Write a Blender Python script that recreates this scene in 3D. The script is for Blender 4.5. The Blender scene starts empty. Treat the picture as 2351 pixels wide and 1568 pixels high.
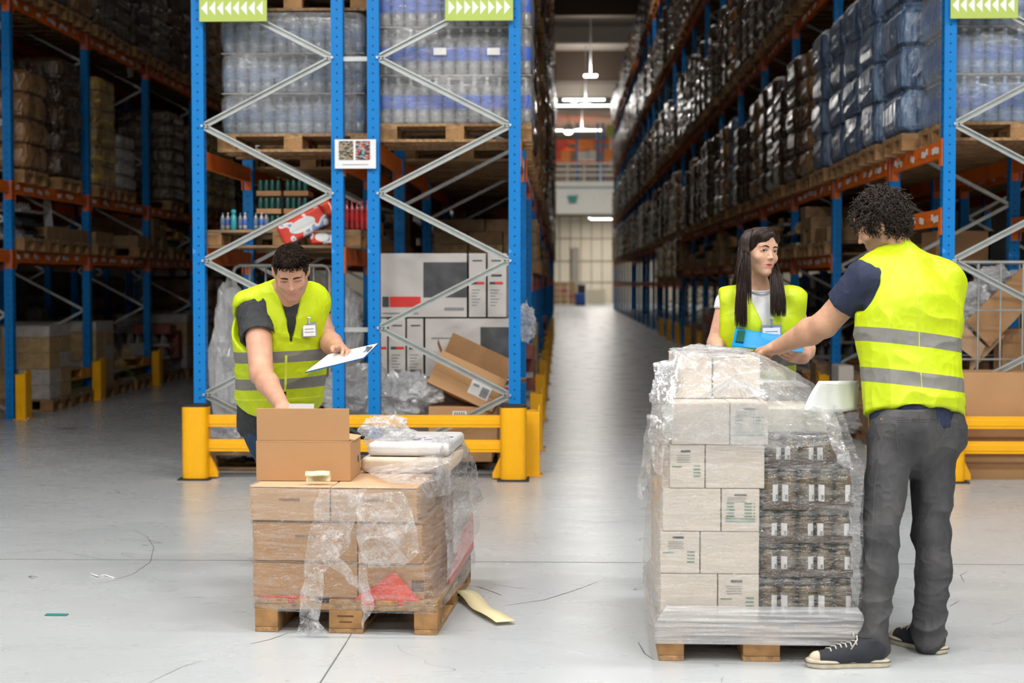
import bpy, bmesh, math, random
import numpy as np
from mathutils import Vector, Matrix, Euler
random.seed(7); np.random.seed(7)
SC = bpy.context.scene; COL = SC.collection
PI = math.pi
F = 3600.0; CX, CY = 1175.5, 784.0; HY = 648.0; VX = 1285.0
YAW = math.atan((VX-CX)/F); PITCH = math.atan((CY-HY)/F); CH = 1.5
CR = Euler((PI/2-PITCH, 0, YAW), 'XYZ').to_matrix()
CAM = Vector((0, 0, CH))

def ray(px, py):
    return CR @ Vector(((px-CX)/F, -(py-CY)/F, -1.0))
def at(px, py, Y):                       # point seen at a pixel, on the vertical plane at distance Y
    d = ray(px, py); return CAM + d*(Y/d.y)
def gp(px, py, z=0.0):                   # point seen at a pixel, on the horizontal plane at height z
    d = ray(px, py); return CAM + d*((z-CH)/d.z)

# ------------------------------------------------------------------ materials
def nt_new(name):
    m = bpy.data.materials.new(name); m.use_nodes = True
    n = m.node_tree.nodes; n.clear(); return m, n, m.node_tree.links
def mat(name, col, rough=.5, metal=0., var=0., scale=8., bump=0., bscale=40., coat=0., spec=.5, sss=0., stretch=(1,1,1), emit=0., col2=None, alpha=1.):
    m, n, l = nt_new(name)
    out = n.new('ShaderNodeOutputMaterial'); p = n.new('ShaderNodeBsdfPrincipled'); l.new(p.outputs[0], out.inputs[0])
    p.inputs['Base Color'].default_value = (*col, 1); p.inputs['Roughness'].default_value = rough
    p.inputs['Metallic'].default_value = metal; p.inputs['Coat Weight'].default_value = coat
    p.inputs['Coat Roughness'].default_value = .12
    p.inputs['Specular IOR Level'].default_value = spec
    if alpha < 1: p.inputs['Alpha'].default_value = alpha
    if sss:
        p.inputs['Subsurface Weight'].default_value = sss; p.inputs['Subsurface Radius'].default_value = (.012, .005, .003); p.inputs['Subsurface Scale'].default_value = 1.
    if emit:
        p.inputs['Emission Color'].default_value = (*col, 1); p.inputs['Emission Strength'].default_value = emit
    if var or bump:
        tc = n.new('ShaderNodeTexCoord'); mp = n.new('ShaderNodeMapping'); l.new(tc.outputs['Object'], mp.inputs[0])
        mp.inputs['Scale'].default_value = stretch
    if var:
        t = n.new('ShaderNodeTexNoise'); l.new(mp.outputs[0], t.inputs[0]); t.inputs['Scale'].default_value = scale; t.inputs['Detail'].default_value = 5
        r = n.new('ShaderNodeValToRGB'); l.new(t.outputs[0], r.inputs[0])
        c2 = col2 or tuple(c*(1-var) for c in col)
        r.color_ramp.elements[0].position = .3; r.color_ramp.elements[1].position = .7
        r.color_ramp.elements[0].color = (*c2, 1); r.color_ramp.elements[1].color = (*[min(1, c*(1+var*.4)) for c in col], 1)
        l.new(r.outputs[0], p.inputs['Base Color'])
    if bump:
        t = n.new('ShaderNodeTexNoise'); l.new(mp.outputs[0], t.inputs[0]); t.inputs['Scale'].default_value = bscale; t.inputs['Detail'].default_value = 4
        b = n.new('ShaderNodeBump'); b.inputs['Strength'].default_value = bump; b.inputs['Distance'].default_value = .01
        l.new(t.outputs[0], b.inputs['Height']); l.new(b.outputs[0], p.inputs['Normal'])
    return m
def math_node(n, l, op, a, b=None, c=None):
    x = n.new('ShaderNodeMath'); x.operation = op
    for i, v in enumerate((a, b, c)):
        if v is None: continue
        if isinstance(v, (int, float)): x.inputs[i].default_value = v
        else: l.new(v, x.inputs[i])
    return x.outputs[0]
def film_mat(name, lo=.06, hi=.75, scale=14., stretch=(1, 1, 7), white=.95, rough=.12, bump=.6, thr=(.45, .75), tint=(.97, .98, 1)):
    """clear stretch film: see-through, glossy, milky in folds, thin white lines painted in as highlights"""
    m, n, l = nt_new(name)
    out = n.new('ShaderNodeOutputMaterial')
    tr = n.new('ShaderNodeBsdfTransparent'); tr.inputs[0].default_value = (.99, .99, .99, 1)
    gl = n.new('ShaderNodeBsdfGlossy'); gl.inputs['Roughness'].default_value = rough; gl.inputs['Color'].default_value = (1, 1, 1, 1)
    df = n.new('ShaderNodeBsdfDiffuse'); df.inputs[0].default_value = (*[white*t for t in tint], 1)
    tl = n.new('ShaderNodeBsdfTranslucent'); tl.inputs[0].default_value = (*[white*t for t in tint], 1)
    tc = n.new('ShaderNodeTexCoord'); mp = n.new('ShaderNodeMapping'); l.new(tc.outputs['Object'], mp.inputs[0]); mp.inputs['Scale'].default_value = stretch
    t = n.new('ShaderNodeTexNoise'); l.new(mp.outputs[0], t.inputs[0]); t.inputs['Scale'].default_value = scale; t.inputs['Detail'].default_value = 6; t.inputs['Distortion'].default_value = .8
    r = n.new('ShaderNodeMapRange'); l.new(t.outputs[0], r.inputs[0]); r.inputs[1].default_value = thr[0]; r.inputs[2].default_value = thr[1]; r.inputs[3].default_value = lo; r.inputs[4].default_value = hi*.62
    t3 = n.new('ShaderNodeTexNoise'); l.new(mp.outputs[0], t3.inputs[0]); t3.inputs['Scale'].default_value = scale*1.7; t3.inputs['Detail'].default_value = 3; t3.inputs['Distortion'].default_value = 1.6
    rg = n.new('ShaderNodeMapRange'); l.new(math_node(n, l, 'ABSOLUTE', math_node(n, l, 'SUBTRACT', t3.outputs[0], .5)), rg.inputs[0]); rg.inputs[1].default_value = .0; rg.inputs[2].default_value = .022; rg.inputs[3].default_value = hi; rg.inputs[4].default_value = 0  # thin white lines painted in as crease highlights
    rmax = math_node(n, l, 'MAXIMUM', r.outputs[0], rg.outputs[0])
    b = n.new('ShaderNodeBump'); b.inputs['Strength'].default_value = bump; b.inputs['Distance'].default_value = .01
    l.new(t.outputs[0], b.inputs['Height'])
    for s in (gl, df): l.new(b.outputs[0], s.inputs['Normal'])
    m1 = n.new('ShaderNodeMixShader'); m1.inputs[0].default_value = .35; l.new(df.outputs[0], m1.inputs[1]); l.new(tl.outputs[0], m1.inputs[2])
    m2 = n.new('ShaderNodeMixShader'); l.new(rmax, m2.inputs[0]); l.new(tr.outputs[0], m2.inputs[1]); l.new(m1.outputs[0], m2.inputs[2])
    fr = n.new('ShaderNodeFresnel'); fr.inputs[0].default_value = 1.4; l.new(b.outputs[0], fr.inputs['Normal'])
    f2 = math_node(n, l, 'MULTIPLY_ADD', fr.outputs[0], .75, .015)
    f3 = math_node(n, l, 'MINIMUM', f2, .38)
    m3 = n.new('ShaderNodeMixShader'); l.new(f3, m3.inputs[0]); l.new(m2.outputs[0], m3.inputs[1]); l.new(gl.outputs[0], m3.inputs[2])
    l.new(m3.outputs[0], out.inputs[0]); return m
def wrap_mat(name, c1, c2, stripes=18., tier=.3, lab=None, coat=.6, rough=.4, hband=.25):
    """goods seen through shrink wrap: upright packs, darker joints between tiers, glossy crinkled skin"""
    m, n, l = nt_new(name)
    out = n.new('ShaderNodeOutputMaterial'); p = n.new('ShaderNodeBsdfPrincipled'); l.new(p.outputs[0], out.inputs[0])
    tc = n.new('ShaderNodeTexCoord'); sx = n.new('ShaderNodeSeparateXYZ'); l.new(tc.outputs['Object'], sx.inputs[0])
    mp = n.new('ShaderNodeMapping'); l.new(tc.outputs['Object'], mp.inputs[0]); mp.inputs['Scale'].default_value = (stripes, stripes, 2.2)
    t = n.new('ShaderNodeTexNoise'); l.new(mp.outputs[0], t.inputs[0]); t.inputs['Scale'].default_value = 1; t.inputs['Detail'].default_value = 3
    r = n.new('ShaderNodeValToRGB'); l.new(t.outputs[0], r.inputs[0]); e = r.color_ramp.elements
    e[0].position = .36; e[1].position = .66; e[0].color = (*c2, 1); e[1].color = (*c1, 1)
    z = math_node(n, l, 'FRACT', math_node(n, l, 'DIVIDE', sx.outputs[2], tier))
    col = r.outputs[0]
    if lab:
        a = math_node(n, l, 'MULTIPLY', math_node(n, l, 'GREATER_THAN', z, .32), math_node(n, l, 'LESS_THAN', z, .58))
        w = math_node(n, l, 'MULTIPLY', a, math_node(n, l, 'GREATER_THAN', t.outputs[0], .42))
        mx = n.new('ShaderNodeMix'); mx.data_type = 'RGBA'; l.new(w, mx.inputs[0]); l.new(col, mx.inputs[6]); mx.inputs[7].default_value = (*lab, 1); col = mx.outputs[2]
    d = math_node(n, l, 'LESS_THAN', z, hband*.35)
    mx = n.new('ShaderNodeMix'); mx.data_type = 'RGBA'; l.new(math_node(n, l, 'MULTIPLY', d, .75), mx.inputs[0]); l.new(col, mx.inputs[6]); mx.inputs[7].default_value = (*[c*.35 for c in c2], 1)
    l.new(mx.outputs[2], p.inputs['Base Color'])
    p.inputs['Roughness'].default_value = rough; p.inputs['Coat Weight'].default_value = coat; p.inputs['Coat Roughness'].default_value = .1
    mp2 = n.new('ShaderNodeMapping'); l.new(tc.outputs['Object'], mp2.inputs[0]); mp2.inputs['Scale'].default_value = (9, 9, 5)
    t2 = n.new('ShaderNodeTexNoise'); l.new(mp2.outputs[0], t2.inputs[0]); t2.inputs['Scale'].default_value = 1.5; t2.inputs['Detail'].default_value = 5
    b = n.new('ShaderNodeBump'); b.inputs['Strength'].default_value = .8; b.inputs['Distance'].default_value = .04
    l.new(t2.outputs[0], b.inputs['Height']); l.new(b.outputs[0], p.inputs['Normal']); l.new(b.outputs[0], p.inputs['Coat Normal'])
    return m
def post_mat(name, col):
    """painted upright with its punched holes"""
    m, n, l = nt_new(name)
    out = n.new('ShaderNodeOutputMaterial'); p = n.new('ShaderNodeBsdfPrincipled'); l.new(p.outputs[0], out.inputs[0])
    p.inputs['Roughness'].default_value = .45; p.inputs['Specular IOR Level'].default_value = .3
    tc = n.new('ShaderNodeTexCoord'); s = n.new('ShaderNodeSeparateXYZ'); l.new(tc.outputs['Object'], s.inputs[0])
    z = math_node(n, l, 'ABSOLUTE', math_node(n, l, 'SUBTRACT', math_node(n, l, 'FRACT', math_node(n, l, 'DIVIDE', s.outputs[2], .07)), .5))
    zz = math_node(n, l, 'LESS_THAN', z, .1)
    ax = math_node(n, l, 'ABSOLUTE', s.outputs[0]); ay = math_node(n, l, 'ABSOLUTE', s.outputs[1])
    hx = math_node(n, l, 'LESS_THAN', ax, .0055)
    hy = math_node(n, l, 'LESS_THAN', math_node(n, l, 'ABSOLUTE', math_node(n, l, 'SUBTRACT', ay, .022)), .0085)
    h = math_node(n, l, 'MULTIPLY', zz, math_node(n, l, 'MAXIMUM', hx, hy))
    t = n.new('ShaderNodeTexNoise'); l.new(tc.outputs['Object'], t.inputs[0]); t.inputs['Scale'].default_value = 9; t.inputs['Detail'].default_value = 6
    sc = math_node(n, l, 'GREATER_THAN', t.outputs[0], .72)
    m1 = n.new('ShaderNodeMix'); m1.data_type = 'RGBA'; l.new(sc, m1.inputs[0]); m1.inputs[6].default_value = (*col, 1); m1.inputs[7].default_value = (*[min(1, c*1.3+.05) for c in col], 1)
    m2 = n.new('ShaderNodeMix'); m2.data_type = 'RGBA'; l.new(h, m2.inputs[0]); l.new(m1.outputs[2], m2.inputs[6]); m2.inputs[7].default_value = (.005, .012, .03, 1)
    l.new(m2.outputs[2], p.inputs['Base Color']); return m

# ------------------------------------------------------------------ mesh builder
class MB:
    def __init__(s): s.v = []; s.f = []; s.m = []
    def add(s, vs, fs, mi=0):
        o = len(s.v); s.v += [tuple(v) for v in vs]; s.f += [tuple(i+o for i in f) for f in fs]; s.m += [mi]*len(fs); return s
    def box(s, c, d, R=None, mi=0, taper=1.):
        x, y, z = d[0]/2, d[1]/2, d[2]/2; c = Vector(c)
        P = [Vector((a*x*(taper if k > 0 else 1), b*y*(taper if k > 0 else 1), k*z)) for k in (-1, 1) for b in (-1, 1) for a in (-1, 1)]
        if R is not None: P = [R @ p for p in P]
        return s.add([c+p for p in P], [(0, 2, 3, 1), (4, 5, 7, 6), (0, 1, 5, 4), (2, 6, 7, 3), (0, 4, 6, 2), (1, 3, 7, 5)], mi)
    def bar(s, a, b, w, h, up=(0, 0, 1), mi=0):
        a, b = Vector(a), Vector(b); d = b-a; L = d.length; d.normalize(); u = Vector(up)
        if abs(u.dot(d)) > .99: u = Vector((0, 1, 0))
        r = d.cross(u).normalized(); u = r.cross(d)
        R = Matrix((r, d, u)).transposed(); return s.box((a+b)/2, (w, L, h), R, mi)
    def tube(s, pts, r, n=8, mi=0, cap=True, closed=False):
        pts = [Vector(p) for p in pts]; N = len(pts); rs = r if isinstance(r, (list, tuple)) else [r]*N
        vs = []; u = None
        for i, p in enumerate(pts):
            if closed: d = pts[(i+1) % N]-pts[i-1]
            else: d = pts[min(i+1, N-1)]-pts[max(i-1, 0)]
            if d.length < 1e-9: d = Vector((0, 0, 1))
            d.normalize()
            if u is None: u = d.orthogonal().normalized()
            else:
                u = u-d*u.dot(d); u = u.normalized() if u.length > 1e-6 else d.orthogonal().normalized()
            w = d.cross(u)
            vs += [p+(u*math.cos(2*PI*k/n)+w*math.sin(2*PI*k/n))*rs[i] for k in range(n)]
        fs = [(i*n+k, i*n+(k+1) % n, ((i+1) % N)*n+(k+1) % n, ((i+1) % N)*n+k) for i in range(N if closed else N-1) for k in range(n)]
        if cap and not closed: fs += [tuple(range(n))[::-1], tuple((N-1)*n+k for k in range(n))]
        return s.add(vs, fs, mi)
    def cyl(s, a, b, r, n=12, mi=0, r2=None): return s.tube([a, b], [r, r if r2 is None else r2], n, mi)
    def lathe(s, prof, c=(0, 0, 0), n=16, mi=0):
        c = Vector(c); vs = [c+Vector((r*math.cos(2*PI*k/n), r*math.sin(2*PI*k/n), z)) for r, z in prof for k in range(n)]
        fs = [(i*n+k, i*n+(k+1) % n, (i+1)*n+(k+1) % n, (i+1)*n+k) for i in range(len(prof)-1) for k in range(n)]
        fs += [tuple(range(n))[::-1], tuple((len(prof)-1)*n+k for k in range(n))]
        return s.add(vs, fs, mi)
    def grid(s, P, mi=0, closed=False):            # P[i][j] points
        R, C = len(P), len(P[0]); vs = [p for row in P for p in row]
        fs = [(i*C+j, i*C+(j+1) % C, (i+1)*C+(j+1) % C, (i+1)*C+j) for i in range(R-1) for j in range(C if closed else C-1)]
        return s.add(vs, fs, mi)
    def prism(s, poly, z0, z1, mi=0, T=None):      # polygon (x,y) extruded along z, T maps points
        n = len(poly); vs = [Vector((x, y, z)) for z in (z0, z1) for x, y in poly]
        if T: vs = [T(v) for v in vs]
        return s.add(vs, [tuple(range(n))[::-1], tuple(range(n, 2*n))]+[(i, (i+1) % n, n+(i+1) % n, n+i) for i in range(n)], mi)

def mesh_obj(name, v, f, mats, parent=None, mi=None, smooth=False, local=False, bevel=0., solid=0., sub=0, loc=None):
    me = bpy.data.meshes.new(name)
    o = bpy.data.objects.new(name, me); COL.objects.link(o)
    if parent is not None and not local:
        w = Vector((0, 0, 0)); q = parent
        while q is not None: w += q.location; q = q.parent
        v = [(a[0]-w.x, a[1]-w.y, a[2]-w.z) for a in v]
    if loc is not None: o.location = loc; v = [(a[0]-loc[0], a[1]-loc[1], a[2]-loc[2]) for a in v]
    me.from_pydata([tuple(a) for a in v], [], [tuple(a) for a in f])
    for m in (mats if isinstance(mats, (list, tuple)) else [mats]): me.materials.append(m)
    if mi is not None and len(me.materials) > 1: me.polygons.foreach_set('material_index', mi)
    if smooth: me.polygons.foreach_set('use_smooth', [True]*len(me.polygons))
    me.update(); me.validate()
    if parent is not None: o.parent = parent
    if solid:
        q = o.modifiers.new('s', 'SOLIDIFY'); q.thickness = solid; q.offset = 0
    if sub:
        q = o.modifiers.new('d', 'SUBSURF'); q.levels = q.render_levels = sub
    if bevel:
        q = o.modifiers.new('b', 'BEVEL'); q.width = bevel; q.segments = 5 if bevel > .018 else 2; q.limit_method = 'ANGLE'
    return o
def build(name, mb, mats, parent=None, **k): return mesh_obj(name, mb.v, mb.f, mats, parent, mi=mb.m, **k)
def tag(o, label, cat, group=None, kind=None):
    if label: o['label'] = label
    if cat: o['category'] = cat
    if group: o['group'] = group
    if kind: o['kind'] = kind
    return o
def thing(name, label, cat, loc=(0, 0, 0), rotz=0., group=None):
    o = bpy.data.objects.new(name, None); COL.objects.link(o); o.location = loc; o.rotation_euler = (0, 0, rotz); o.empty_display_size = .1
    return tag(o, label, cat, group)
def struct(name, mb, m, **k):
    o = build(name, mb, m, **k); o['kind'] = 'structure'; return o
def dup(root, loc, rotz=0., label=None, group=None, scale=None):
    r = root.copy(); COL.objects.link(r); r.location = loc; r.rotation_euler = (0, 0, rotz)
    if scale: r.scale = scale
    if label: r['label'] = label
    if group: r['group'] = group
    for ch in list(root.children):
        c = ch.copy(); COL.objects.link(c); c.parent = r
        for g in ch.children:
            d = g.copy(); COL.objects.link(d); d.parent = c
    return r
ORD = ['first', 'second', 'third', 'fourth', 'fifth', 'sixth', 'seventh', 'eighth', 'ninth', 'tenth', 'eleventh', 'twelfth', 'thirteenth', 'fourteenth', 'fifteenth', 'sixteenth', 'seventeenth', 'eighteenth', 'nineteenth', 'twentieth'] + ['twenty-'+x for x in ('first', 'second', 'third', 'fourth', 'fifth', 'sixth', 'seventh', 'eighth', 'ninth')] + ['thirtieth'] + ['thirty-'+x for x in ('first', 'second', 'third', 'fourth', 'fifth', 'sixth', 'seventh', 'eighth', 'ninth')]

BLUE = (.0, .21, .62); 
M = dict(
    blue=post_mat('blue_paint', BLUE),
    orange=mat('orange_paint', (.86, .17, .012), .45, spec=.3, var=.15, scale=5),
    galv=mat('galvanised_steel', (.52, .55, .54), .38, .6, var=.15, scale=10),
    bolt=mat('bolt_steel', (.6, .7, .8), .3, .9),
    yellow=mat('yellow_paint', (1.0, .48, .0), .38, var=.06, scale=4),
    blackrub=mat('black_rubber', (.02, .02, .02), .6),
    wood=mat('pallet_wood', (.44, .25, .11), .7, var=.5, scale=6, stretch=(6, 1, 6), bump=.3, bscale=25),
    woodb=mat('pallet_block_wood', (.38, .20, .075), .75, var=.5, scale=9, bump=.3, bscale=60),
    woodd=mat('old_pallet_wood', (.33, .2, .1), .75, var=.5, scale=6, stretch=(6, 1, 6), bump=.3, bscale=25),
    card=mat('brown_cardboard', (.50, .275, .125), .75, var=.08, scale=3, bump=.08, bscale=30),
    cardl=mat('pale_cardboard', (.60, .38, .22), .75, var=.08, scale=3, bump=.08, bscale=30),
    cardw=mat('white_carton', (.66, .61, .55), .6, var=.06, scale=3, bump=.05),
    paper=mat('white_paper', (.85, .86, .88), .6),
    label=mat('white_label', (.8, .78, .76), .55, var=.1, scale=20),
    ink=mat('dark_ink', (.06, .06, .07), .6),
    inkgr=mat('grey_ink', (.25, .26, .27), .6),
    inkg=mat('green_ink', (.12, .26, .17), .6),
    red=mat('red_print', (.75, .04, .03), .45),
    green=mat('lime_sign_board', (.50, .62, .15), .6, spec=.2),
    signw=mat('sign_white', (.92, .92, .9), .5),
    dark=mat('dark_void', (.01, .01, .012), .8),
)
# ------------------------------------------------------------------ camera
cd = bpy.data.cameras.new('camera'); cam = bpy.data.objects.new('camera', cd); COL.objects.link(cam)
cam.location = CAM; cam.rotation_euler = (PI/2-PITCH, 0, YAW)
cd.sensor_width = 36; cd.lens = 36*F/2351; cd.clip_end = 300; cd.clip_start = .05
cd.dof.use_dof = True; cd.dof.focus_distance = 7.4; cd.dof.aperture_fstop = 2.6; cd.dof.aperture_blades = 9
SC.camera = cam
SC.view_settings.view_transform = 'Standard'; SC.view_settings.look = 'None'; SC.view_settings.gamma = 1; SC.view_settings.use_curve_mapping = False
SC.view_settings.exposure = 0.18
SC.cycles.use_denoising = True
SC.cycles.transparent_max_bounces = 8; SC.cycles.max_bounces = 4; SC.cycles.glossy_bounces = 2; SC.cycles.diffuse_bounces = 2; SC.cycles.transmission_bounces = 2
SC.cycles.use_adaptive_sampling = True; SC.cycles.adaptive_threshold = .045; SC.cycles.adaptive_min_samples = 12
SC.cycles.caustics_reflective = False; SC.cycles.caustics_refractive = False
SC.cycles.sample_clamp_indirect = 4.0
w = bpy.data.worlds.new('world'); SC.world = w; w.use_nodes = True
bg = w.node_tree.nodes['Background']; bg.inputs[0].default_value = (1, .93, .84, 1); bg.inputs[1].default_value = .018

# ------------------------------------------------------------------ floor
def floor_mat():
    m, n, l = nt_new('polished_concrete')
    out = n.new('ShaderNodeOutputMaterial'); p = n.new('ShaderNodeBsdfPrincipled'); l.new(p.outputs[0], out.inputs[0])
    tc = n.new('ShaderNodeTexCoord'); o = tc.outputs['Object']
    def noise(s, d, st=None, dist=0):
        t = n.new('ShaderNodeTexNoise'); t.inputs['Scale'].default_value = s; t.inputs['Detail'].default_value = d; t.inputs['Distortion'].default_value = dist
        if st:
            mp = n.new('ShaderNodeMapping'); mp.inputs['Scale'].default_value = st; l.new(o, mp.inputs[0]); l.new(mp.outputs[0], t.inputs[0])
        else: l.new(o, t.inputs[0])
        return t.outputs[0]
    r = n.new('ShaderNodeValToRGB'); l.new(noise(.9, 8, dist=.5), r.inputs[0]); e = r.color_ramp.elements
    e[0].position = .3; e[1].position = .7; e[0].color = (.43, .45, .46, 1); e[1].color = (.50, .52, .525, 1)
    # scuffs and tyre marks
    a = math_node(n, l, 'ABSOLUTE', math_node(n, l, 'SUBTRACT', noise(.55, 2, (1, 1.6, 1), 1.5), .5))
    ln = math_node(n, l, 'LESS_THAN', a, .0011)
    br = math_node(n, l, 'GREATER_THAN', noise(3.1, 2), .55)
    s1 = math_node(n, l, 'MULTIPLY', math_node(n, l, 'MULTIPLY', ln, br), .75)
    sp = math_node(n, l, 'MULTIPLY', math_node(n, l, 'GREATER_THAN', noise(14, 3), .73), .35)
    s = math_node(n, l, 'MAXIMUM', s1, sp)
    mx = n.new('ShaderNodeMix'); mx.data_type = 'RGBA'; l.new(s, mx.inputs[0]); l.new(r.outputs[0], mx.inputs[6]); mx.inputs[7].default_value = (.12, .11, .10, 1)
    l.new(mx.outputs[2], p.inputs['Base Color'])
    rr = n.new('ShaderNodeMapRange'); l.new(noise(2.5, 4, (1, 3, 1)), rr.inputs[0]); rr.inputs[3].default_value = .24; rr.inputs[4].default_value = .32
    l.new(rr.outputs[0], p.inputs['Roughness']); p.inputs['Specular IOR Level'].default_value = .42
    b = n.new('ShaderNodeBump'); b.inputs['Strength'].default_value = .04; b.inputs['Distance'].default_value = .01
    l.new(noise(1.6, 3), b.inputs['Height']); l.new(b.outputs[0], p.inputs['Normal'])
    return m
struct('floor', MB().add([(-30, -12, 0), (30, -12, 0), (30, 130, 0), (-30, 130, 0)], [(0, 1, 2, 3)]), floor_mat())
mj = mat('floor_joint', (.12, .12, .115), .8)
jt = MB()
y0 = gp(1300, 1291).y
jt.box((0, y0, .0006), (40, .006, .001))
a, b = gp(795, 1475), gp(735, 1568)
jt.bar((a.x, a.y, .0006), (a.x-.004, y0+.0, .0006), .004, .001); jt.bar((a.x, a.y, .0006), (b.x, b.y, .0006), .006, .001)
struct('trim_1', jt, mj)
mc = mat('concrete_ceiling', (.42, .36, .30), .9)
mb = MB().box((0, 60, 12.75), (60, 145, .3)); struct('ceiling', mb, mc)
mdk = mat('dark_roof_girder', (.10, .07, .05), .8); mlt = mat('pale_roof_girder', (.5, .45, .38), .8)
for i, (y, z, h, mm) in enumerate([(61, 12.2, .9, mdk), (69, 12.3, .7, mlt), (76, 11.9, 1.4, mdk), (88, 12.2, .7, mlt), (96, 12.2, .5, mlt)]):
    struct('trim_%d' % (i+2), MB().box((0, y, z), (60, .5, h)), mm)
wall = mat('painted_wall', (.50, .45, .36), .8, var=.1, scale=.6)
wallt = mat('clad_wall', (.62, .54, .42), .7, var=.08, scale=.4)
cl = MB().box((0, 112, 3.1), (30, .3, 6.2))
for i in range(40): cl.box((-15+i*.75, 111.83, 3.1), (.06, .06, 6.2), mi=1)
for z in (1.5, 3.0, 4.6): cl.box((0, 111.83, z), (30, .05, .08), mi=1)
cl.box((-1.05, 111.7, 3.9), (.18, .2, 4.6), mi=1); cl.box((1.1, 111.7, 2.2), (.5, .2, 3.5), mi=1)
struct('wall_back', cl, [wallt, mat('wall_rib', (.24, .21, .17), .8)])
struct('wall_upper', MB().box((0, 122, 10), (60, .3, 8)), wall)
struct('wall_front', MB().box((0, -11, 6.3), (60, .3, 12.6)), mat('white_front_wall', (.82, .82, .80), .7))  # unseen wall, made white to brighten reflections in the film
struct('wall_left', MB().box((-12.5, 60, 6.3), (.3, 145, 12.6)), wall)
struct('wall_right', MB().box((14.5, 60, 6.3), (.3, 145, 12.6)), wall)
fasc = mat('white_fascia', (.86, .84, .78), .6)
struct('mezzanine', MB().box((0, 113, 6.5), (30, 18, .4)).box((0, 104, 7.1), (30, .3, 2.1)).box((0, 103.8, 7.75), (30, .1, .06), mi=1), [fasc, mat('fascia_seam', (.2, .3, .32), .6)])

# ------------------------------------------------------------------ daylight-white lamps
def lamp(x, y, z, sx, sy, power, col=(1, .97, .92), rx=0.):
    L = bpy.data.lights.new('lamp_light', 'AREA'); L.shape = 'RECTANGLE'; L.size = sx; L.size_y = sy; L.energy = power; L.color = col
    o = bpy.data.objects.new('lamp_light', L); COL.objects.link(o); o.location = (x, y, z); o.rotation_euler = (rx, 0, 0); return o
mhouse = mat('lamp_housing', (.7, .7, .7), .5)
mtube = mat('lamp_tube', (1, .98, .92), .5, emit=9); mtube.cycles.emission_sampling = 'NONE'
def fixture(x, y, z, sx, sy, label, power=0., group=None, col=(1, .97, .92), hang=True):
    t = thing('ceiling_lamp', label, 'lamp', (x, y, z), group=group)
    b = MB().box((0, 0, .06), (sx+.06, sy+.06, .08)); build('housing', b, mhouse, t, local=True)
    if hang: build('cable', MB().cyl((0, 0, .1), (0, 0, 12.6-z), .02, 6), mhouse, t, local=True)
    build('tube', MB().box((0, 0, .0), (sx, sy, .04)), mtube, t, local=True)
    if power:
        L = lamp(x, y, z-.04, sx, sy, power, col); L.name = 'lamp_light'; L.parent = t; L.location = (0, 0, -.04)
    return t
k = 0
for y in (-.5, 3.2, 6.8):
    for x in (-6.6, -2.2, 2.2, 6.6):
        fixture(x, y, 7.6, 1.5, .5, 'white dock lamp hanging over the open floor, row %s, lamp %s from left' % (ORD[[-.5, 3.2, 6.8].index(y)], ORD[[-6.6, -2.2, 2.2, 6.6].index(x)]), 150, 'lamps over the open floor', col=(1, .985, .965))
for x in (-5, 0, 5): fixture(x, -5., 5.0, 1.8, .8, 'white lamp behind the viewpoint, %s from the left' % ORD[[-5, 0, 5].index(x)], 150, 'lamps behind the viewpoint')
for i, y in enumerate((24, 36, 48)):
    fixture(1.3, y, 11.6, .4, 2.4, 'white aisle lamp high between the racks, %s from the near end' % ORD[i], 70, 'lamps along the aisle', hang=False)
for i, (px0, px1, py, Y) in enumerate([(1293, 1388, 153, 90), (1272, 1450, 180, 93), (1270, 1380, 283, 108), (1352, 1405, 512, 108), (1356, 1405, 525, 106.)]):
    a, b = at(px0, py, Y), at(px1, py, Y)
    fixture((a.x+b.x)/2, Y, min(a.z, 11.9) if i < 3 else 5.9-.15*(i-3), b.x-a.x, .35, ['bright tube lamp nearest under the far aisle ceiling', 'long tube lamp beneath the far ceiling', 'tube lamp above the mezzanine racks', 'warm tube lamp under the mezzanine, upper', 'warm tube lamp under the mezzanine, lower'][i], 560 if i < 3 else 190, 'tube lamps at the far end', hang=False)
for i, (px, py) in enumerate([(1318, 225), (1310, 243), (1305, 300)]):
    p = at(px, py, 96+4*i); t = thing('bay_lamp', ['bright round lamp hanging highest at the far end', 'bright round lamp hanging second at the far end', 'bright round lamp above the mezzanine railing'][i], 'lamp', p, group='round bay lamps')
    build('shade', MB().lathe([(.05, .5), (.1, .4), (.3, .25), (.38, 0), (.3, -.02)], n=14), mhouse, t, local=True, smooth=True)
    build('bulb', MB().lathe([(.02, -.25), (.2, -.2), (.3, -.05), (.3, 0)], n=14), mtube, t, local=True, smooth=True)
    build('rod', MB().cyl((0, 0, .5), (0, 0, 12.6-p.z), .03, 6), mhouse, t, local=True)

for i, (y, z) in enumerate(((62, 9.6), (74, 9.8), (86, 9.8))):  # added lamps that also shine upward to brighten the dark roof
    p = (1.2, y, z); t = fixture(1.2, y, z, .5, .5, 'added uplight brightening the roof over the aisle, %s of three' % ORD[i], 14, 'added uplights in the aisle')
    L = lamp(0, 0, .12, .5, .5, 80); L.name = 'lamp_light'; L.parent = t; L.location = (0, 0, .14); L.rotation_euler = (PI, 0, 0)
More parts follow.
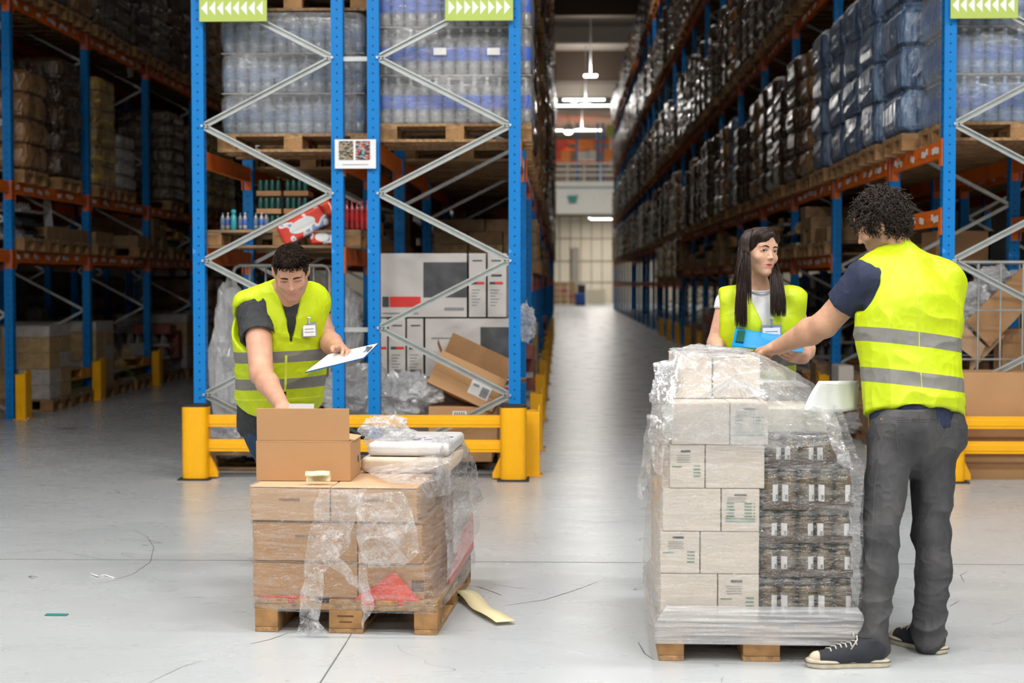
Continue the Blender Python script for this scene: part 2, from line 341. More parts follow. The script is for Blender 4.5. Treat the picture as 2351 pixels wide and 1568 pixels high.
# ------------------------------------------------------------------ pallet racks
FR = [12.2, 14.15]+[17.05+3.0*i for i in range(24)]
PW, PD = .092, .095
def rack(name, label, xl, xr, frames, top, levels, face, zag=0, front_detail=True, ymax=90):
    """levels: {z: (first bay, last bay)}; xl, xr centre lines of the two rows of uprights; zag: side where the top joint sits"""
    t = thing(name, label, 'rack', ((xl+xr)/2, frames[0], 0))
    um = None
    for i, y in enumerate(frames):
        for s, x in ((-1, xl), (1, xr)):
            if um is None:
                um = build('upright', MB().box((0, 0, top/2), (PW, PD, top)).box((0, 0, .005), (.15, .13, .01)), M['blue'], t, local=True)
                o = um
            else:
                o = um.copy(); COL.objects.link(o); o.parent = t
            o.location = (x-t.location.x, y-t.location.y, 0)
    # diagonal bracing, joints every .525 m, alternating sides
    def joints(y, z0, z1):
        z = z0; k = 0; J = []
        while z < z1:
            J.append(((xl+.035, xr-.035)[(k+zag) % 2], y, z)); z += .5225; k += 1
        return J
    J = joints(frames[0], .10, 5.6)
    for a, b in zip(J, J[1:]):
        m = MB(); a, b = Vector(a), Vector(b); d = (b-a).normalized(); n_ = Vector((-d.z, 0, d.x))
        # channel section: web and two lips
        m.bar(a+Vector((0, -.012, 0)), b+Vector((0, -.012, 0)), .004, .046, up=n_, mi=0)
        m.bar(a+n_*.022+Vector((0, -.024, 0)), b+n_*.022+Vector((0, -.024, 0)), .024, .004, up=n_); m.bar(a-n_*.022+Vector((0, -.024, 0)), b-n_*.022+Vector((0, -.024, 0)), .024, .004, up=n_)
        m.bar(a+n_*.018+Vector((0, -.036, 0)), b+n_*.018+Vector((0, -.036, 0)), .003, .012, up=n_); m.bar(a-n_*.018+Vector((0, -.036, 0)), b-n_*.018+Vector((0, -.036, 0)), .003, .012, up=n_)
        build('brace', m, M['galv'], t)
    for j in J[:10]:
        build('bolt', MB().cyl((j[0], j[1]-.07, j[2]), (j[0], j[1]-.03, j[2]), .011, 8), M['bolt'], t)
    for y in frames[1:14]:
        m = MB(); J = joints(y, .10, top-.2)
        for a, b in zip(J, J[1:]): m.bar(a, b, .03, .045, up=(0, 1, 0))
        build('frame_bracing', m, M['galv'], t)
    nb = 0; far = MB()
    for z, (b0, b1) in levels.items():
        for i in range(b0, min(b1, len(frames)-1)):
            y0_, y1_ = frames[i]+PD/2, frames[i+1]-PD/2
            for x, sgn in ((xl, -1), (xr, 1)):
                m = MB() if i < 9 else far
                m.box((x, (y0_+y1_)/2, z-.065), (.045, y1_-y0_, .13)); m.box((x+sgn*.024, (y0_+y1_)/2, z-.065), (.006, y1_-y0_, .05))
                for yy in (y0_-.02, y1_+.02):
                    m.box((x+sgn*(PW/2+.004), yy, z-.1), (.008, .085, .21)); m.box((x, yy+(.02 if yy < y1_ else -.02), z-.1), (.06, .008, .2))
                if i < 9:
                    if sgn == face:
                        R_ = random.Random(i*13+int(z*10)); yy = y0_+.1
                        while yy < y1_-.3 and i < 8:
                            for q in range(R_.choice((2, 3, 4))):
                                m.box((x+sgn*.03, yy, z-.05-R_.uniform(0, .03)), (.003, .055, .05), mi=1); yy += .075
                            yy += R_.uniform(.1, .35)
                    build('beam', m, [M['orange'], M['label']], t, bevel=0)
    if far.v: o = build('distant_beams', far, M['orange'], t); o['kind'] = 'stuff'
    return t
LV = (2.6, 4.77, 7.35, 10.0)
XA = (at(461, 800, 12.2).x, at(778, 800, 12.2).x); XB = (at(860, 800, 12.2).x, at(1182, 800, 12.2).x); XC0 = at(2173, 700, 12.2).x; XC = (XC0, XC0+1.06)
XD = (-7.06, -6.0)
RA = rack('pallet_rack', 'blue and orange pallet rack left of the aisle, its left row behind the reaching man', XA[0], XA[1], FR[:10], 12., {1.77: (0, 4), 2.53: (0, 9), 4.9: (0, 9)}, -1, zag=1)
RB = rack('pallet_rack', 'blue and orange pallet rack whose side borders the central aisle on the left', XB[0], XB[1], FR, 12., {1.6: (2, 25), 2.6: (0, 25), 4.9: (0, 25), 7.35: (2, 25), 10.: (4, 25)}, 1, zag=0)
RC = rack('pallet_rack', 'blue and orange pallet rack right of the central aisle, behind the curly haired man', XC[0], XC[1], FR, 12., {2.07: (0, 1), 1.8: (2, 9), 1.5: (9, 25), 2.6: (0, 25), 4.77: (0, 25), 7.35: (2, 25), 10.: (5, 25)}, -1, zag=1)
FD = [14.1, 16.95]+[19.75+2.9*i for i in range(7)]
RD = rack('pallet_rack', 'dim blue and orange pallet rack at the far left of the picture', XD[0], XD[1], FD, 9., {1.85: (0, 8), 2.6: (0, 8), 4.63: (0, 8)}, 1, zag=1)
# spacers joining racks A and B
for y in FR[:4]:
    for z in (1.13, 3.23): 
        build('spacer', MB().box(((XA[1]+XB[0])/2, y, z), (XB[0]-XA[1]-PW, .03, .035)), M['galv'], RA)
rack('pallet_rack', 'dim rack added behind the far left rack to darken the view through it', -8.5, -7.45, FD[:7], 9., {2.6: (0, 6), 4.63: (0, 6)}, 1, zag=0)  # added to darken the wall seen behind the far left rack
rack('pallet_rack', 'second dim rack standing back to back behind the right rack', XC[1]+.3, XC[1]+1.35, FR[:8], 9., {2.6: (0, 7), 4.77: (0, 7)}, -1, zag=0)
# ------------------------------------------------------------------ signs
def arrow_sign(px0, px1, py1, left, label):
    a, b = at(px0, py1, 12.1), at(px1, py1, 12.1); W = b.x-a.x; H = .5
    t = thing('direction_sign', label, 'sign', (a.x+W/2, 12.1, a.z), group='lime arrow signs')
    build('sign_board', MB().box((0, 0, H/2), (W, .012, H)), M['green'], t, local=True, bevel=.002)
    pitch = W*.117; zc = (py1-19)*0+.5*0+(16+17)/297*1.0
    for i in range(8):
        x = -W/2+W*.085+i*pitch; s = 1 if left else -1; zc = .102
        pts = [(x-s*.022*0-s*.024, zc), (x+s*.014, zc+.05), (x+s*.024, zc+.055), (x+s*.018, zc), (x+s*.024, zc-.055), (x+s*.014, zc-.05)]
        pts = [(x-s*.03, zc), (x+s*.018, zc+.054), (x+s*.018, zc-.054)]
        if left: pts = pts[::-1]
        build('arrow', MB().prism([(p[0], p[1]) for p in pts], 0, .002, T=lambda v: Vector((v.x, -.006-v.z, v.y))), M['signw'], t, local=True)
arrow_sign(458, 613, 50, True, 'lime sign with white left-pointing arrows on the left rack')
arrow_sign(1022, 1178, 48, False, 'lime sign with white right-pointing arrows')
arrow_sign(2182, 2337, 43, True, 'lime sign with left-pointing arrows on the right rack')
# notice with two photographs
a, b = at(769, 387, 12.12), at(863, 320, 12.12); W, H = b.x-a.x, b.z-a.z
t = thing('paper_notice', 'white paper notice with two small photographs fixed across two blue uprights', 'notice', ((a.x+b.x)/2, 12.12, a.z))
build('sheet', MB().box((0, 0, H/2), (W, .006, H)), M['paper'], t, local=True)
def collage(name, cols, sc):
    m, n, l = nt_new(name); out = n.new('ShaderNodeOutputMaterial'); p = n.new('ShaderNodeBsdfPrincipled'); l.new(p.outputs[0], out.inputs[0]); p.inputs['Roughness'].default_value = .5
    tc = n.new('ShaderNodeTexCoord'); v = n.new('ShaderNodeTexVoronoi'); v.inputs['Scale'].default_value = sc; mp = n.new('ShaderNodeMapping'); mp.inputs['Rotation'].default_value = (0, .7, 0); mp.inputs['Scale'].default_value = (1, 1, 2.2)
    l.new(tc.outputs['Object'], mp.inputs[0]); l.new(mp.outputs[0], v.inputs[0]); sp = n.new('ShaderNodeSeparateColor'); l.new(v.outputs['Color'], sp.inputs[0])
    r = n.new('ShaderNodeValToRGB'); r.color_ramp.interpolation = 'CONSTANT'; l.new(sp.outputs[0], r.inputs[0])
    for i, c in enumerate(cols):
        e = r.color_ramp.elements[i] if i < 2 else r.color_ramp.elements.new(i/len(cols))
        e.position = i/len(cols); e.color = (*c, 1)
    l.new(r.outputs[0], p.inputs['Base Color']); return m
ph1 = collage('notice_photo_cartons', [(.03, .05, .04), (.35, .16, .07), (.08, .25, .1), (.5, .28, .15), (.3, .35, .33), (.05, .03, .03)], 45)
ph2 = collage('notice_photo_goods', [(.03, .05, .04), (.3, .1, .06), (.2, .4, .5), (.6, .06, .04), (.4, .4, .42), (.05, .03, .03)], 50)
for cx, mm in ((-.072, ph1), (.058, ph2)): build('photograph', MB().box((cx, -.005, H*.62), (.112, .003, .145)), mm, t, local=True)
build('caption', MB().box((0, -.0045, .03), (.2, .003, .004)), M['inkgr'], t, local=True)

# ------------------------------------------------------------------ yellow end-of-row guards
def guard_barrier(x0, x1, Y, label, feet=True):
    t = thing('rack_guard', label, 'guard rail', ((x0+x1)/2, Y, 0), group='yellow end guards')
    def post(x):
        R = []; w = .1; P = []
        for k in range(32):
            a = 2*PI*k/32; c, s = math.cos(a), math.sin(a); q = .55
            P.append((x+w*math.copysign(abs(c)**q, c), Y+w*math.copysign(abs(s)**q, s)))
        build('post', MB().prism(P, .01, .555), M['yellow'], t, smooth=False, bevel=.004)
        build('post_cap', MB().prism([(x+(p[0]-x)*1.02, Y+(p[1]-Y)*1.02) for p in P], .555, .572), M['blackrub'], t, bevel=.004)
        build('base_plate', MB().box((x, Y, .005), (.24, .26, .01)), M['blackrub'], t)
    post(x0); post(x1)
    for z in (.445, .257):
        m = MB().box(((x0+x1)/2, Y, z), (x1-x0-.18, .045, .092)); m.box(((x0+x1)/2, Y-.024, z), (x1-x0-.18, .006, .05)); build('rail', m, M['yellow'], t, bevel=.006)
    for x, s in ((x0, 1), (x1, -1)):
        build('gusset', MB().prism([(x+s*.09, .012), (x+s*.16, .012), (x+s*.16, .05), (x+s*.09, .2)], -.02, .02, T=lambda v: Vector((v.x, Y+.03+v.z, v.y))), M['yellow'], t)
    return t
YG = 11.86
g0 = at(444, 1000, YG-.1).x; g1 = at(1178, 1000, YG-.1).x; g2 = at(2186, 1000, YG-.1).x
guard_barrier(g0, g1, YG, 'yellow steel guard barrier with two rails behind the reaching man')
guard_barrier(g2+.01, g2+2.5, YG, 'yellow steel guard barrier cut off by the right edge')
# upright protectors along the aisles
def protector(label):
    t = thing('upright_protector', label, 'post guard', (0, 0, 0), group='yellow upright protectors')
    P = [(-.07, -.09), (.06, -.09), (.06, .09), (-.07, .09)]
    m = MB().box((.05, 0, .27), (.012, .2, .54)).box((0, -.1, .25), (.11, .012, .5)).box((0, .1, .25), (.11, .012, .5)).box((.0, 0, .005), (.16, .26, .01))
    build('shield', m, M['yellow'], t, local=True, bevel=.003)
    build('anchor', MB().cyl((.075, -.08, .008), (.075, -.08, .03), .012, 8), M['bolt'], t, local=True)
    return t
pr0 = protector('yellow upright protector left of the aisle, second from the near end')
first = True
def place_prot(x, y, rz, label):
    global first
    if first: pr0.location = (x, y, 0); pr0.rotation_euler = (0, 0, rz); pr0['label'] = label; first = False
    else: dup(pr0, (x, y, 0), rz, label)
for i, y in enumerate(FR[:12]): place_prot(XB[1]+.14, y-.02, 0, 'yellow upright protector on the aisle side of the left rack, %s from the near end' % ORD[i])
for i, y in enumerate(FR[1:12]): place_prot(XC[0]-.14, y-.02, PI, 'yellow upright protector on the aisle side of the right rack, %s from the near end' % ORD[i])
for i, y in enumerate(FD[1:7]): place_prot(XD[1]+.14, y, 0, 'yellow upright protector at the far left rack, %s from the near end' % ORD[i])
# ------------------------------------------------------------------ pallets
def pallet_pieces(w, l):
    """long boards run along y (length l); returns (name, centre, size)"""
    P = []
    for x in (-w/2+.0725, -w/4+.02, 0, w/4-.02, w/2-.0725): P.append(('deck_board', (x, 0, .133), (.145 if abs(x) > w/3 or x == 0 else .1, l, .022)))
    for y in (-l/2+.0725, 0, l/2-.0725): P.append(('cross_board', (0, y, .111), (w, .145, .022)))
    for y in (-l/2+.0725, 0, l/2-.0725):
        for x, bw in ((-w/2+.05, .1), (0, .145), (w/2-.05, .1)): P.append(('block', (x, y, .061), (bw, .145, .078)))
    for x, bw in ((-w/2+.05, .1), (0, .145), (w/2-.05, .1)): P.append(('bottom_board', (x, 0, .011), (bw, l, .022)))
    return P
def pallet_mesh(w, l):
    m = MB()
    for n_, c, d in pallet_pieces(w, l): m.box(c, d, mi=1 if n_ == 'block' else 0)
    return m
def pallet_thing(name, label, loc, rz, w=.8, l=1.2, mats=None):
    t = thing(name, label, 'pallet', loc, rz)
    mats = mats or (M['wood'], M['woodb'])
    R_ = random.Random(3)
    for n_, c, d in pallet_pieces(w, l):
        d2 = (d[0]+R_.uniform(-.003, .003), d[1]+R_.uniform(-.004, .004), d[2])
        o = build(n_, MB().box((0, 0, 0), d2), mats[1] if n_ == 'block' else mats[0], t, local=True, bevel=.003); o.location = c
    return t
def goods_mesh(w, d, h, tiers, rad=.07, bulge=.02, seed=0, n=40, lean=0.):
    R_ = np.random.RandomState(seed); vs = []; q = []
    for k in range(n):
        a = 2*PI*(k+.5)/n; c, s = math.cos(a), math.sin(a); e = .24
        q.append((math.copysign(abs(c)**e, c), math.copysign(abs(s)**e, s)))
    rows = []
    off = R_.uniform(-.012, .012, (tiers, 2))
    per = 6; jit = R_.uniform(-1, 1, (tiers*per+1, n))
    for i in range(tiers*per+1):
        z = h*i/(tiers*per); ti = min(tiers-1, i//per); u = (i % per)/per
        ins = -bulge*(math.sin(PI*u)**.5) if 0 < u else bulge*.5
        if i == tiers*per: ins = bulge*1.2
        ox, oy = off[ti]; ox += lean*z
        row = []
        for k, (a, b) in enumerate(q):
            jj = jit[i, k]*.006
            row.append((a*(w/2-ins+jj)+ox, b*(d/2-ins+jj)+oy, z))
        rows.append(row)
    m = MB().grid(rows, closed=True)
    top = len(m.v); m.add([(x*.86, y*.86, h+.012) for x, y, z in rows[-1]], [])
    m.f += [(top-n+k, top-n+(k+1) % n, top+(k+1) % n, top+k) for k in range(n)]+[tuple(top+k for k in range(n))]; m.m += [0]*(n+1)
    return m
WM = dict(
    brown=wrap_mat('wrapped_brown_cartons', (.42, .22, .09), (.17, .085, .035), 5, .28),
    dark=wrap_mat('wrapped_dark_bottles', (.13, .07, .035), (.016, .010, .007), 24, .3),
    grey=wrap_mat('wrapped_grey_cans', (.28, .21, .14), (.06, .045, .03), 26, .17),
    blue=wrap_mat('wrapped_blue_bottles', (.22, .31, .45), (.04, .08, .16), 20, .36),
    tan=wrap_mat('wrapped_tan_cartons', (.52, .33, .12), (.24, .15, .05), 4, .24, lab=(.55, .38, .05)),
    white=wrap_mat('wrapped_white_packs', (.55, .52, .49), (.30, .28, .26), 7, .2),
    red=mat('red_carton', (.62, .012, .012), .45, coat=.3),
)
WN = dict(brown='brown carton', dark='dark bottle', grey='grey can', blue='blue water bottle', tan='tan carton', white='white pack', red='red carton')
PROTO = {}
def load_proto(style, h, tiers, seed):
    t = thing('wrapped_pallet_load', 'x', 'pallet load', (0, -50, 0))
    build('pallet', pallet_mesh(1.2, .8) if False else pallet_mesh(.8, 1.2), [M['wood'], M['woodb']], t, local=True)
    R_ = random.Random(seed)
    g = build('wrapped_goods', goods_mesh(.8+R_.uniform(-.02, .05), 1.2, h, tiers, seed=seed, bulge=R_.uniform(.012, .03), lean=R_.uniform(-.02, .02)), WM[style], t, local=True, smooth=False); g.location.z = .146
    return t
SPEC = [('brown', 1.45, 5, 1), ('brown', 1.2, 4, 2), ('dark', 1.5, 5, 3), ('dark', 1.25, 4, 4), ('grey', 1.35, 7, 5), ('blue', 1.4, 4, 6), ('tan', 1.3, 5, 7), ('white', 1.0, 5, 8), ('dark', .95, 3, 9), ('blue', 1.5, 4, 10), ('grey', 1.0, 5, 11), ('tan', .9, 4, 12), ('brown', 1.1, 4, 13), ('dark', 1.41, 5, 14), ('tan', 1.38, 5, 15), ('white', .74, 4, 16), ('brown', .3, 1, 17)]
def get_proto(i):
    if i not in PROTO:
        PROTO[i] = [load_proto(*SPEC[i]), False]
    return PROTO[i]
def put_load(i, x, y, z, rz, label, group):
    p = get_proto(i)
    if not p[1]:
        p[1] = True; r = p[0]; r.location = (x, y, z); r.rotation_euler = (0, 0, rz); r['label'] = label; r['group'] = group; return r
    return dup(p[0], (x, y, z), rz, label, group)
def bays(frames): return [(a+.06, b-.06) for a, b in zip(frames, frames[1:])]
RL = random.Random(21)
def fill(frames, x, z, b0, b1, face, lvname, rackname, choice, stuff, maxh=9, ycut=48, skip=()):
    k = 0
    for bi in range(b0, min(b1, len(frames)-1)):
        y0, y1 = bays(frames)[bi]; n_ = 3 if y1-y0 > 2.4 else 2
        for j in range(n_):
            if (bi, j) in skip: continue
            y = y0+(j+.5)*(y1-y0)/n_; i = RL.choice(choice)
            while SPEC[i][1] > maxh: i = RL.choice(choice)
            rz = PI/2*face+RL.uniform(-.03, .03)
            if y < ycut:
                put_load(i, x+RL.uniform(-.03, .04)*face, y, z, rz, '%s load, %s of %s, %s from near end' % (WN[SPEC[i][0]], lvname, rackname, ORD[min(k, 39)]), 'wrapped pallet loads on the racks'); k += 1
            else:
                stuff.append((i, x+RL.uniform(-.03, .04)*face, y, z, rz))
STUFF = []
xb = (XB[0]+XB[1])/2+.06; xc = (XC[0]+XC[1])/2-.06; xa = (XA[0]+XA[1])/2; xd = (XD[0]+XD[1])/2+.04
mix = [0, 1, 2, 3, 4, 6, 7, 2, 3, 0]
fill(FR, xc, 2.6, 0, 1, 1, 'middle shelf front bay', 'right rack', [5, 9], STUFF, skip=((0, 0),))
fill(FR, xc, 2.6, 1, 2, 1, 'middle shelf second bay', 'right rack', [5, 9, 9], STUFF)
fill(FR, xc, 2.6, 2, 25, 1, 'middle shelf', 'right rack', [9, 0, 0, 2, 7, 2, 3, 3, 2, 8], STUFF)
fill(FR, xc, 4.77, 1, 25, 1, 'upper shelf', 'right rack', [2, 3, 2, 4, 0, 10, 2], STUFF)
fill(FR, xc, 7.35, 5, 25, 1, 'third shelf', 'right rack', [2, 3, 4, 2], STUFF)
fill(FR, xc, 10., 9, 25, 1, 'top shelf', 'right rack', [2, 3, 4, 2], STUFF)
fill(FR, xb, 2.6, 1, 25, -1, 'middle shelf', 'aisle-side left rack', mix, STUFF, ycut=32)
fill(FR, xb, 4.9, 1, 25, -1, 'upper shelf', 'aisle-side left rack', mix, STUFF, ycut=32)
fill(FR, xb, 7.35, 4, 25, -1, 'third shelf', 'aisle-side left rack', mix, STUFF, ycut=32)
fill(FR, xb, 10., 8, 25, -1, 'top shelf', 'aisle-side left rack', mix, STUFF, ycut=32)
fill(FR, xa, 2.53, 1, 4, -1, 'middle shelf', 'left rack behind reaching man', mix, STUFF)
fill(FR, xa, 4.9, 0, 3, -1, 'upper shelf', 'left rack behind reaching man', mix, STUFF)
fill(FD, -8.0, 2.6, 0, 5, -1, 'middle shelf', 'added rear far left rack', [0, 2, 6, 4], STUFF)  # loads of the added rack, hiding the bright side wall
fill(FD, -8.0, 4.63, 0, 5, -1, 'upper shelf', 'added rear far left rack', [0, 2, 6, 4], STUFF)
fill(FD, -8.0, 0, 1, 5, -1, 'floor', 'added rear far left rack', [0, 2, 4, 7], STUFF)
fill(FR, XC[1]+.85, 2.6, 0, 6, 1, 'middle shelf', 'rear right rack', [0, 2, 3, 4], STUFF)
fill(FR, XC[1]+.85, 0, 0, 6, 1, 'floor', 'rear right rack', [0, 2, 3, 0], STUFF)
for i_, y_, lb_ in ((12, 17.55, 'brown carton load at the left edge, middle shelf of far left rack'), (13, 18.85, 'tall dark bottle load with bright corner, middle shelf of far left rack'), (14, 20.35, 'tan carton load right behind the second upright, middle shelf of far left rack'), (15, 21.3, 'low white pack load, middle shelf of far left rack'), (4, 24.1, 'grey can load, middle shelf of far left rack, nearest the left lime sign')):
    put_load(i_, xd, y_, 2.6, -PI/2, lb_, 'wrapped pallet loads on the racks')
fill(FD, xd, 2.6, 4, 6, -1, 'middle shelf', 'far left rack', [0, 2, 6, 4, 2, 0], STUFF)
fill(FD, xd, 4.63, 0, 6, -1, 'upper shelf', 'far left rack', [0, 10, 4, 0, 2, 3], STUFF)
fill(FD, xd, .0, 4, 7, -1, 'floor', 'far left rack', [0, 3, 4, 8], STUFF)
st = {}
for i, x, y, z, rz in STUFF:
    m = st.setdefault(SPEC[i][0], MB()); R = Matrix.Rotation(rz, 3, 'Z')
    g = goods_mesh(.82, 1.2, SPEC[i][1], SPEC[i][2], seed=i, n=16)
    m.add([(R @ Vector(v))+Vector((x, y, z+.146)) for v in g.v], g.f)
    m2 = st.setdefault('pal', MB()); m2.box((x, y, z+.072), (1.2, .8, .14))
for k_, m in st.items():
    tag(build('distant_pallet_load', m, WM.get(k_, M['wood'])), 'distant %s loads deep down the racks along the aisle' % (WN.get(k_, 'wooden pallet')), 'pallet load', kind='stuff')

# ------------------------------------------------------------------ small mixed goods on the low shelves and the floor
CM = [mat('case_'+n_, c, .55, var=.3, scale=14) for n_, c in (('brown', (.34, .2, .09)), ('tan', (.5, .34, .16)), ('white', (.5, .46, .42)), ('black', (.03, .03, .035)), ('orange', (.6, .28, .05)), ('olive', (.2, .22, .1)), ('redw', (.35, .1, .07)), ('steel', (.28, .28, .28)))]
CNAME = ['brown', 'tan', 'white', 'black', 'orange', 'olive', 'reddish', 'steel grey']
def case_proto(mi, seed, n_levels, bottles=False):
    R_ = random.Random(seed); t = thing('case_stack', 'x', 'stacked cases', (0, -50, 0))
    build('pallet', pallet_mesh(.8, 1.2), [M['woodd'], M['woodb']], t, local=True)
    z = .145
    for L in range(n_levels):
        h = R_.uniform(.12, .2); nx, ny = R_.choice(((2, 2), (2, 3), (3, 3)))
        for ix in range(nx):
            for iy in range(ny):
                if iy == 0 or ix in (0, nx-1) or L == n_levels-1:
                    if L == n_levels-1 and R_.random() < .35: continue
                    mm = R_.choice(mi)
                    if bottles and R_.random() < .75:
                        m = MB().box((0, 0, h*.12), (.8/nx-.02, 1.15/ny-.02, h*.24))
                        for bx in range(4):
                            for by in range(2):
                                m.lathe([(.03, h*.24), (.032, h*.6), (.012, h*.85), (.012, h)], ((bx-1.5)*.19/nx, (by-.5)*.4/ny, 0), 8)
                    else: m = MB().box((0, 0, h/2), (.8/nx-.012, 1.15/ny-.012, h-.004))
                    o = build('case', m, CM[mm], t, local=True, bevel=0)
                    o.location = (-.4+(ix+.5)*.8/nx+R_.uniform(-.008, .008), -.575+(iy+.5)*1.15/ny, z)
        z += h
    return t, z
CP = []
for i, (mi, nl, bt) in enumerate([((0, 1), 3, False), ((2, 7, 6), 4, True), ((1, 0, 2), 2, True), ((3, 7), 3, True), ((4, 1, 5), 3, True), ((2, 1), 5, False), ((0,), 1, False)]):
    t, h = case_proto(mi, i+5, nl, bt); CP.append([t, h, False, CNAME[mi[0]]])
def put_cases(i, x, y, z, rz, label):
    p = CP[i]; g = 'stacks of small cases on the low racks'
    if not p[2]:
        p[2] = True; p[0].location = (x, y, z); p[0].rotation_euler = (0, 0, rz); p[0]['label'] = label; p[0]['group'] = g
    else: dup(p[0], (x, y, z), rz, label, g)
def fill_cases(frames, x, z, b0, b1, face, nm, maxh, prob=.9, choice=(0, 1, 2, 3, 4, 5, 6)):
    k = 0
    for bi in range(b0, b1):
        y0, y1 = bays(frames)[bi]; n_ = 3 if y1-y0 > 2.4 else 2
        for j in range(n_):
            if RL.random() > prob: continue
            c = [i for i in choice if CP[i][1] < maxh]
            i = RL.choice(c)
            put_cases(i, x+RL.uniform(-.04, .04), y0+(j+.5)*(y1-y0)/n_, z, PI/2*face, 'low stack of %s cases, %s, %s from near end' % (CP[i][3], nm, ORD[k])); k += 1
fill_cases(FR, xc, 1.8, 2, 9, 1, 'lower shelf of right rack', .72)
fill_cases(FR, xc, 0, 1, 8, 1, 'floor bays of right rack', 1.3)
fill_cases(FD, xd, 1.85, 0, 6, -1, 'lower shelf of far left rack', .62, .7)
fill_cases(FD, xd, 0, 0, 4, -1, 'floor bays of far left rack', 1.3)
fill_cases(FR, xb, 1.6, 2, 8, -1, 'lower shelf of aisle-side left rack', .9)
fill_cases(FR, xb, 0, 1, 7, -1, 'floor bays of aisle-side left rack', 1.3)
fill_cases(FR, xa, 0, 1, 3, -1, 'floor bays behind reaching man', 1.3)
fill_cases(FR, xa, 1.77, 1, 3, -1, 'lower shelf behind reaching man', .72)
fill(FR, xc, 1.5, 9, 12, 1, 'lower shelf', 'right rack', [8, 11], STUFF, maxh=1.)
# ------------------------------------------------------------------ bottle loads in the front bays
FILM_TIGHT = film_mat('tight_film', .22, .55, 5, (1, 1, 4), rough=.1, thr=(.42, .72), bump=.5)
FILM_LOOSE = film_mat('loose_film', .10, .85, 10, (1, 1, 2.2), rough=.12, thr=(.42, .66), bump=.9)
FILM_HEAP = film_mat('heaped_film', .50, .95, 7, (1, 1, 1), rough=.16, thr=(.35, .62), bump=.6)
def bottle_mats(pfx, pet, labc, capc):
    return [mat(pfx+'_plastic', pet, .15, coat=.6, var=.2, scale=30), mat(pfx+'_label', labc, .4), mat(pfx+'_cap', capc, .35)]
def bottle_mesh(h=.335, r=.047):
    m = MB(); n = 10
    prof = [(r*.85, 0), (r, .02), (r, h*.22), (r*.93, h*.24), (r*.93, h*.30), (r, h*.32), (r, h*.56), (r*.95, h*.60), (r, h*.64), (r*.8, h*.75), (r*.32, h*.88), (r*.3, h*.93)]
    m.lathe(prof, n=n)
    for i, f in enumerate(m.f):
        if i // n in (4, 5, 6): m.m[i] = 1
    m.lathe([(r*.36, h*.93), (r*.36, h)], n=8, mi=2); return m
def bottle_load(name, label, cx, cy, z, W, D, tiers, mats, pal=True, inner=(.2, .23, .27), th=.345, wood=None, group=None):
    t = thing(name, label, 'pallet load', (cx, cy, z), 0, group)
    if pal:
        pm = pallet_mesh(.8, 1.2); R = Matrix.Rotation(PI/2, 3, 'Z'); pm.v = [tuple(R @ Vector(v)) for v in pm.v]
        build('pallet', pm, wood or [M['wood'], M['woodb']], t, local=True)
    nx = int(W/.098); p = W/nx; ny = int(D/.1)
    bm0 = None
    for k in range(tiers):
        zz = .148+k*th
        build('inner_pack', MB().box((0, .02, zz+th*.43), (W-.12, D-.14, th*.8)), mat(name+'_inner_%d' % k, inner, .5, var=.3, scale=9), t, local=True)
        build('tier_sheet', MB().box((0, 0, zz-.004), (W, D, .004)), M['cardw'], t, local=True)
        for i in range(nx):
            if bm0 is None: b = bm0 = build('bottle', bottle_mesh(th*.97, p*.48), mats, t, local=True, smooth=True)
            else: b = bm0.copy(); COL.objects.link(b); b.parent = t
            b.location = (-W/2+(i+.5)*p, -D/2+p/2, zz)
        for s in (-1, 1):
            for j in range(1, ny):
                if s == -1 and cx < -1.6 or s == 1 and cx > 2: continue
                b = bm0.copy(); COL.objects.link(b); b.parent = t; b.location = (s*(W/2-p/2), -D/2+(j+.5)*D/ny, zz)
    f = goods_mesh(W+.02, D+.02, tiers*th, tiers, seed=len(label), bulge=.012, n=72)
    o = build('stretch_film', f, FILM_TIGHT, t, local=True, smooth=True); o.location.z = .15
    return t
BA = bottle_mats('grey_bottle', (.20, .24, .30), (.13, .20, .33), (.12, .16, .24))
BB = bottle_mats('clear_bottle', (.36, .35, .34), (.07, .17, .68), (.8, .8, .8))
BC = bottle_mats('blue_bottle', (.16, .28, .50), (.05, .16, .5), (.7, .75, .85))
tA = bottle_load('bottle_pallet', 'hazy blue-grey bottle load under film, behind the left lime sign', (at(517, 300, 12.6).x+at(850, 300, 12.6).x)/2, 12.78, 2.53, 1.13, .8, 3, BA, inner=(.15, .18, .23), th=.315)
tB = bottle_load('bottle_pallet', 'load of clear bottles with blue labels beside the central aisle', (at(878, 300, 12.6).x+at(1222, 300, 12.6).x)/2, 12.72, 2.6, 1.2, .8, 4, BB, inner=(.22, .22, .22), th=.375)
tC = bottle_load('bottle_pallet', 'front load of blue water bottles on the right rack, torn film on it', XC[0]+.58, 12.72, 2.6, 1.16, .8, 4, BC, inner=(.16, .24, .36), th=.37)
for t_, s_ in ((tB, 'x'),):
    for px in (1010, 1133):
        p = at(px, 118, 12.28); build('paper_label', MB().box(p, (.1, .004, .055)), M['label'], t_)
# green goods on a pallet on top of load A
t = thing('crate_pallet', 'green crates on a pallet, topmost behind the left lime sign', 'pallet load', (tA.location.x, 12.8, 2.53+.15+.96))
pm = pallet_mesh(.8, 1.2); R = Matrix.Rotation(PI/2, 3, 'Z'); pm.v = [tuple(R @ Vector(v)) for v in pm.v]
build('pallet', pm, [M['woodd'], M['woodb']], t, local=True)
mg = mat('green_crate', (.06, .13, .04), .5, var=.5, scale=20)
for i in range(4): build('crate', MB().box((-.42+i*.28, 0, .24), (.26, .7, .18)), mg, t, local=True, bevel=.01)

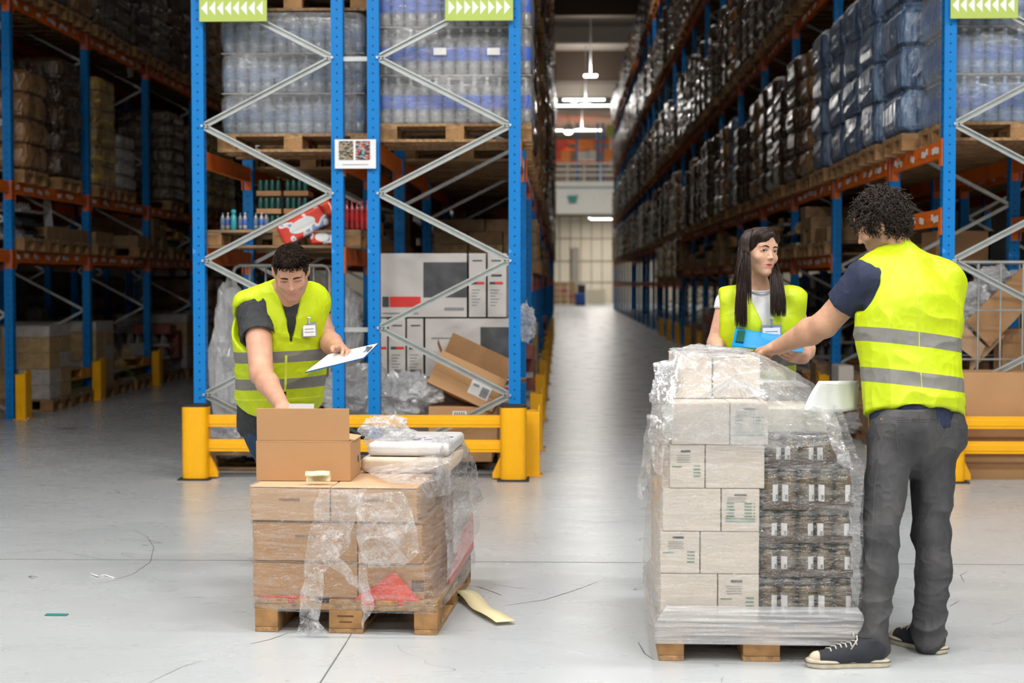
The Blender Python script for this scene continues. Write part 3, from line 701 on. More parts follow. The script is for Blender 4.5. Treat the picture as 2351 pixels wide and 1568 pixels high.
# ------------------------------------------------------------------ shelf at 1.77 m behind the reaching man
zs = 1.77; cxs = (at(475, 590, 12.6).x+at(845, 590, 12.6).x)/2
t = pallet_thing('wooden_pallet', 'weathered pallet on the low beam above the reaching man', (cxs, 12.75, zs), PI/2, .8, 1.25, (M['woodd'], M['woodb']))
zt = zs+.145
def pack_mat(name, base, blob, sc=9):
    m, n, l = nt_new(name); out = n.new('ShaderNodeOutputMaterial'); p = n.new('ShaderNodeBsdfPrincipled'); l.new(p.outputs[0], out.inputs[0]); p.inputs['Roughness'].default_value = .3; p.inputs['Coat Weight'].default_value = .6
    tc = n.new('ShaderNodeTexCoord'); t_ = n.new('ShaderNodeTexNoise'); t_.inputs['Scale'].default_value = sc; l.new(tc.outputs['Object'], t_.inputs[0]); t_.inputs['Detail'].default_value = 1
    r = n.new('ShaderNodeValToRGB'); r.color_ramp.interpolation = 'CONSTANT'; l.new(t_.outputs[0], r.inputs[0]); e = r.color_ramp.elements
    e[0].color = (*base, 1); e[1].position = .53; e[1].color = (*blob, 1); x = e.new(.62); x.color = (.25, .35, .6, 1)
    b = n.new('ShaderNodeBump'); b.inputs['Strength'].default_value = .4; t2 = n.new('ShaderNodeTexNoise'); t2.inputs['Scale'].default_value = 30; l.new(tc.outputs['Object'], t2.inputs[0]); l.new(t2.outputs[0], b.inputs['Height']); l.new(b.outputs[0], p.inputs['Normal'])
    l.new(r.outputs[0], p.inputs['Base Color']); return m
mred = pack_mat('red_white_pack_print', (.8, .045, .02), (.85, .8, .78)); mred2 = mat('red_orange_pack', (.85, .09, .02), .3, coat=.6, bump=.4, bscale=25)
for i, (px, py, w_, h_, ang, Y, lb) in enumerate([(700, 518, .40, .17, .48, 12.45, 'long red pack tilted on the low pallet, lower of two'), (722, 495, .36, .13, .42, 12.62, 'red pack tilted behind the long red pack'), (745, 545, .2, .12, 0, 12.5, 'small red and white pack standing left of the blue upright')]):
    p = at(px, py, Y); t = thing('plastic_pack', lb, 'pack', (p.x, Y, p.z-h_/2), group='red packs on the low pallet')
    R = Matrix.Rotation(-ang, 3, 'Y'); m = MB().box((0, 0, h_/2), (w_, .25, h_), R)
    o = build('wrapper', m, mred if i != 1 else mred2, t, local=True, bevel=.03)
    build('white_patch', MB().prism([(math.cos(a)*w_*.28, h_*.0+math.sin(a)*h_*.3) for a in [2*PI*k/20 for k in range(20)]], 0, .003, T=lambda v: (R @ Vector((v.x, -.126-v.z, v.y)))+Vector((0, 0, h_/2))), M['signw'], t, local=True)
mb_red = bottle_mats('red_bottle', (.45, .03, .03), (.6, .03, .03), (.7, .05, .05))
k = 0
for j in range(2):
    for i in range(5):
        p = at(797+i*11.5, 555, 12.5+j*.12); o = build('soda_bottle', bottle_mesh(.235, .021), mb_red, smooth=True, loc=None)
        o.location = (p.x, 12.5+j*.12, zt+.0); tag(o, 'red soda bottles standing between the two centre uprights', 'bottle', 'red soda bottles between the uprights')
mcan = mat('green_can', (.03, .12, .1), .25, .5); mcl = mat('can_silver', (.5, .55, .52), .3, .6)
for L in range(3):
    for i in range(2):
        p = at(622+i*62, 540, 12.85); t = thing('can_tray', 'tray of dark green cans, %s of the %s stack on the low pallet' % (['bottom', 'middle', 'top'][L], ['left', 'right'][i]), 'tray', (p.x, 12.9, zt+L*.145), group='trays of green cans')
        build('tray', MB().box((0, 0, .02), (.2, .28, .04)), M['card'], t, local=True)
        for a in range(4):
            m = MB().lathe([(.02, .005), (.0225, .012), (.0225, .11), (.018, .125), (.018, .128)], n=10)
            o = build('can', m, mcan, t, local=True, smooth=True); o.location = (-.073+a*.048, -.1, .004)
for i, px in enumerate((512, 524, 552, 563, 588, 601, 612)):
    p = at(px, 560, 12.5); o = build('bottle', bottle_mesh(.14, .02), BB if i % 2 else BA, smooth=True); o.location = (p.x, 12.5, zt); tag(o, 'small grey bottle lined up along the front of the low pallet', 'bottle', 'small grey bottles on the low pallet')
p = at(537, 560, 12.45); o = build('spray_bottle', MB().lathe([(.02, 0), (.024, .01), (.024, .11), (.012, .13), (.02, .135), (.02, .16), (.005, .165)], n=12), mat('teal_plastic', (.03, .35, .4), .25), smooth=True); o.location = (p.x, 12.45, zt); tag(o, 'teal capped bottle standing left on the low pallet', 'bottle')

# ------------------------------------------------------------------ crumpled film and heaps
def noise_lat(seed, n=24):
    R_ = np.random.RandomState(seed); return R_.rand(n, n, n)
def vnoise(P, f, seed=0):
    L = noise_lat(seed); n = L.shape[0]; q = np.asarray(P)*np.asarray(f)+100.3; i = np.floor(q).astype(int); u = q-i; u = u*u*(3-2*u); i = i % n; j = (i+1) % n
    x0, y0, z0 = i.T; x1, y1, z1 = j.T; a, b, c = u.T
    return ((L[x0, y0, z0]*(1-a)+L[x1, y0, z0]*a)*(1-b)+(L[x0, y1, z0]*(1-a)+L[x1, y1, z0]*a)*b)*(1-c)+((L[x0, y0, z1]*(1-a)+L[x1, y0, z1]*a)*(1-b)+(L[x0, y1, z1]*(1-a)+L[x1, y1, z1]*a)*b)*c
def ridged(P, f, seed): return 1-np.abs(2*vnoise(P, f, seed)-1)
def heap(name, label, c, rad, seed, amp=.35, sub=5, mat_=None, cat='film', parent=None, flat=0.):
    bm = bmesh.new(); bmesh.ops.create_icosphere(bm, subdivisions=sub, radius=1)
    V = np.array([v.co for v in bm.verts]); Fc = [tuple(v.index for v in f.verts) for f in bm.faces]; bm.free()
    d = .8+amp*(ridged(V, 1.6, seed)-.6)*1.2+amp*.55*(ridged(V, 3.7, seed+1)-.6)+amp*.3*(ridged(V, 8.5, seed+2)-.5)
    V = V*d[:, None]*np.array(rad)
    if flat: V[:, 2] = np.maximum(V[:, 2], -rad[2]*flat)
    V += np.array(c)
    o = mesh_obj(name, V.tolist(), Fc, mat_ or FILM_HEAP, parent, smooth=False)
    if parent is None: tag(o, label, cat)
    return o
def P2(px, py, Y): return at(px, py, Y)
heap('film_bag', 'tall sagging bag of clear film left of the reaching man', P2(535, 830, 12.75), (.21, .2, .72), 3, .3)
heap('film_bag', 'milky heap of used film low behind the yellow rail', P2(820, 905, 12.6), (.30, .24, .26), 5, .4)
heap('film_bag', 'heap of crumpled film leaning on the white appliance cartons', P2(920, 915, 12.55), (.26, .2, .22), 8, .5)
heap('film_bag', 'puffy film wad above the carton with white label, left of open carton', P2(980, 905, 12.4), (.15, .12, .1), 11, .5)
heap('film_bag', 'grey film sack standing behind the reaching man', P2(790, 760, 13.0), (.18, .18, .42), 14, .25)
heap('film_bag', 'film wad on the floor at the foot of the left upright', P2(520, 1005, 12.5), (.2, .15, .16), 19, .4)
heap('film_bag', 'film loosely hanging from the appliance cartons beside the aisle', P2(1205, 740, 12.7), (.09, .1, .16), 23, .5, mat_=FILM_LOOSE)

# roll cages
def roll_cage(label, x0, x1, y0, y1, z0, z1, nv, hz, name='roll_cage', r=.008):
    t = thing(name, label, 'roll cage', ((x0+x1)/2, (y0+y1)/2, 0))
    for y, nm in ((y0, 'front'), (y1, 'rear')):
        m = [(x0, y, z0), (x0, y, z1-.05), (x0+.015, y, z1-.015), (x0+.05, y, z1), (x1-.05, y, z1), (x1-.015, y, z1-.015), (x1, y, z1-.05), (x1, y, z0)]
        build('tube_frame', MB().tube(m, .014, 8), M['galv'], t)
        for i in range(1, nv+1):
            x = x0+(x1-x0)*i/(nv+1); build('wire', MB().cyl((x, y, z0+.1), (x, y, z1), r, 6), M['galv'], t)
        for z in hz: build('cross_bar', MB().cyl((x0, y, z), (x1, y, z), r*1.1, 6), M['galv'], t)
    build('base', MB().box(((x0+x1)/2, (y0+y1)/2, z0+.06), (x1-x0, y1-y0, .04)), M['galv'], t)
    for x in (x0+.06, x1-.06):
        for y in (y0+.06, y1-.06):
            build('caster', MB().cyl((x-.012, y, .06), (x+.012, y, .06), .06, 14), M['blackrub'], t)
    return t
a = at(548, 610, 12.9); b = at(765, 610, 12.9)
roll_cage('galvanised roll cage behind the reaching man', a.x, b.x, 12.7, 13.4, .08, a.z, 5, (.5, 1.0))
a = at(2192, 602, 12.55)
tC2 = roll_cage('galvanised wire roll cage full of scrap cardboard on the right', a.x, a.x+1.05, 12.5, 13.2, .08, a.z, 5, (at(2200, 712, 12.5).z, at(2200, 825, 12.5).z))

# ------------------------------------------------------------------ white appliance cartons in front bay of rack B
def deco_box(t, c, d, mats, pics=(), y=None):
    o = build('carton_body', MB().box(c, d), mats[0], t, bevel=.004)
    for (nm, x0, x1, z0, z1, mm) in pics:
        build(nm, MB().box(((x0+x1)/2, c[1]-d[1]/2-.0015, (z0+z1)/2), (x1-x0, .002, z1-z0)), mm, t)
mpic = mat('dark_appliance_picture', (.035, .035, .04), .35, var=.9, scale=7, col2=(.11, .11, .115))
mcw = mat('appliance_carton', (.62, .58, .55), .5, var=.06, scale=3)
def app_carton(px0, px1, py0, py1, label, pics, Y=12.75, D=.75, grp='white appliance cartons'):
    a, b = at(px0+1.5, py1-1, Y), at(px1-1.5, py0+1.5, Y)
    t = thing('appliance_carton', label, 'carton', ((a.x+b.x)/2, Y+D/2, a.z), group=grp)
    L = []
    for nm, qx0, qx1, qy0, qy1, mm in pics:
        p, q = at(qx0, qy1, Y), at(qx1, qy0, Y); L.append((nm, p.x, q.x, p.z, q.z, mm))
    deco_box(t, ((a.x+b.x)/2, Y+D/2, (a.z+b.z)/2), (b.x-a.x, D, b.z-a.z), [mcw], L)
B_ = M['ink']; R_d = M['red']; G_ = M['inkgr']
def narrow(px, py, w=38):
    return [('logo', px+8, px+w-8, py+14, py+17, B_), ('black_stripe', px+4, px+17, py+64, py+70, B_), ('red_stripe', px+17, px+w-3, py+64, py+70, R_d)]+[('text_line', px+6, px+w-12-(i % 3)*4, py+82+i*7, py+84+i*7, G_) for i in range(6)]
app_carton(872, 1073, 580, 729, 'wide white appliance carton, upper row, with dark picture and red band', [('picture', 972, 1072, 602, 683, mpic), ('black_band', 878, 893, 681, 705, B_), ('red_band', 895, 966, 681, 705, R_d), ('text_line', 878, 960, 718, 721, G_), ('text_line', 1020, 1065, 706, 713, G_)])
app_carton(1075, 1117, 580, 729, 'narrow white carton with red stripe, upper row, beside the wide carton', narrow(1077, 583))
app_carton(1118, 1164, 580, 729, 'narrow white carton with red stripe, upper row, nearest the aisle', narrow(1120, 583)+[('handle_hole', 1128, 1152, 630, 635, B_)])
app_carton(852, 890, 730, 866, 'narrow white carton, second row, behind the blue upright', narrow(854, 732, 36))
app_carton(891, 932, 730, 866, 'narrow white carton, second row, second from the left upright', narrow(893, 732)+[('barcode', 900, 926, 848, 860, G_)])
app_carton(933, 973, 730, 866, 'narrow white carton, second row, beside the wide lower carton', narrow(935, 732)+[('barcode', 942, 968, 848, 860, G_)])
app_carton(975, 1186, 730, 866, 'wide white appliance carton, second row, behind the open brown carton', [('picture', 1103, 1184, 751, 831, mpic), ('text_line', 990, 1040, 775, 778, G_)])
app_carton(860, 1000, 867, 1012, 'white appliance carton, bottom row left, behind the heaped film', [('text_line', 880, 960, 900, 903, G_)])
app_carton(1002, 1186, 867, 1012, 'white appliance carton, bottom row right, behind the yellow guard', [('red_band', 1150, 1180, 890, 900, R_d), ('text_line', 1150, 1178, 925, 928, G_), ('text_line', 1150, 1178, 940, 943, G_)])
cb = at(1022, 1040, 12.75)
pallet_thing('wooden_pallet', 'dark old pallet on the floor beneath the appliance cartons', (cb.x, 13.15, .0), PI/2, .8, 1.15, (M['woodd'], M['woodb']))
pallet_thing('wooden_pallet', 'old pallet on the floor behind the yellow rail, beneath the film heap', (at(640, 1060, 12.75).x, 12.75, .0), PI/2, .8, 1.15, (M['woodd'], M['woodb']))
# open brown carton, tilted
def open_carton(name, label, c, R, w, d, h, flaps, mats, cat='carton', th=.005):
    t = thing(name, label, cat, c); t.rotation_euler = R.to_euler()
    B = [('wall_panel', (0, -d/2, h/2), (w, th, h)), ('wall_panel', (0, d/2, h/2), (w, th, h)), ('wall_panel', (-w/2, 0, h/2), (th, d, h)), ('wall_panel', (w/2, 0, h/2), (th, d, h)), ('bottom_panel', (0, 0, th/2), (w, d, th))]
    for n_, cc, dd in B: build(n_, MB().box(cc, dd), mats, t, local=True)
    for (side, fl, ang) in flaps:
        Rf = Matrix.Rotation(ang, 3, 'X') if side in 'fb' else Matrix.Rotation(ang, 3, 'Y')
        o_ = {'f': Vector((0, -d/2, h)), 'b': Vector((0, d/2, h)), 'l': Vector((-w/2, 0, h)), 'r': Vector((w/2, 0, h))}[side]
        L = w if side in 'fb' else d
        sz = (L-.01, th, fl) if side in 'fb' else (th, L-.01, fl)
        m = MB().box((0, 0, fl/2), sz); m.v = [tuple(Rf @ Vector(v)+o_) for v in m.v]; build('flap', m, mats, t, local=True)
    return t
p = at(1052, 905, 12.3)
t = open_carton('open_carton', 'open brown carton lying tilted behind the yellow guard with a white label', (p.x, 12.42, p.z-.05), Matrix.Rotation(math.radians(25), 3, 'Y') @ Matrix.Rotation(math.radians(-12), 3, 'X'), .56, .3, .28, [('b', .22, .5), ('l', .1, -.8), ('r', .16, 1.)], M['card'])
build('label', MB().box((.12, -.155, .12), (.17, .003, .12)), M['label'], t, local=True); build('label_print', MB().box((.16, -.157, .11), (.06, .003, .08)), M['inkgr'], t, local=True); build('label_print', MB().box((.08, -.157, .14), (.05, .003, .02)), M['inkgr'], t, local=True)
def closed_carton(name, label, px0, px1, py0, py1, Y, D, mats, lab=None, grp=None, rz=0):
    a, b = at(px0, py1, Y), at(px1, py0, Y); w, h = b.x-a.x, b.z-a.z
    t = thing(name, label, 'carton', ((a.x+b.x)/2, Y+D/2, a.z), rz, grp)
    build('carton_body', MB().box((0, 0, h/2), (w, D, h)), mats, t, local=True, bevel=.004)
    build('packing_tape', MB().box((0, 0, h+.001), (w, .05, .001)), M['cardl'], t, local=True)
    if lab: 
        build('label', MB().box((lab[0]*w, -D/2-.001, h*lab[1]), (lab[2], .002, lab[3])), M['label'], t, local=True)
        for i in range(5): build('bar', MB().box((lab[0]*w+(-.4+.2*i)*lab[2]*.8, -D/2-.0025, h*lab[1]), (lab[2]*.08, .001, lab[3]*.7)), M['ink'], t, local=True)
    return t
closed_carton('brown_carton', 'brown carton with barcode label under the tilted open carton', 984, 1142, 934, 1016, 12.3, .5, M['card'], (-.05, .8, .11, .045))
closed_carton('brown_carton', 'long brown carton behind the lower yellow rail', 990, 1130, 1019, 1060, 12.35, .4, M['card'])
# scrap behind the right guard
closed_carton('brown_carton', 'huge plain brown carton standing on the floor behind the right yellow guard', 2192, 2560, 856, 1106, 12.0, .42, M['card'])
def sheet(name, label, pts, Y, mats, th=.012, dy=(0, 0, 0, 0)):
    P = [at(x, y, Y+d) for (x, y), d in zip(pts, dy)]; n_ = (P[1]-P[0]).cross(P[-1]-P[0]).normalized()*th
    V = P+[q+n_ for q in P]; N = len(P)
    return tag(mesh_obj(name, V, [tuple(range(N))[::-1], tuple(range(N, 2*N))]+[(i, (i+1) % N, N+(i+1) % N, N+i) for i in range(N)], mats), label, 'cardboard')
sheet('cardboard_sheet', 'large brown cardboard sheet slanting inside the wire cage', [(2216, 738), (2271, 796), (2420, 640), (2365, 596)], 12.75, M['card'], dy=(0, 0, .1, .1))
sheet('cardboard_flap', 'pointed brown cardboard piece hanging left in the wire cage', [(2186, 785), (2210, 742), (2262, 795), (2245, 830)], 12.7, M['cardl'])
sheet('cardboard_flap', 'narrow torn cardboard strip low in the wire cage', [(2225, 858), (2230, 820), (2300, 765), (2308, 770), (2272, 855)], 12.8, M['cardl'])
closed_carton('brown_carton', 'brown carton at the right inside the wire cage', 2300, 2440, 755, 856, 12.9, .25, M['card'])
heap('film_bag', 'crumpled clear film stuffed top left of the wire cage', P2(2225, 700, 12.9), (.17, .15, .2), 31, .5)
heap('film_bag', 'crumpled clear film above the slanting cardboard sheet', P2(2290, 650, 13.0), (.2, .15, .14), 33, .5)
closed_carton('brown_carton', 'big brown carton deep on the floor behind the curly haired man', 2080, 2190, 560, 640, 16.0, .6, M['card'])
closed_carton('brown_carton', 'wide brown carton with small black print above the wire cage', 2150, 2270, 530, 600, 14.6, .6, M['card'])
closed_carton('black_box', 'black printed box above the wire cage', 2274, 2320, 530, 595, 14.6, .4, mat('black_printed', (.015, .015, .02), .4))
heap('film_bag', 'small crumpled film wad on the floor left of the curly haired man', P2(1965, 975, 15.2)+Vector((0, 0, .02)), (.25, .3, .1), 37, .4)
closed_carton('white_bucket_box', 'white container on the floor between paper and blue upright', 1925, 1960, 840, 905, 15.5, .4, M['cardw'])
# red carton high on the right rack
p = at(1790, 40, 19.); 
t_ = closed_carton('red_carton', 'bright red carton high on the upper shelf of the right rack', 1766, 1814, -30, 94, 19.5, .5, WM['red']); t_.location.z = 4.77+.147+1.2-1.2; t_.location.x = XC[0]+.15
# ------------------------------------------------------------------ far end
closed_carton('brown_carton', 'pale box standing on the floor at the far end wall', 1348, 1390, 664, 698, 104, 1., mat('pale_box', (.75, .68, .5), .6))
t = thing('carton_stack', 'tall brown stack of cartons at the far end of the aisle', 'cartons', at(1295, 702, 101))
for i in range(4):
    for j in range(3): build('carton', MB().box((-.45+j*.5-.05, 0, .25+i*.36), (.46, .8, .33)), CM[(i+j) % 2*6 if (i*j) % 3 else 0], t, local=True)
t = thing('pallet_truck', 'small blue pallet truck parked at the far end', 'truck', (at(1332, 698, 102).x, 102, 0))
build('body', MB().box((0, 0, .4), (.7, .9, .8)), mat('truck_blue', (.02, .08, .3), .4), t, local=True, bevel=.05); build('mast', MB().box((.1, .3, .9), (.5, .1, .9)), M['blackrub'], t, local=True); build('fork', MB().box((0, -.9, .1), (.5, 1., .08)), M['blackrub'], t, local=True)
YM = 107
t = thing('mezzanine_rack', 'bright orange and blue rack of red goods on the mezzanine', 'rack', (0, YM, 8.1))
for px in (1262, 1325, 1372, 1384): 
    a = at(px, 440, YM); build('upright', MB().box((a.x, YM, 10.2), (.13, .13, 4.2)), M['blue'], t)
for py in (325, 345, 373):
    z_ = at(1300, py, YM).z; build('beam', MB().box((0, YM, z_), (7, .1, .22)), M['orange'], t)
t.location.z = 8.1
R_ = random.Random(4)
for i, (px, lv, w_, h_, c) in enumerate([(1278, 0, 20, 24, 6), (1299, 0, 20, 22, 4), (1338, 0, 24, 20, 2), (1360, 0, 17, 22, 2), (1288, 1, 30, 17, 6), (1345, 1, 34, 17, 4), (1290, 2, 24, 12, 1), (1335, 2, 34, 12, 0), (1395, 0, 18, 24, 4)]):
    s_ = YM/3600; x_ = at(px, 380, YM).x; zb = [at(1300, 372, YM).z+.11, at(1300, 344, YM).z+.11, 6.72][lv]
    tag(build('mezzanine_box', MB().box((x_, YM, zb+h_*s_/2), (w_*s_, .8, h_*s_)), mat('mezz_box_%d' % i, {6: (.85, .08, .04), 4: (.95, .3, .04), 2: (.7, .66, .6), 1: (.5, .34, .16), 0: (.34, .2, .09)}[c], .5)), '%s box on the mezzanine rack, %s from left' % ({6: 'red', 4: 'orange', 2: 'white', 1: 'tan', 0: 'brown'}[c], ORD[i]), 'box', 'boxes on the mezzanine rack')
t = thing('railing', 'white railing along the mezzanine edge', 'railing', (0, 104.1, 8.15))
for py in (375, 389, 402): z_ = at(1300, py, 104.1).z; build('rail', MB().box((0, 104.1, z_), (14, .06, .09)), fasc, t)
for i in range(10): build('railing_post', MB().box((-5+i*1.1, 104.1, 8.8), (.08, .06, 1.3)), fasc, t)
p_ = at(1402, 300, 106.85); t = thing('lime_notice', 'lime notice board on the mezzanine rack', 'sign', p_); build('sign_board', MB().box((0, 0, 0), (.55, .05, .8)), M['green'], t, local=True); build('bracket', MB().box((0, .1, -1.), (.08, .08, 3.)), fasc, t, local=True)
t = thing('exit_sign', 'small green lit exit sign hung under the mezzanine fascia', 'sign', at(1315, 458, 103.6)); build('sign_face', MB().box((0, 0, 0), (.5, .05, .3)), mat('exit_green', (.02, .25, .22), .5), t, local=True); build('bracket', MB().box((0, 0, .2), (.7, .04, .12)), mat('exit_b', (.03, .3, .3), .5), t, local=True)
# ------------------------------------------------------------------ sculpting by distance fields
import openvdb
from mathutils.bvhtree import BVHTree
def V3(*a): return np.array(a, dtype=np.float64)
def nrm(v): v = np.asarray(v, float); return v/np.linalg.norm(v)
def frame(fwd, up):                       # columns: right, forward, up  (right-handed: right x forward = up)
    f = nrm(fwd); u = np.asarray(up, float); u = nrm(u-f*np.dot(u, f)); r = np.cross(f, u); return np.stack([r, f, u], 1)
class Sdf:
    def __init__(s, lo, hi, res):
        s.lo = np.array(lo, float); s.res = res; s.n = np.ceil((np.array(hi)-s.lo)/res).astype(int)+1
        s.a = np.full(s.n, .06, np.float32)
    def blk(s, lo, hi):
        i0 = np.clip(np.floor((np.array(lo)-s.lo)/s.res).astype(int), 0, s.n); i1 = np.clip(np.ceil((np.array(hi)-s.lo)/s.res).astype(int)+1, 0, s.n)
        if np.any(i1 <= i0): return None, None
        ax = [s.lo[k]+s.res*np.arange(i0[k], i1[k], dtype=np.float32) for k in range(3)]
        P = np.stack(np.meshgrid(*ax, indexing='ij'), -1).astype(np.float32)
        return (slice(i0[0], i1[0]), slice(i0[1], i1[1]), slice(i0[2], i1[2])), P
    def put(s, sl, d, k, sub):
        a = s.a[sl]
        if sub:
            d = -d; h = np.maximum(k-np.abs(a-d), 0)/k; s.a[sl] = np.maximum(a, d)+h*h*k*.25
        else:
            h = np.maximum(k-np.abs(a-d), 0)/k; s.a[sl] = np.minimum(a, d)-h*h*k*.25
    def cone(s, a, b, ra, rb, k=.012, sub=False, R=None, sc=None):
        a = np.asarray(a, float); b = np.asarray(b, float); rm = max(ra, rb)*(max(sc) if sc is not None else 1)+.05+k
        sl, P = s.blk(np.minimum(a, b)-rm, np.maximum(a, b)+rm)
        if sl is None: return s
        if R is not None:
            sc = np.array(sc); A = (R/sc[None, :]); P = (P-a.astype(np.float32)) @ A.astype(np.float32); b2 = (b-a) @ A; a2 = V3(0, 0, 0); m = sc.min()
        else: P = P-a.astype(np.float32); b2 = b-a; m = 1.
        L = max(float(b2 @ b2), 1e-9); t = np.clip(P @ b2.astype(np.float32)/L, 0, 1)
        d = np.sqrt(((P-t[..., None]*b2.astype(np.float32))**2).sum(-1))-(ra+(rb-ra)*t)
        s.put(sl, d*m, k, sub); return s
    def ell(s, c, r, R=None, k=.012, sub=False):
        c = np.asarray(c, float); r = np.asarray(r, float); rm = r.max()+.05+k
        sl, P = s.blk(c-rm, c+rm)
        if sl is None: return s
        P = P-c.astype(np.float32)
        if R is not None: P = P @ R.astype(np.float32)
        q = np.sqrt(((P/r.astype(np.float32))**2).sum(-1)); q2 = np.sqrt(((P/(r*r).astype(np.float32))**2).sum(-1))+1e-6
        s.put(sl, q*(q-1)/q2, k, sub); return s
    def box(s, c, h, R=None, rad=.005, k=.01, sub=False):
        c = np.asarray(c, float); h = np.asarray(h, float); rm = np.linalg.norm(h)+.05+k
        sl, P = s.blk(c-rm, c+rm)
        if sl is None: return s
        P = P-c.astype(np.float32)
        if R is not None: P = P @ R.astype(np.float32)
        q = np.abs(P)-(h-rad).astype(np.float32); d = np.sqrt((np.maximum(q, 0)**2).sum(-1))+np.minimum(q.max(-1), 0)-rad
        s.put(sl, d, k, sub); return s
    def plane(s, p, n, k=.006):           # cut away everything on the side n points to
        n = nrm(n); sl, P = s.blk(s.lo, s.lo+s.n*s.res); d = (P-np.asarray(p, np.float32)) @ n.astype(np.float32)
        s.put(sl, -d, k, True); return s
    def mesh(s, sm=1):
        s.a[0] = s.a[-1] = .06; s.a[:, 0] = s.a[:, -1] = .06; s.a[:, :, 0] = s.a[:, :, -1] = .06
        g = openvdb.FloatGrid(.06); g.copyFromArray(s.a); pts, q = g.convertToQuads(isovalue=0.)
        V = np.asarray(pts, np.float64)*s.res+s.lo; Q = np.asarray(q, np.int64)
        # orientation
        a, b, c = V[Q[:, 0]], V[Q[:, 1]], V[Q[:, 2]]; vol = (a*np.cross(b, c)).sum()
        if vol < 0: Q = Q[:, ::-1]
        for _ in range(sm):
            W = V.copy(); cnt = np.ones(len(V))
            for i in range(4):
                np.add.at(W, Q[:, i], V[Q[:, (i+1) % 4]]); np.add.at(cnt, Q[:, i], 1)
            V = W/cnt[:, None]
        return V, Q
def vnormals(V, Q):
    n = np.cross(V[Q[:, 2]]-V[Q[:, 0]], V[Q[:, 3]]-V[Q[:, 1]]); N = np.zeros_like(V)
    for i in range(4): np.add.at(N, Q[:, i], n)
    return N/(np.linalg.norm(N, axis=1)[:, None]+1e-12)
def skin_obj(name, V, Q, mats, parent, attrs=None, mi=None):
    me = bpy.data.meshes.new(name); w = np.array(parent.location); o = bpy.data.objects.new(name, me); COL.objects.link(o)
    V = V-w; me.vertices.add(len(V)); me.vertices.foreach_set('co', V.astype(np.float32).ravel())
    me.loops.add(Q.size); me.loops.foreach_set('vertex_index', Q.astype(np.int32).ravel()); me.polygons.add(len(Q))
    me.polygons.foreach_set('loop_start', np.arange(0, Q.size, 4, dtype=np.int32)); me.polygons.foreach_set('loop_total', np.full(len(Q), 4, np.int32))
    for m in (mats if isinstance(mats, list) else [mats]): me.materials.append(m)
    if mi is not None: me.polygons.foreach_set('material_index', mi.astype(np.int32))
    me.polygons.foreach_set('use_smooth', np.ones(len(Q), bool))
    for k, a in (attrs or {}).items():
        at_ = me.attributes.new(k, 'FLOAT', 'POINT'); at_.data.foreach_set('value', a.astype(np.float32))
    me.update(calc_edges=True); me.validate(); o.parent = parent; return o
def folds(V, N, specs):
    """cloth folds: specs = (amplitude, frequency vector, seed, weight array or None, frame or None)"""
    D = np.zeros(len(V))
    for amp, f, seed, w, R in specs:
        P = V if R is None else V @ R
        P = P+.035*(vnoise(P, 9, seed+50)-.5)[:, None]
        d = amp*(ridged(P, f, seed)**2-.4); D += d*w if w is not None else d
    return V+N*D[:, None]

# ------------------------------------------------------------------ materials for people
def skin_mat(name, col, lipc, stubc=(.16, .09, .06)):
    m = mat(name, col, .45, sss=.12, var=.12, scale=22, bump=.12, bscale=260, spec=.4); n = m.node_tree.nodes; l = m.node_tree.links
    p = [x for x in n if x.type == 'BSDF_PRINCIPLED'][0]; src = p.inputs['Base Color'].links[0].from_socket
    for k, c, a in (('stubble', stubc, .62), ('lips', lipc, 1.)):
        at_ = n.new('ShaderNodeAttribute'); at_.attribute_name = k
        mx = n.new('ShaderNodeMix'); mx.data_type = 'RGBA'; l.new(math_node(n, l, 'MULTIPLY', at_.outputs['Fac'], a), mx.inputs[0]); l.new(src, mx.inputs[6]); mx.inputs[7].default_value = (*c, 1); src = mx.outputs[2]
    l.new(src, p.inputs['Base Color']); return m
def sst(x, a, b): u = np.clip((x-a)/(b-a), 0, 1); return u*u*(3-2*u)
def face_attrs(V, hc, Rh, s, beard=0.):
    L = ((V-hc) @ Rh)/s; x, y, z = np.abs(L[:, 0]), L[:, 1], L[:, 2]
    top = -.0530-.0062*(x/.025)**2+.0012*np.exp(-((x-.005)/.003)**2); bot = -.0732+.0105*(x/.0255)**2
    lips = sst(top-z, -.0008, .0012)*sst(z-bot, -.0008, .0012)*(1-sst(x, .0245, .0285))*(y > .06)
    line = -.045+.02*sst(x, .02, .055)+.5*np.clip(.035-y, 0, .2)
    b = sst(line-z, -.004, .012)*(1-sst(-z, .105, .125))*sst(y, -.03, .0)*(1-lips)
    must = np.exp(-((z+.045)/.005)**2)*(x < .024)*(y > .07); return dict(lips=lips, stubble=np.clip(b+must*.8, 0, 1)*beard)
SKA = skin_mat('skin_rosy', (.62, .33, .225), (.47, .22, .16)); SKB = skin_mat('skin_warm', (.68, .39, .27), (.52, .17, .14)); SKC = skin_mat('skin_tan', (.64, .36, .235), (.45, .18, .14))
LIP = mat('lips', (.50, .16, .14), .35); MOUTH = mat('mouth_inside', (.12, .02, .02), .6)
HAIRD = mat('hair_dark_brown', (.030, .017, .011), .55, spec=.3); HAIRB = mat('hair_brown_black', (.030, .015, .011), .38, spec=.45); HAIRC = mat('hair_curly_dark', (.028, .017, .013), .42, spec=.4)
EYEW = mat('eye_white', (.8, .77, .74), .2); IRIS = mat('iris_brown', (.06, .025, .012), .15, coat=.8)
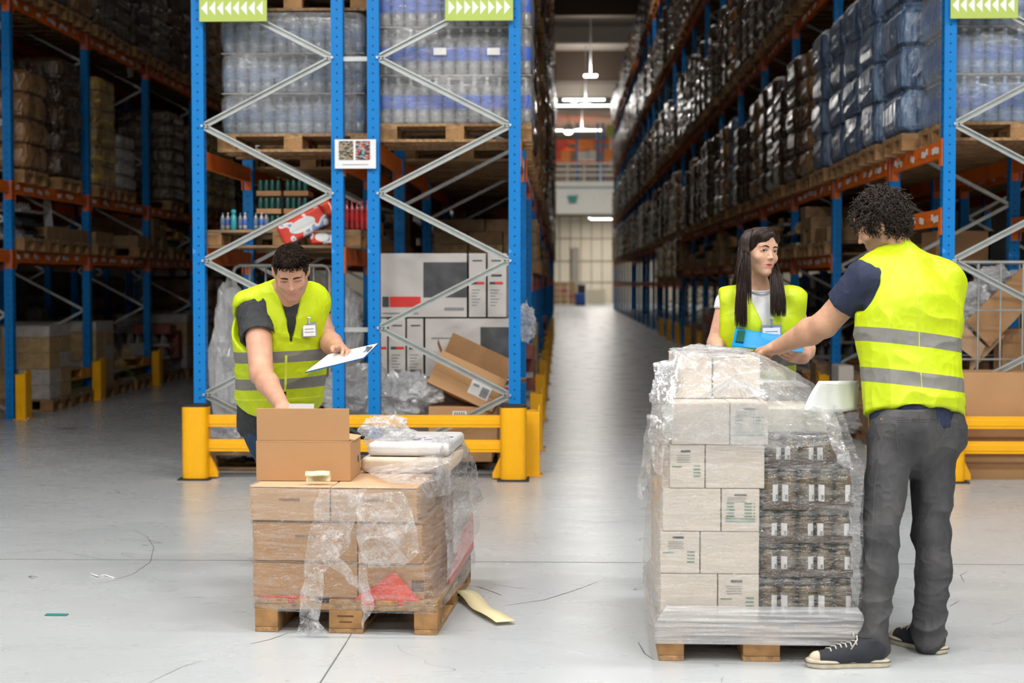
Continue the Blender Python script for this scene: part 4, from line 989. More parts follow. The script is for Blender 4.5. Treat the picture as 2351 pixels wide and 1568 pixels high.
def vest_mat():
    m, n, l = nt_new('yellow_hi_vis'); out = n.new('ShaderNodeOutputMaterial'); p = n.new('ShaderNodeBsdfPrincipled'); l.new(p.outputs[0], out.inputs[0]); p.inputs['Roughness'].default_value = .55
    def attr(k): a = n.new('ShaderNodeAttribute'); a.attribute_name = k; return a.outputs['Fac']
    h = attr('band'); e = attr('edge')
    bd = math_node(n, l, 'LESS_THAN', math_node(n, l, 'ABSOLUTE', h), 1.)
    m1 = n.new('ShaderNodeMix'); m1.data_type = 'RGBA'; l.new(bd, m1.inputs[0]); m1.inputs[6].default_value = (.52, .65, .0, 1); m1.inputs[7].default_value = (.20, .195, .175, 1)
    ed = math_node(n, l, 'LESS_THAN', math_node(n, l, 'ABSOLUTE', e), 1.)
    m2 = n.new('ShaderNodeMix'); m2.data_type = 'RGBA'; l.new(ed, m2.inputs[0]); l.new(m1.outputs[2], m2.inputs[6]); m2.inputs[7].default_value = (.64, .74, .06, 1)
    l.new(m2.outputs[2], p.inputs['Base Color'])
    tc = n.new('ShaderNodeTexCoord'); t = n.new('ShaderNodeTexNoise'); t.inputs['Scale'].default_value = 16; t.inputs['Detail'].default_value = 3; l.new(tc.outputs['Object'], t.inputs[0])
    b = n.new('ShaderNodeBump'); b.inputs['Strength'].default_value = .12; b.inputs['Distance'].default_value = .02; l.new(t.outputs[0], b.inputs['Height']); l.new(b.outputs[0], p.inputs['Normal'])
    return m
VEST = vest_mat()
CLOTH = dict(charcoal=mat('charcoal_cotton', (.035, .037, .042), .8, var=.2, scale=30, bump=.2, bscale=120), navy=mat('navy_cotton', (.017, .025, .065), .8, var=.2, scale=30, bump=.2, bscale=120),
             white=mat('white_cotton', (.74, .74, .76), .8, bump=.15, bscale=60), jeans=mat('blue_denim', (.02, .05, .11), .8, var=.4, scale=12, bump=.2, bscale=150),
             grey=mat('grey_denim', (.068, .066, .068), .75, var=.42, scale=7, stretch=(1, 1, .45), bump=.2, bscale=180, col2=(.026, .027, .03)), dkjeans=mat('dark_denim', (.03, .04, .06), .8))
STITCH = mat('denim_stitch', (.10, .097, .095), .8)
CANVAS = mat('black_canvas', (.02, .022, .03), .8, bump=.2, bscale=200); RUBBER = mat('cream_rubber', (.60, .53, .40), .6, var=.25, scale=25); LACE = mat('white_lace', (.62, .58, .52), .8)

def put_head(S, c, R, s=1., fem=False, lid=0.):
    """S gets skull, face, ears; c centre between the ears, R columns right/forward/up; lid lowers the upper eyelids"""
    c = np.asarray(c, float)
    T = lambda x, y, z: c+R @ (V3(x, y, z)*s)
    e = lambda x, y, z, r, k=.012, sub=False: S.ell(T(x, y, z), np.array(r)*s, R, k*s, sub)
    cn = lambda a, b, ra, rb, k=.012, sub=False: S.cone(T(*a), T(*b), ra*s, rb*s, k*s, sub)
    e(0, -.015, .032, (.074, .094, .084)); e(0, .03, -.02, (.058, .060, .08), .03)
    jw = .040 if fem else .049
    for x in (-1, 1):
        cn((x*jw, .0, -.058), (x*(.010 if fem else .016), .068, -.098), .021, .014 if fem else .017, .025); cn((x*.054, -.005, -.01), (x*jw, .0, -.058), .02, .021, .02)
        e(x*.040, .058, -.026, (.021, .018, .018), .022)
    e(0, .072, -.098, (.020, .015, .015) if not fem else (.013, .013, .012), .015); e(0, .062, -.062, (.028, .021, .028), .02)
    cn((-.034, .0725, .026), (.034, .0725, .026), .012, .012, .02); e(0, .056, .055, (.054, .033, .040), .022)
    for x in (-1, 1): e(x*.031, .094, .006, (.019, .013, .0115), .010, True)
    q = .86 if fem else 1.
    cn((0, .078, .018), (0, .100, -.022), .0058*q, .0075*q, .013); e(0, .1015, -.028, (.0085*q, .009, .0075*q), .008)
    for x in (-1, 1): e(x*.0108*q, .0925, -.030, (.0058*q, .008, .0055), .006); e(x*.0058*q, .0995, -.0372, (.0026, .0045, .003), .003, True)
    for x in (-1, 1): cn((x*.004, .0868, -.0570), (x*.0245, .0760, -.0605), .0040, .0022, .008)
    cn((-.015, .0822, -.0682), (.015, .0822, -.0682), .0048, .0048, .010); e(0, .0925, -.0625, (.022, .011, .0030 if fem else .0011), .003, True)
    for x in (-1, 1):
        yq = lambda q_: .0835-abs(q_)*.22-max(0, q_*x)*.22
        for q0, q1 in ((-.0165, -.008), (-.008, 0), (0, .008), (.008, .0165)):
            za = lambda q_: .006+.0085*(1-lid*1.1)*(1-(q_/.0172)**2); zb = lambda q_: .006-.0068*(1-(q_/.0172)**2)
            cn((x*.031+q0, yq(q0), za(q0)), (x*.031+q1, yq(q1), za(q1)), .0028, .0028, .003)
            cn((x*.031+q0, yq(q0)-.001, zb(q0)), (x*.031+q1, yq(q1)-.001, zb(q1)), .0023, .0023, .003)
        if lid:
            for k_ in range(4): cn((x*.031-.013, yq(.013)-.001, .0075+k_*.0028), (x*.031+.013, yq(.013)-.001, .0075+k_*.0028), .003, .003, .004)
        e(x*.078, -.010, -.004, (.007, .017, .031), .006); e(x*.083, -.018, -.0, (.007, .013, .028), .006); e(x*.090, -.008, .0, (.006, .009, .019), .005, True)
    return T
def face_parts(parent, T, R, s, browcol, bodyVQ, gaze=(0, 0), lid=0., brow=(.0245, .006), thick=1.):
    bv = BVHTree.FromPolygons([tuple(v) for v in bodyVQ[0]], [tuple(q) for q in bodyVQ[1]]); F_ = Vector(R[:, 1])
    def pr(x, z, off=.0006):
        h = bv.ray_cast(Vector(T(x, .16, z)), -F_); return (h[0] if h[0] else Vector(T(x, .085, z)))+F_*off
    for x in (-1, 1):
        m = MB(); r = .0123*s; g = nrm(R @ V3(gaze[0], 1, gaze[1])); u = nrm(np.cross(g, R[:, 2])); v = np.cross(u, g); c = T(x*.031, .0712, .006); rows = []
        for a in [0.02, .24, .27, .55, .59, .95, 1.4, 2.0, 2.6, 3.1]: rows.append([tuple(c+r*(g*math.cos(a)+(u*math.cos(p)+v*math.sin(p))*math.sin(a))) for p in [2*PI*k/16 for k in range(16)]])
        m.grid(rows, closed=True); m.m = [2 if i//16 < 1 else 1 if i//16 < 3 else 0 for i in range(len(m.f))]
        build('eye', m, [EYEW, IRIS, M['dark']], parent, smooth=True)
        m = MB(); R_ = random.Random(5+x)
        for i in range(130):
            t = R_.random(); q = x*(.011+.038*t); wd = (.0034 if t < .6 else .0034*(1-t)*2.2)*thick; z = brow[0]+brow[1]*math.sin(min(1, t*1.25)*PI*.72)-.004*t*t+R_.uniform(-wd, wd)
            a = pr(q, z, .0002); b = pr(q+x*.0055, z+.0022*(1-1.6*t), .0012); m.tube([a, b], [.0011*s*thick, .0004*s], 3)
        build('eyebrow', m, browcol, parent)
        m = MB()
        for i in range(22):
            q = -.0165+.033*i/21; z = .006+.0085*(1-lid*1.1)*(1-(q/.0172)**2)-.0022
            y = .0855-abs(q)*.22-max(0, q*x)*.22; m.tube([T(x*.031+q, y, z), T(x*.031+q*1.15, y+.0045, z-.0005)], [.0009*s, .0003*s], 3)
        build('eyelashes', m, browcol, parent)
def hand(S, w, f, n, side, curls=(.5, .5, .5, .5), thumb=(.6, .5), s=1., spread=.04, k=.005, info=None):
    """w wrist, f finger direction, n palm normal, side = +1/-1 which way the thumb points (f x n)"""
    w = np.asarray(w, float); f = nrm(f); n = np.asarray(n, float); n = nrm(n-f*np.dot(n, f)); q = np.cross(f, n)*side
    R = np.stack([q, f, n], 1)
    S.ell(w+f*.008*s, V3(.028, .03, .019)*s, R, .02)
    S.box(w+f*.05*s, V3(.038, .044, .0125)*s, R, .012*s, .018)
    S.ell(w+f*.035*s+q*.024*s+n*.008*s, V3(.018, .032, .015)*s, R, .014)
    tips = []
    for i, (o, L, cu) in enumerate(zip((.0295, .0100, -.0095, -.028), (1., 1.1, 1.02, .8), curls)):
        p = w+f*(.088-.004*abs(i-1.2))*s+q*o*s; a = cu*.8
        d = nrm(f*math.cos(a)+n*math.sin(a)+q*spread*(1.5-i)); r = .0092*s*(1 if i < 3 else .88)
        S.cone(p-f*.03*s, p, r*.95, r*1.08, k*2)
        for j, l in enumerate((.042, .026, .021)):
            e = p+d*l*L*s; S.cone(p, e, r, r*.92, k); p = e; r *= .92; a += cu*(1.05 if j == 0 else .7)
            d = nrm(f*math.cos(a)+n*math.sin(a)+q*spread*(1.5-i))
        tips.append((p, d, np.cross(q, d), r))
    p = w+f*.022*s+q*.026*s+n*.006*s; a = thumb[0]
    d = nrm(q*math.sin(a)+f*math.cos(a)+n*.35); r = .0115*s
    for j, l in enumerate((.036, .032, .026)):
        e = p+d*l*s; S.cone(p, e, r*1.08, r, k*1.6); p = e; r *= .9; d = nrm(d-q*thumb[1]*.4+f*.25+n*.1)
    tips.append((p, d, None, r))
    return tips
def arm(S, sh, el, wr, r=(.058, .046, .043, .027), k=.02):
    sh, el, wr = map(np.asarray, (sh, el, wr))
    S.cone(sh, el, r[0], r[1], k)
    m = el+(wr-el)*.3; S.cone(el, m, r[1]*.95, r[2]*1.08, k); S.cone(m, wr, r[2]*1.08, r[3], k)
def comb(V, Q, hc, Rh, s, field, n, steps, dl, r, seed, keep=None):
    """strands laid along the surface of a hair volume, following field(local point)"""
    bv = BVHTree.FromPolygons([tuple(v) for v in V], [tuple(q) for q in Q]); R_ = np.random.RandomState(seed); m = MB()
    for i in R_.choice(len(V), n):
        p = Vector(V[i]); l0 = ((V[i]-hc) @ Rh)/s
        if keep is not None and not keep(l0): continue
        lift = R_.uniform(.0005, .0035); pts = []
        for k in range(steps):
            loc, nn, _, _ = bv.find_nearest(p)
            if loc is None: break
            pts.append(loc+nn*(lift if k < steps-1 else .0002)); l = ((np.array(loc)-hc) @ Rh)/s
            d = Vector(Rh @ field(l)); d = d-nn*d.dot(nn)
            if d.length < 1e-4: break
            p = loc+d.normalized()*dl
        if len(pts) > 3: m.tube(pts, [r]*(len(pts)-1)+[r*.3], 3, cap=False)
    return m
def bounds(pts, pad): P = np.array(pts); return P.min(0)-pad, P.max(0)+pad
def vstrip(parent, name, pts, r, m, n=6): return build(name, MB().tube([tuple(p) for p in pts], r, n), m, parent, smooth=True)
class Surf:
    def __init__(s, V, Q): s.t = BVHTree.FromPolygons([tuple(v) for v in V], [tuple(q) for q in Q])
    def px(s, x, y, off=.002):
        d = ray(x, y).normalized(); h = s.t.ray_cast(CAM, d)
        return None if h[0] is None else h[0]-d*off
    def line(s, pts, step=6, off=.0015):
        out = []
        for (a, b) in zip(pts, pts[1:]):
            n = max(1, int(math.hypot(b[0]-a[0], b[1]-a[1])/step))
            for i in range(n+(b == pts[-1])):
                p = s.px(a[0]+(b[0]-a[0])*i/n, a[1]+(b[1]-a[1])*i/n, off)
                if p is not None: out.append(p)
        return out
def shoe(parent, heel, toe, s=1., laces=True, name='shoe'):
    """low canvas shoe with rubber toe cap; heel, toe points on the floor"""
    heel = np.asarray(heel, float); toe = np.asarray(toe, float); L = np.linalg.norm(toe-heel); f = nrm(toe-heel); u = V3(0, 0, 1); r = np.cross(f, u)
    T = lambda y, x, z: heel+f*y*L+r*x+u*z
    R = np.stack([r, f, u], 1)
    S = Sdf(*bounds([T(-.05, -.07, -.01), T(1.05, .07, .15), T(-.05, .07, 0), T(1.05, -.07, 0)], .03), .003)
    S.cone(T(.14, 0, .045), T(.34, 0, .05), .036, .038, .03); S.cone(T(.3, 0, .045), T(.6, 0, .036), .040, .036, .03); S.cone(T(.6, 0, .034), T(.86, 0, .028), .042, .034, .03)
    S.cone(T(.12, 0, .07), T(.20, 0, .095), .034, .036, .02); S.cone(T(.3, 0, .07), T(.55, 0, .05), .034, .028, .03)
    S.ell(T(.19, 0, .135), V3(.032, .05, .04), R, .01, True); S.plane(T(0, 0, .018), (0, 0, -1))
    V, Q = S.mesh(1); fc = V[Q].mean(1); y = ((fc-heel) @ f)/L; 
    up = skin_obj(name, V, Q, [CANVAS, RUBBER], parent, mi=(y > .85).astype(int))
    # rubber sole with stripe
    m = MB(); P = []
    prof = [(0., .022), (.03, .033), (.12, .038), (.3, .036), (.5, .038), (.7, .047), (.85, .044), (.95, .03), (1., .012)]
    out = [T(a-.01, b, 0) for a, b in prof]+[T(a-.01, -b, 0) for a, b in prof[::-1]]
    rows = []
    for z, g in ((.001, .96), (.004, 1.), (.012, 1.02), (.026, 1.01), (.030, .97)):
        cc = (heel+toe)/2; rows.append([tuple(cc+(p-cc)*V3(g, g, 1)+u*(z+.008*max(0, ((p-heel)@f)/L-.8)*4*(z/.03))) for p in out])
    m.grid(rows, closed=True); nn = len(out); m.f += [tuple(range(nn))[::-1], tuple(4*nn+i for i in range(nn))]; m.m += [0, 0]
    w = np.array(parent.location); 
    so = build('sole', m, RUBBER, parent); so.parent = up; 
    st = MB(); st.tube([tuple(p+u*.021+(p-(heel+toe)/2)*.028*V3(1, 1, 0)) for p in out], .0016, 4, closed=True); q = build('sole_stripe', st, M['blackrub'], parent); q.parent = up
    bv = Surf(V, Q)
    if laces:
        for i in range(6):
            y0 = .40+.062*i; pts = []
            for sx, zz in ((-.030, 0), (-.012, 0), (.012, 0), (.030, 0)):
                o = Vector(T(y0+(.03 if sx > 0 else 0), sx*(1-.03*i), .2)); h = bv.t.ray_cast(o, Vector((0, 0, -1)))
                if h[0]: pts.append(h[0]+Vector((0, 0, .003)))
            if len(pts) > 1: q = build('lace', MB().tube(pts, .0028, 5), LACE, parent, smooth=True); q.parent = up
        for sx in (-1, 1):
            a = T(.40, sx*.01, .115); pts = [a, a+r*sx*.02+u*.012, a+r*sx*.042+f*.005-u*.0, a+r*sx*.046+f*.03-u*.035]
            q = build('lace_end', MB().tube([tuple(p) for p in pts], .0024, 5), LACE, parent, smooth=True); q.parent = up
    return up
def badge(parent, c, w, h, R, label=None, clip=True):
    c = Vector(c); R = Matrix(R.tolist()) if not isinstance(R, Matrix) else R
    b = build('id_badge', MB().box(c, (w, .004, h), R), mat('badge_grey', (.28, .30, .31), .4), parent); 
    f = R @ Vector((0, .0025, 0))
    q = build('badge_card', MB().box(c+f-R @ Vector((0, 0, h*.06)), (w*.84, .002, h*.74), R), M['paper'], parent); q.parent = b
    for z, ww in ((.05, .62), (-.16, .66)):
        q = build('badge_text', MB().box(c+f*1.6+R @ Vector((0, 0, h*z)), (w*ww, .001, h*.045), R), M['inkgr'], parent); q.parent = b
    if clip:
        q = build('badge_clip', MB().box(c+R @ Vector((0, .004, h*.6)), (.010, .006, .03), R).tube([c+R @ Vector((-.008, .004, h*.78)), c+R @ Vector((.008, .004, h*.86))], .004, 6), M['bolt'], parent); q.parent = b
    return b
def vest_attrs(V, o, R, bands, hw=.028, edges=None):
    h = (V-o) @ R[:, 2]; band = np.full(len(V), 9.)
    for z in bands:
        band = np.minimum(np.abs((h-z)/hw), band)
    e = np.full(len(V), 9.)
    if edges is not None: e = edges
    return dict(band=band, edge=e)
# ================================================================== worker with curly hair, back to us
def A3(px, py, Y): return np.array(at(px, py, Y))
def worker_c():
    t = thing('person', 'man with dark curly hair seen from behind in yellow vest and grey jeans, pointing left', 'person', (A3(2090, 1500, 6.33)[0], 6.33, 0))
    # ---- skeleton
    pel = A3(2100, 975, 6.45); ch = A3(2082, 720, 6.58); nk = A3(2062, 588, 6.66)
    up = nrm(ch-pel); Rt = frame(nrm(V3(-.50, .86, 0)), up)          # torso frame
    shL = A3(1990, 640, 6.56); shR = A3(2158, 650, 6.66)
    elL = A3(1893, 745, 6.66); wrL = A3(1786, 797, 6.90)
    elR = A3(2150, 800, 6.84); wrR = A3(2070, 880, 6.74)
    hc = A3(2020, 519, 6.66); Rh = frame(V3(-.86, .33, -.42), V3(-.35, .05, 1))
    # ---- body
    S = Sdf(*bounds([hc, shL, shR, elL, wrL, elR, wrR, ch, A3(1700, 830, 6.9), A3(1970, 880, 6.8)], .14), .003)
    T = put_head(S, hc, Rh, 1.0, lid=.7)
    S.cone(hc+Rh @ V3(0, -.03, -.04), nk, .056, .062, .02); S.cone(nk, ch, .07, .12, .04)
    S.cone(nk-Rt[:, 2]*.03, shL, .055, .05, .03); S.cone(nk-Rt[:, 2]*.03, shR, .055, .05, .03)
    arm(S, shL, elL, wrL, (.064, .056, .053, .033)); arm(S, shR, elR, wrR, (.06, .05, .045, .03))
    fd = nrm(A3(1738, 815, 7.02)-wrL)
    hand(S, wrL, fd, V3(-.1, -.15, -1), 1 if np.cross(fd, V3(-.1, -.15, -1))[1] < 0 else -1, (.55, .9, 1.15, 1.3), (.5, .4), 1.15)
    fr = nrm(A3(1985, 900, 6.64)-wrR); hand(S, wrR, fr, V3(0, .3, 1), 1, (.5, .5, .5, .5), (.8, .3), 1.)
    V, Q = S.mesh(1)
    skin_obj('body', V, Q, SKC, t, attrs=face_attrs(V, hc, Rh, 1., 1.))
    face_parts(t, T, Rh, 1., HAIRC, (V, Q), lid=.7)
    # ---- t-shirt: torso and short sleeves
    S = Sdf(*bounds([pel, shL, shR, nk, ch], .27), .0045)
    S.cone(pel, pel+up*.1, .19, .185, .02, R=Rt, sc=(1, .72, 1)); S.cone(pel+up*.05, ch, .178, .188, .04, R=Rt, sc=(1, .68, 1)); S.cone(ch, nk-up*.1, .175, .15, .05, R=Rt, sc=(1, .64, 1))
    S.cone(nk-up*.04, shL, .05, .07, .04); S.cone(nk-up*.04, shR, .05, .062, .04)
    d = nrm(elL-shL); S.cone(shL, shL+d*.165, .082, .076, .03); S.plane(shL+d*.180, d) if False else None
    d2 = nrm(elR-shR); S.cone(shR, shR+d2*.15, .066, .064, .03)
    # clean sleeve end
    c0 = shL+d*.195; S.cone(c0+d*.03, c0+d*.10, .10, .10, .004, True)
    S.plane(pel-up*.03, -up); S.plane(nk-up*.045, up)
    V, Q = S.mesh(1); N = vnormals(V, Q); V = folds(V, N, [(.010, (9, 9, 6), 41, None, None), (.003, (30, 30, 18), 43, None, None)])
    skin_obj('t_shirt', V, Q, CLOTH['navy'], t)
    # ---- vest
    S = Sdf(*bounds([pel, shL, shR, nk, ch], .30), .004)
    S.cone(pel-up*.02, ch-up*.03, .215, .218, .03, R=Rt, sc=(1, .76, 1)); S.cone(ch-up*.03, nk-up*.13, .215, .17, .06, R=Rt, sc=(1, .72, 1))
    rr = Rt[:, 0]; LS = shL-up*.0+V3(0, 0, .03); RS = shR+rr*.062+V3(0, 0, .025)
    S.cone(nk-up*.02, LS, .055, .058, .05); S.cone(nk-up*.02, shR+rr*.012, .060, .080, .05); S.cone(shR+rr*.008, ch+rr*.12+up*.0, .082, .12, .06)
    fw = Rt[:, 1]; S.cone(nk-up*.10, nk-up*.005, .10, .074, .03)
    # armholes
    dl = nrm(-rr+fw*.15-V3(0, 0, .15)); 
    S.cone(shL-rr*.035-up*.055, shL-rr*.22-up*.07, .095, .13, .012, True)
    S.ell(nk+up*.115+fw*.05, (.085, .085, .06), Rt, .012, True); S.cone(nk+up*.02+fw*.08, nk-up*.22+fw*.24, .06, .03, .012, True)
    S.plane(pel+up*.045, -up)
    V, Q = S.mesh(1); N = vnormals(V, Q)
    L = (V-pel) @ Rt; w = np.clip(1.2-L[:, 2]*1.2, .35, 1)
    V = folds(V, N, [(.016, (8, 8, 2.6), 51, w, Rt), (.009, (7, 7, 12), 52, None, Rt), (.002, (30, 30, 25), 53, None, Rt)])
    Sv = Surf(V, Q)
    L = (V-pel) @ Rt
    # wavy hem and seams
    a = vest_attrs(V, pel, Rt, (.182, .345), .0295)
    skin_obj('vest', V, Q, VEST, t, attrs=a)
    vb = [p for p in Sv.line([(2100, 572), (2108, 700), (2112, 830), (2120, 925)], 10, .001)]
    if len(vb) > 3: build('vest_seam', MB().tube(vb, .0016, 4), VEST, t)
    # ---- trousers
    hL = A3(2050, 1000, 6.37); hR = A3(2142, 1000, 6.52); kL = A3(2018, 1222, 6.24); kR = A3(2140, 1225, 6.42); aL = A3(2004, 1462, 6.17); aR = A3(2134, 1448, 6.36)
    S = Sdf(*bounds([pel+V3(0, 0, .08), hL, hR, kL, kR, aL, aR], .2), .004)
    Rp = frame(V3(-.62, .78, 0), V3(0, 0, 1))
    S.cone(pel+V3(0, 0, .05), pel-V3(0, 0, .03), .178, .186, .02, R=Rp, sc=(1, .74, 1))
    S.ell(hL-Rp[:, 1]*.055+V3(0, 0, .02), (.10, .09, .11), Rp, .05); S.ell(hR-Rp[:, 1]*.055+V3(0, 0, .02), (.10, .09, .11), Rp, .05)
    for h, k, a in ((hL, kL, aL), (hR, kR, aR)):
        S.cone(h, k, .098, .070, .03); S.cone(k, k+(a-k)*.35-Rp[:, 1]*.012, .070, .069, .03); S.cone(k+(a-k)*.35-Rp[:, 1]*.012, a, .068, .055, .03); S.cone(a, a-V3(0, 0, .035), .060, .064, .015)
    S.plane(pel+V3(0, 0, .075), (0, 0, 1))
    V, Q = S.mesh(1); N = vnormals(V, Q); z = V[:, 2]
    Rq = frame(V3(.3, 1, .5), V3(.35, -.3, 1)); Rq2 = frame(V3(-.3, 1, .4), V3(-.3, -.2, 1))
    kn = np.exp(-((z-kL[2])/.13)**2); ank = np.exp(-((z-.13)/.13)**2); hip = np.exp(-((z-.80)/.1)**2)
    V = folds(V, N, [(.015, (6, 6, 15), 61, kn, Rq), (.020, (7, 7, 17), 62, ank, Rq2), (.010, (7, 7, 11), 63, hip, None), (.007, (11, 11, 5), 64, None, None), (.003, (30, 30, 30), 65, None, None)])
    Sj = Surf(V, Q); skin_obj('jeans', V, Q, CLOTH['grey'], t)
    for nm, ln in (('pocket_stitching', [(2058, 964), (2158, 962), (2150, 1000), (2128, 1045), (2100, 1072), (2064, 1052), (2060, 1010), (2058, 964)]), ('pocket_stitching', [(2062, 969), (2154, 967)]), ('waist_seam', [(1996, 955), (2040, 941), (2100, 937), (2160, 938), (2204, 928)]), ('yoke_seam', [(2176, 932), (2178, 975), (2160, 1010), (2110, 1062)]), ('side_seam', [(2028, 950), (2022, 1020), (2008, 1120), (2004, 1200), (1998, 1290), (1992, 1400)]), ('pocket_stitching', [(2204, 958), (2192, 980), (2190, 1010), (2160, 1050)])):
        p = Sj.line(ln, 7, .001)
        if len(p) > 2: build(nm, MB().tube(p, .0012, 4), STITCH, t)
    p = Sj.px(2023, 962, .003)
    if p: build('rivet', MB().cyl(p, p-Vector((0, .004, 0)), .004, 8), mat('brass', (.7, .4, .12), .3, .9), t)
    # ---- shoes
    shoe(t, gp(2036, 1528), gp(1850, 1531), name='left_shoe'); shoe(t, gp(2166, 1502), gp(2044, 1470), name='right_shoe')
    for nm, a in (('sock', aL), ('sock', aR)): build(nm, MB().cyl(tuple(a), (a[0], a[1], .06), .045, 14), CLOTH['charcoal'], t, smooth=True)
    # ---- curly hair
    R_ = np.random.RandomState(8); m = MB(); rr_ = random.Random(2)
    S = Sdf(*bounds([hc], .17), .004); S.ell(hc+Rh @ V3(0, -.03, .045), (.088, .102, .092), Rh, .01); S.ell(hc+Rh @ V3(0, -.07, -.01), (.072, .05, .06), Rh, .03)
    S.cone(hc+Rh @ V3(-.09, .085, -.06), hc+Rh @ V3(.09, .085, -.06), .075, .075, .02, True)
    V, Q = S.mesh(2); N = vnormals(V, Q); V = V+N*(.009*(vnoise(V, 55, 3)-.4))[:, None]; hb = skin_obj('hair', V, Q, HAIRC, t)
    idx = R_.choice(len(V), 1700); 
    for i in idx:
        L_ = (V[i]-hc) @ Rh
        if L_[1] > .06 and L_[2] < .03: continue
        n0 = nrm(N[i]+R_.uniform(-.5, .5, 3)); a = nrm(np.cross(n0, R_.uniform(-1, 1, 3))); b = np.cross(n0, a); p = V[i]-n0*.008
        Ln = R_.uniform(.018, .05)*(1.25 if L_[2] > .03 else .9); rad = R_.uniform(.005, .010); tw = R_.uniform(1.3, 2.4)*2*PI; ph = R_.uniform(0, 6)
        pts = [p+n0*Ln*u+(a*math.cos(ph+tw*u)+b*math.sin(ph+tw*u))*rad*min(1, .3+u*2)-V3(0, 0, .012)*u*u for u in np.linspace(0, 1, 11)]
        m.tube(pts, [.0021]*8+[.0017, .0012, .0005], 3, cap=False)
    q = build('curls', m, HAIRC, t, smooth=True); q.parent = hb
    return t
# ================================================================== man reaching into the box
def worker_a():
    t = thing('person', 'man with short dark hair in yellow vest reaching into an open carton, holding a clipboard', 'person', (A3(650, 1200, 8.2)[0], 8.25, 0))
    pel = A3(640, 955, 8.22); ch = A3(645, 760, 8.0); nk = A3(662, 668, 7.88)
    up = nrm(ch-pel); Rt = frame(V3(.30, -.93, 0), up)
    shR = A3(590, 716, 7.92); shL = A3(716, 692, 8.03)      # his right is on the left of the picture
    elR = A3(600, 858, 7.66); wrR = A3(650, 935, 7.26)
    elL = A3(752, 782, 8.02); wrL = A3(781, 803, 7.78)
    hc = A3(668, 625, 7.74); Rh = frame(V3(.14, -.80, -.56), V3(.02, -.56, .83)); s = 1.06
    S = Sdf(*bounds([hc, shL, shR, elL, wrL, elR, wrR, ch, A3(680, 960, 7.1), A3(820, 810, 7.65)], .14), .003)
    T = put_head(S, hc, Rh, s, lid=.62)
    S.ell(T(0, .02, -.08), V3(.06, .06, .04)*s, Rh, .02)
    S.cone(hc+Rh @ V3(0, -.03, -.03), nk, .062, .072, .02); S.cone(nk, ch, .08, .12, .04)
    S.cone(nk-up*.02, shL, .06, .055, .03); S.cone(nk-up*.02, shR, .06, .055, .03)
    arm(S, shR, elR, wrR, (.072, .058, .050, .033)); arm(S, shL, elL, wrL, (.062, .053, .05, .034))
    hand(S, wrR, nrm(A3(672, 962, 7.08)-wrR), V3(-.1, .25, -1), -1, (.4, .45, .5, .6), (.5, .3), 1.1)
    fl = nrm(A3(812, 806, 7.62)-wrL+V3(0, 0, .0)); hand(S, wrL, fl, V3(-.35, -.45, -.75), -1, (.35, .4, .45, .5), (.75, .6), 1.05)
    V, Q = S.mesh(1); skin_obj('body', V, Q, SKA, t, attrs=face_attrs(V, hc, Rh, s, .35)); face_parts(t, T, Rh, s, HAIRD, (V, Q), gaze=(0, -.5), lid=.62, brow=(.0235, .004), thick=1.2)
    # shirt
    S = Sdf(*bounds([pel, shL, shR, nk, ch, elR], .27), .0045)
    S.cone(pel-up*.03, pel+up*.1, .215, .205, .02, R=Rt, sc=(1, .72, 1)); S.cone(pel+up*.05, ch, .195, .2, .04, R=Rt, sc=(1, .7, 1)); S.cone(ch, nk-up*.1, .19, .15, .05, R=Rt, sc=(1, .66, 1))
    S.cone(nk-up*.04, shL, .06, .064, .04); S.cone(nk-up*.04, shR, .06, .085, .04)
    S.cone(nk-up*.03, nk+up*.015, .073, .071, .02)
    dR = nrm(elR-shR); S.cone(shR-up*.01, shR+dR*.16, .096, .088, .03); S.cone(shR+dR*.225, shR+dR*.33, .10, .10, .004, True)
    dL = nrm(elL-shL); S.cone(shL, shL+dL*.10, .066, .066, .03); S.cone(shL+dL*.17, shL+dL*.28, .10, .10, .004, True)
    S.ell(nk+Rt[:, 1]*.095-up*.015, V3(.03, .05, .055), Rt, .01, True)
    S.plane(pel-up*.075, -up)
    V, Q = S.mesh(1); N = vnormals(V, Q); V = folds(V, N, [(.010, (12, 12, 7), 71, None, None), (.004, (38, 38, 22), 73, None, None)])
    sh = skin_obj('polo_shirt', V, Q, CLOTH['charcoal'], t)
    # collar
    m = MB(); c = nk+up*.02
    for sx in (-1, 1):
        P = []
        for u in np.linspace(.08, 1, 9):
            a = sx*PI*(1-u)+(-PI/2 if False else 0); ang = PI/2*1-sx*(PI*(1-u*.93)); dr = Rt[:, 0]*math.cos(ang)+Rt[:, 1]*math.sin(ang)
            P.append([tuple(c+dr*.068+up*.018), tuple(c+dr*.088-up*(.012+.02*u))])
        m.grid(P)
    q = build('collar', m, CLOTH['charcoal'], t, smooth=True, solid=.005); q.parent = sh
    # vest
    S = Sdf(*bounds([pel, shL, shR, nk, ch], .3), .004); rr = Rt[:, 0]; fw = Rt[:, 1]
    S.cone(pel-up*.04, ch-up*.02, .232, .232, .03, R=Rt, sc=(1, .74, 1)); S.cone(ch-up*.02, nk-up*.13, .225, .17, .06, R=Rt, sc=(1, .72, 1))
    RV0 = nrm(shR-shL); RS = shR-rr*.0+V3(-.062, 0, .045); LS = shL+V3(.0, 0, .035)
    S.cone(nk+up*.0, RS, .066, .060, .05); S.cone(nk+up*.0, shL, .066, .080, .05); S.cone(shL, ch-RV0*.11, .08, .1, .06)
    S.cone(RS, RS+V3(-.03, .02, -.05), .05, .03, .03)
    RV = -Rt[:, 0] if np.dot(Rt[:, 0], shR-shL) < 0 else Rt[:, 0]     # towards his right shoulder
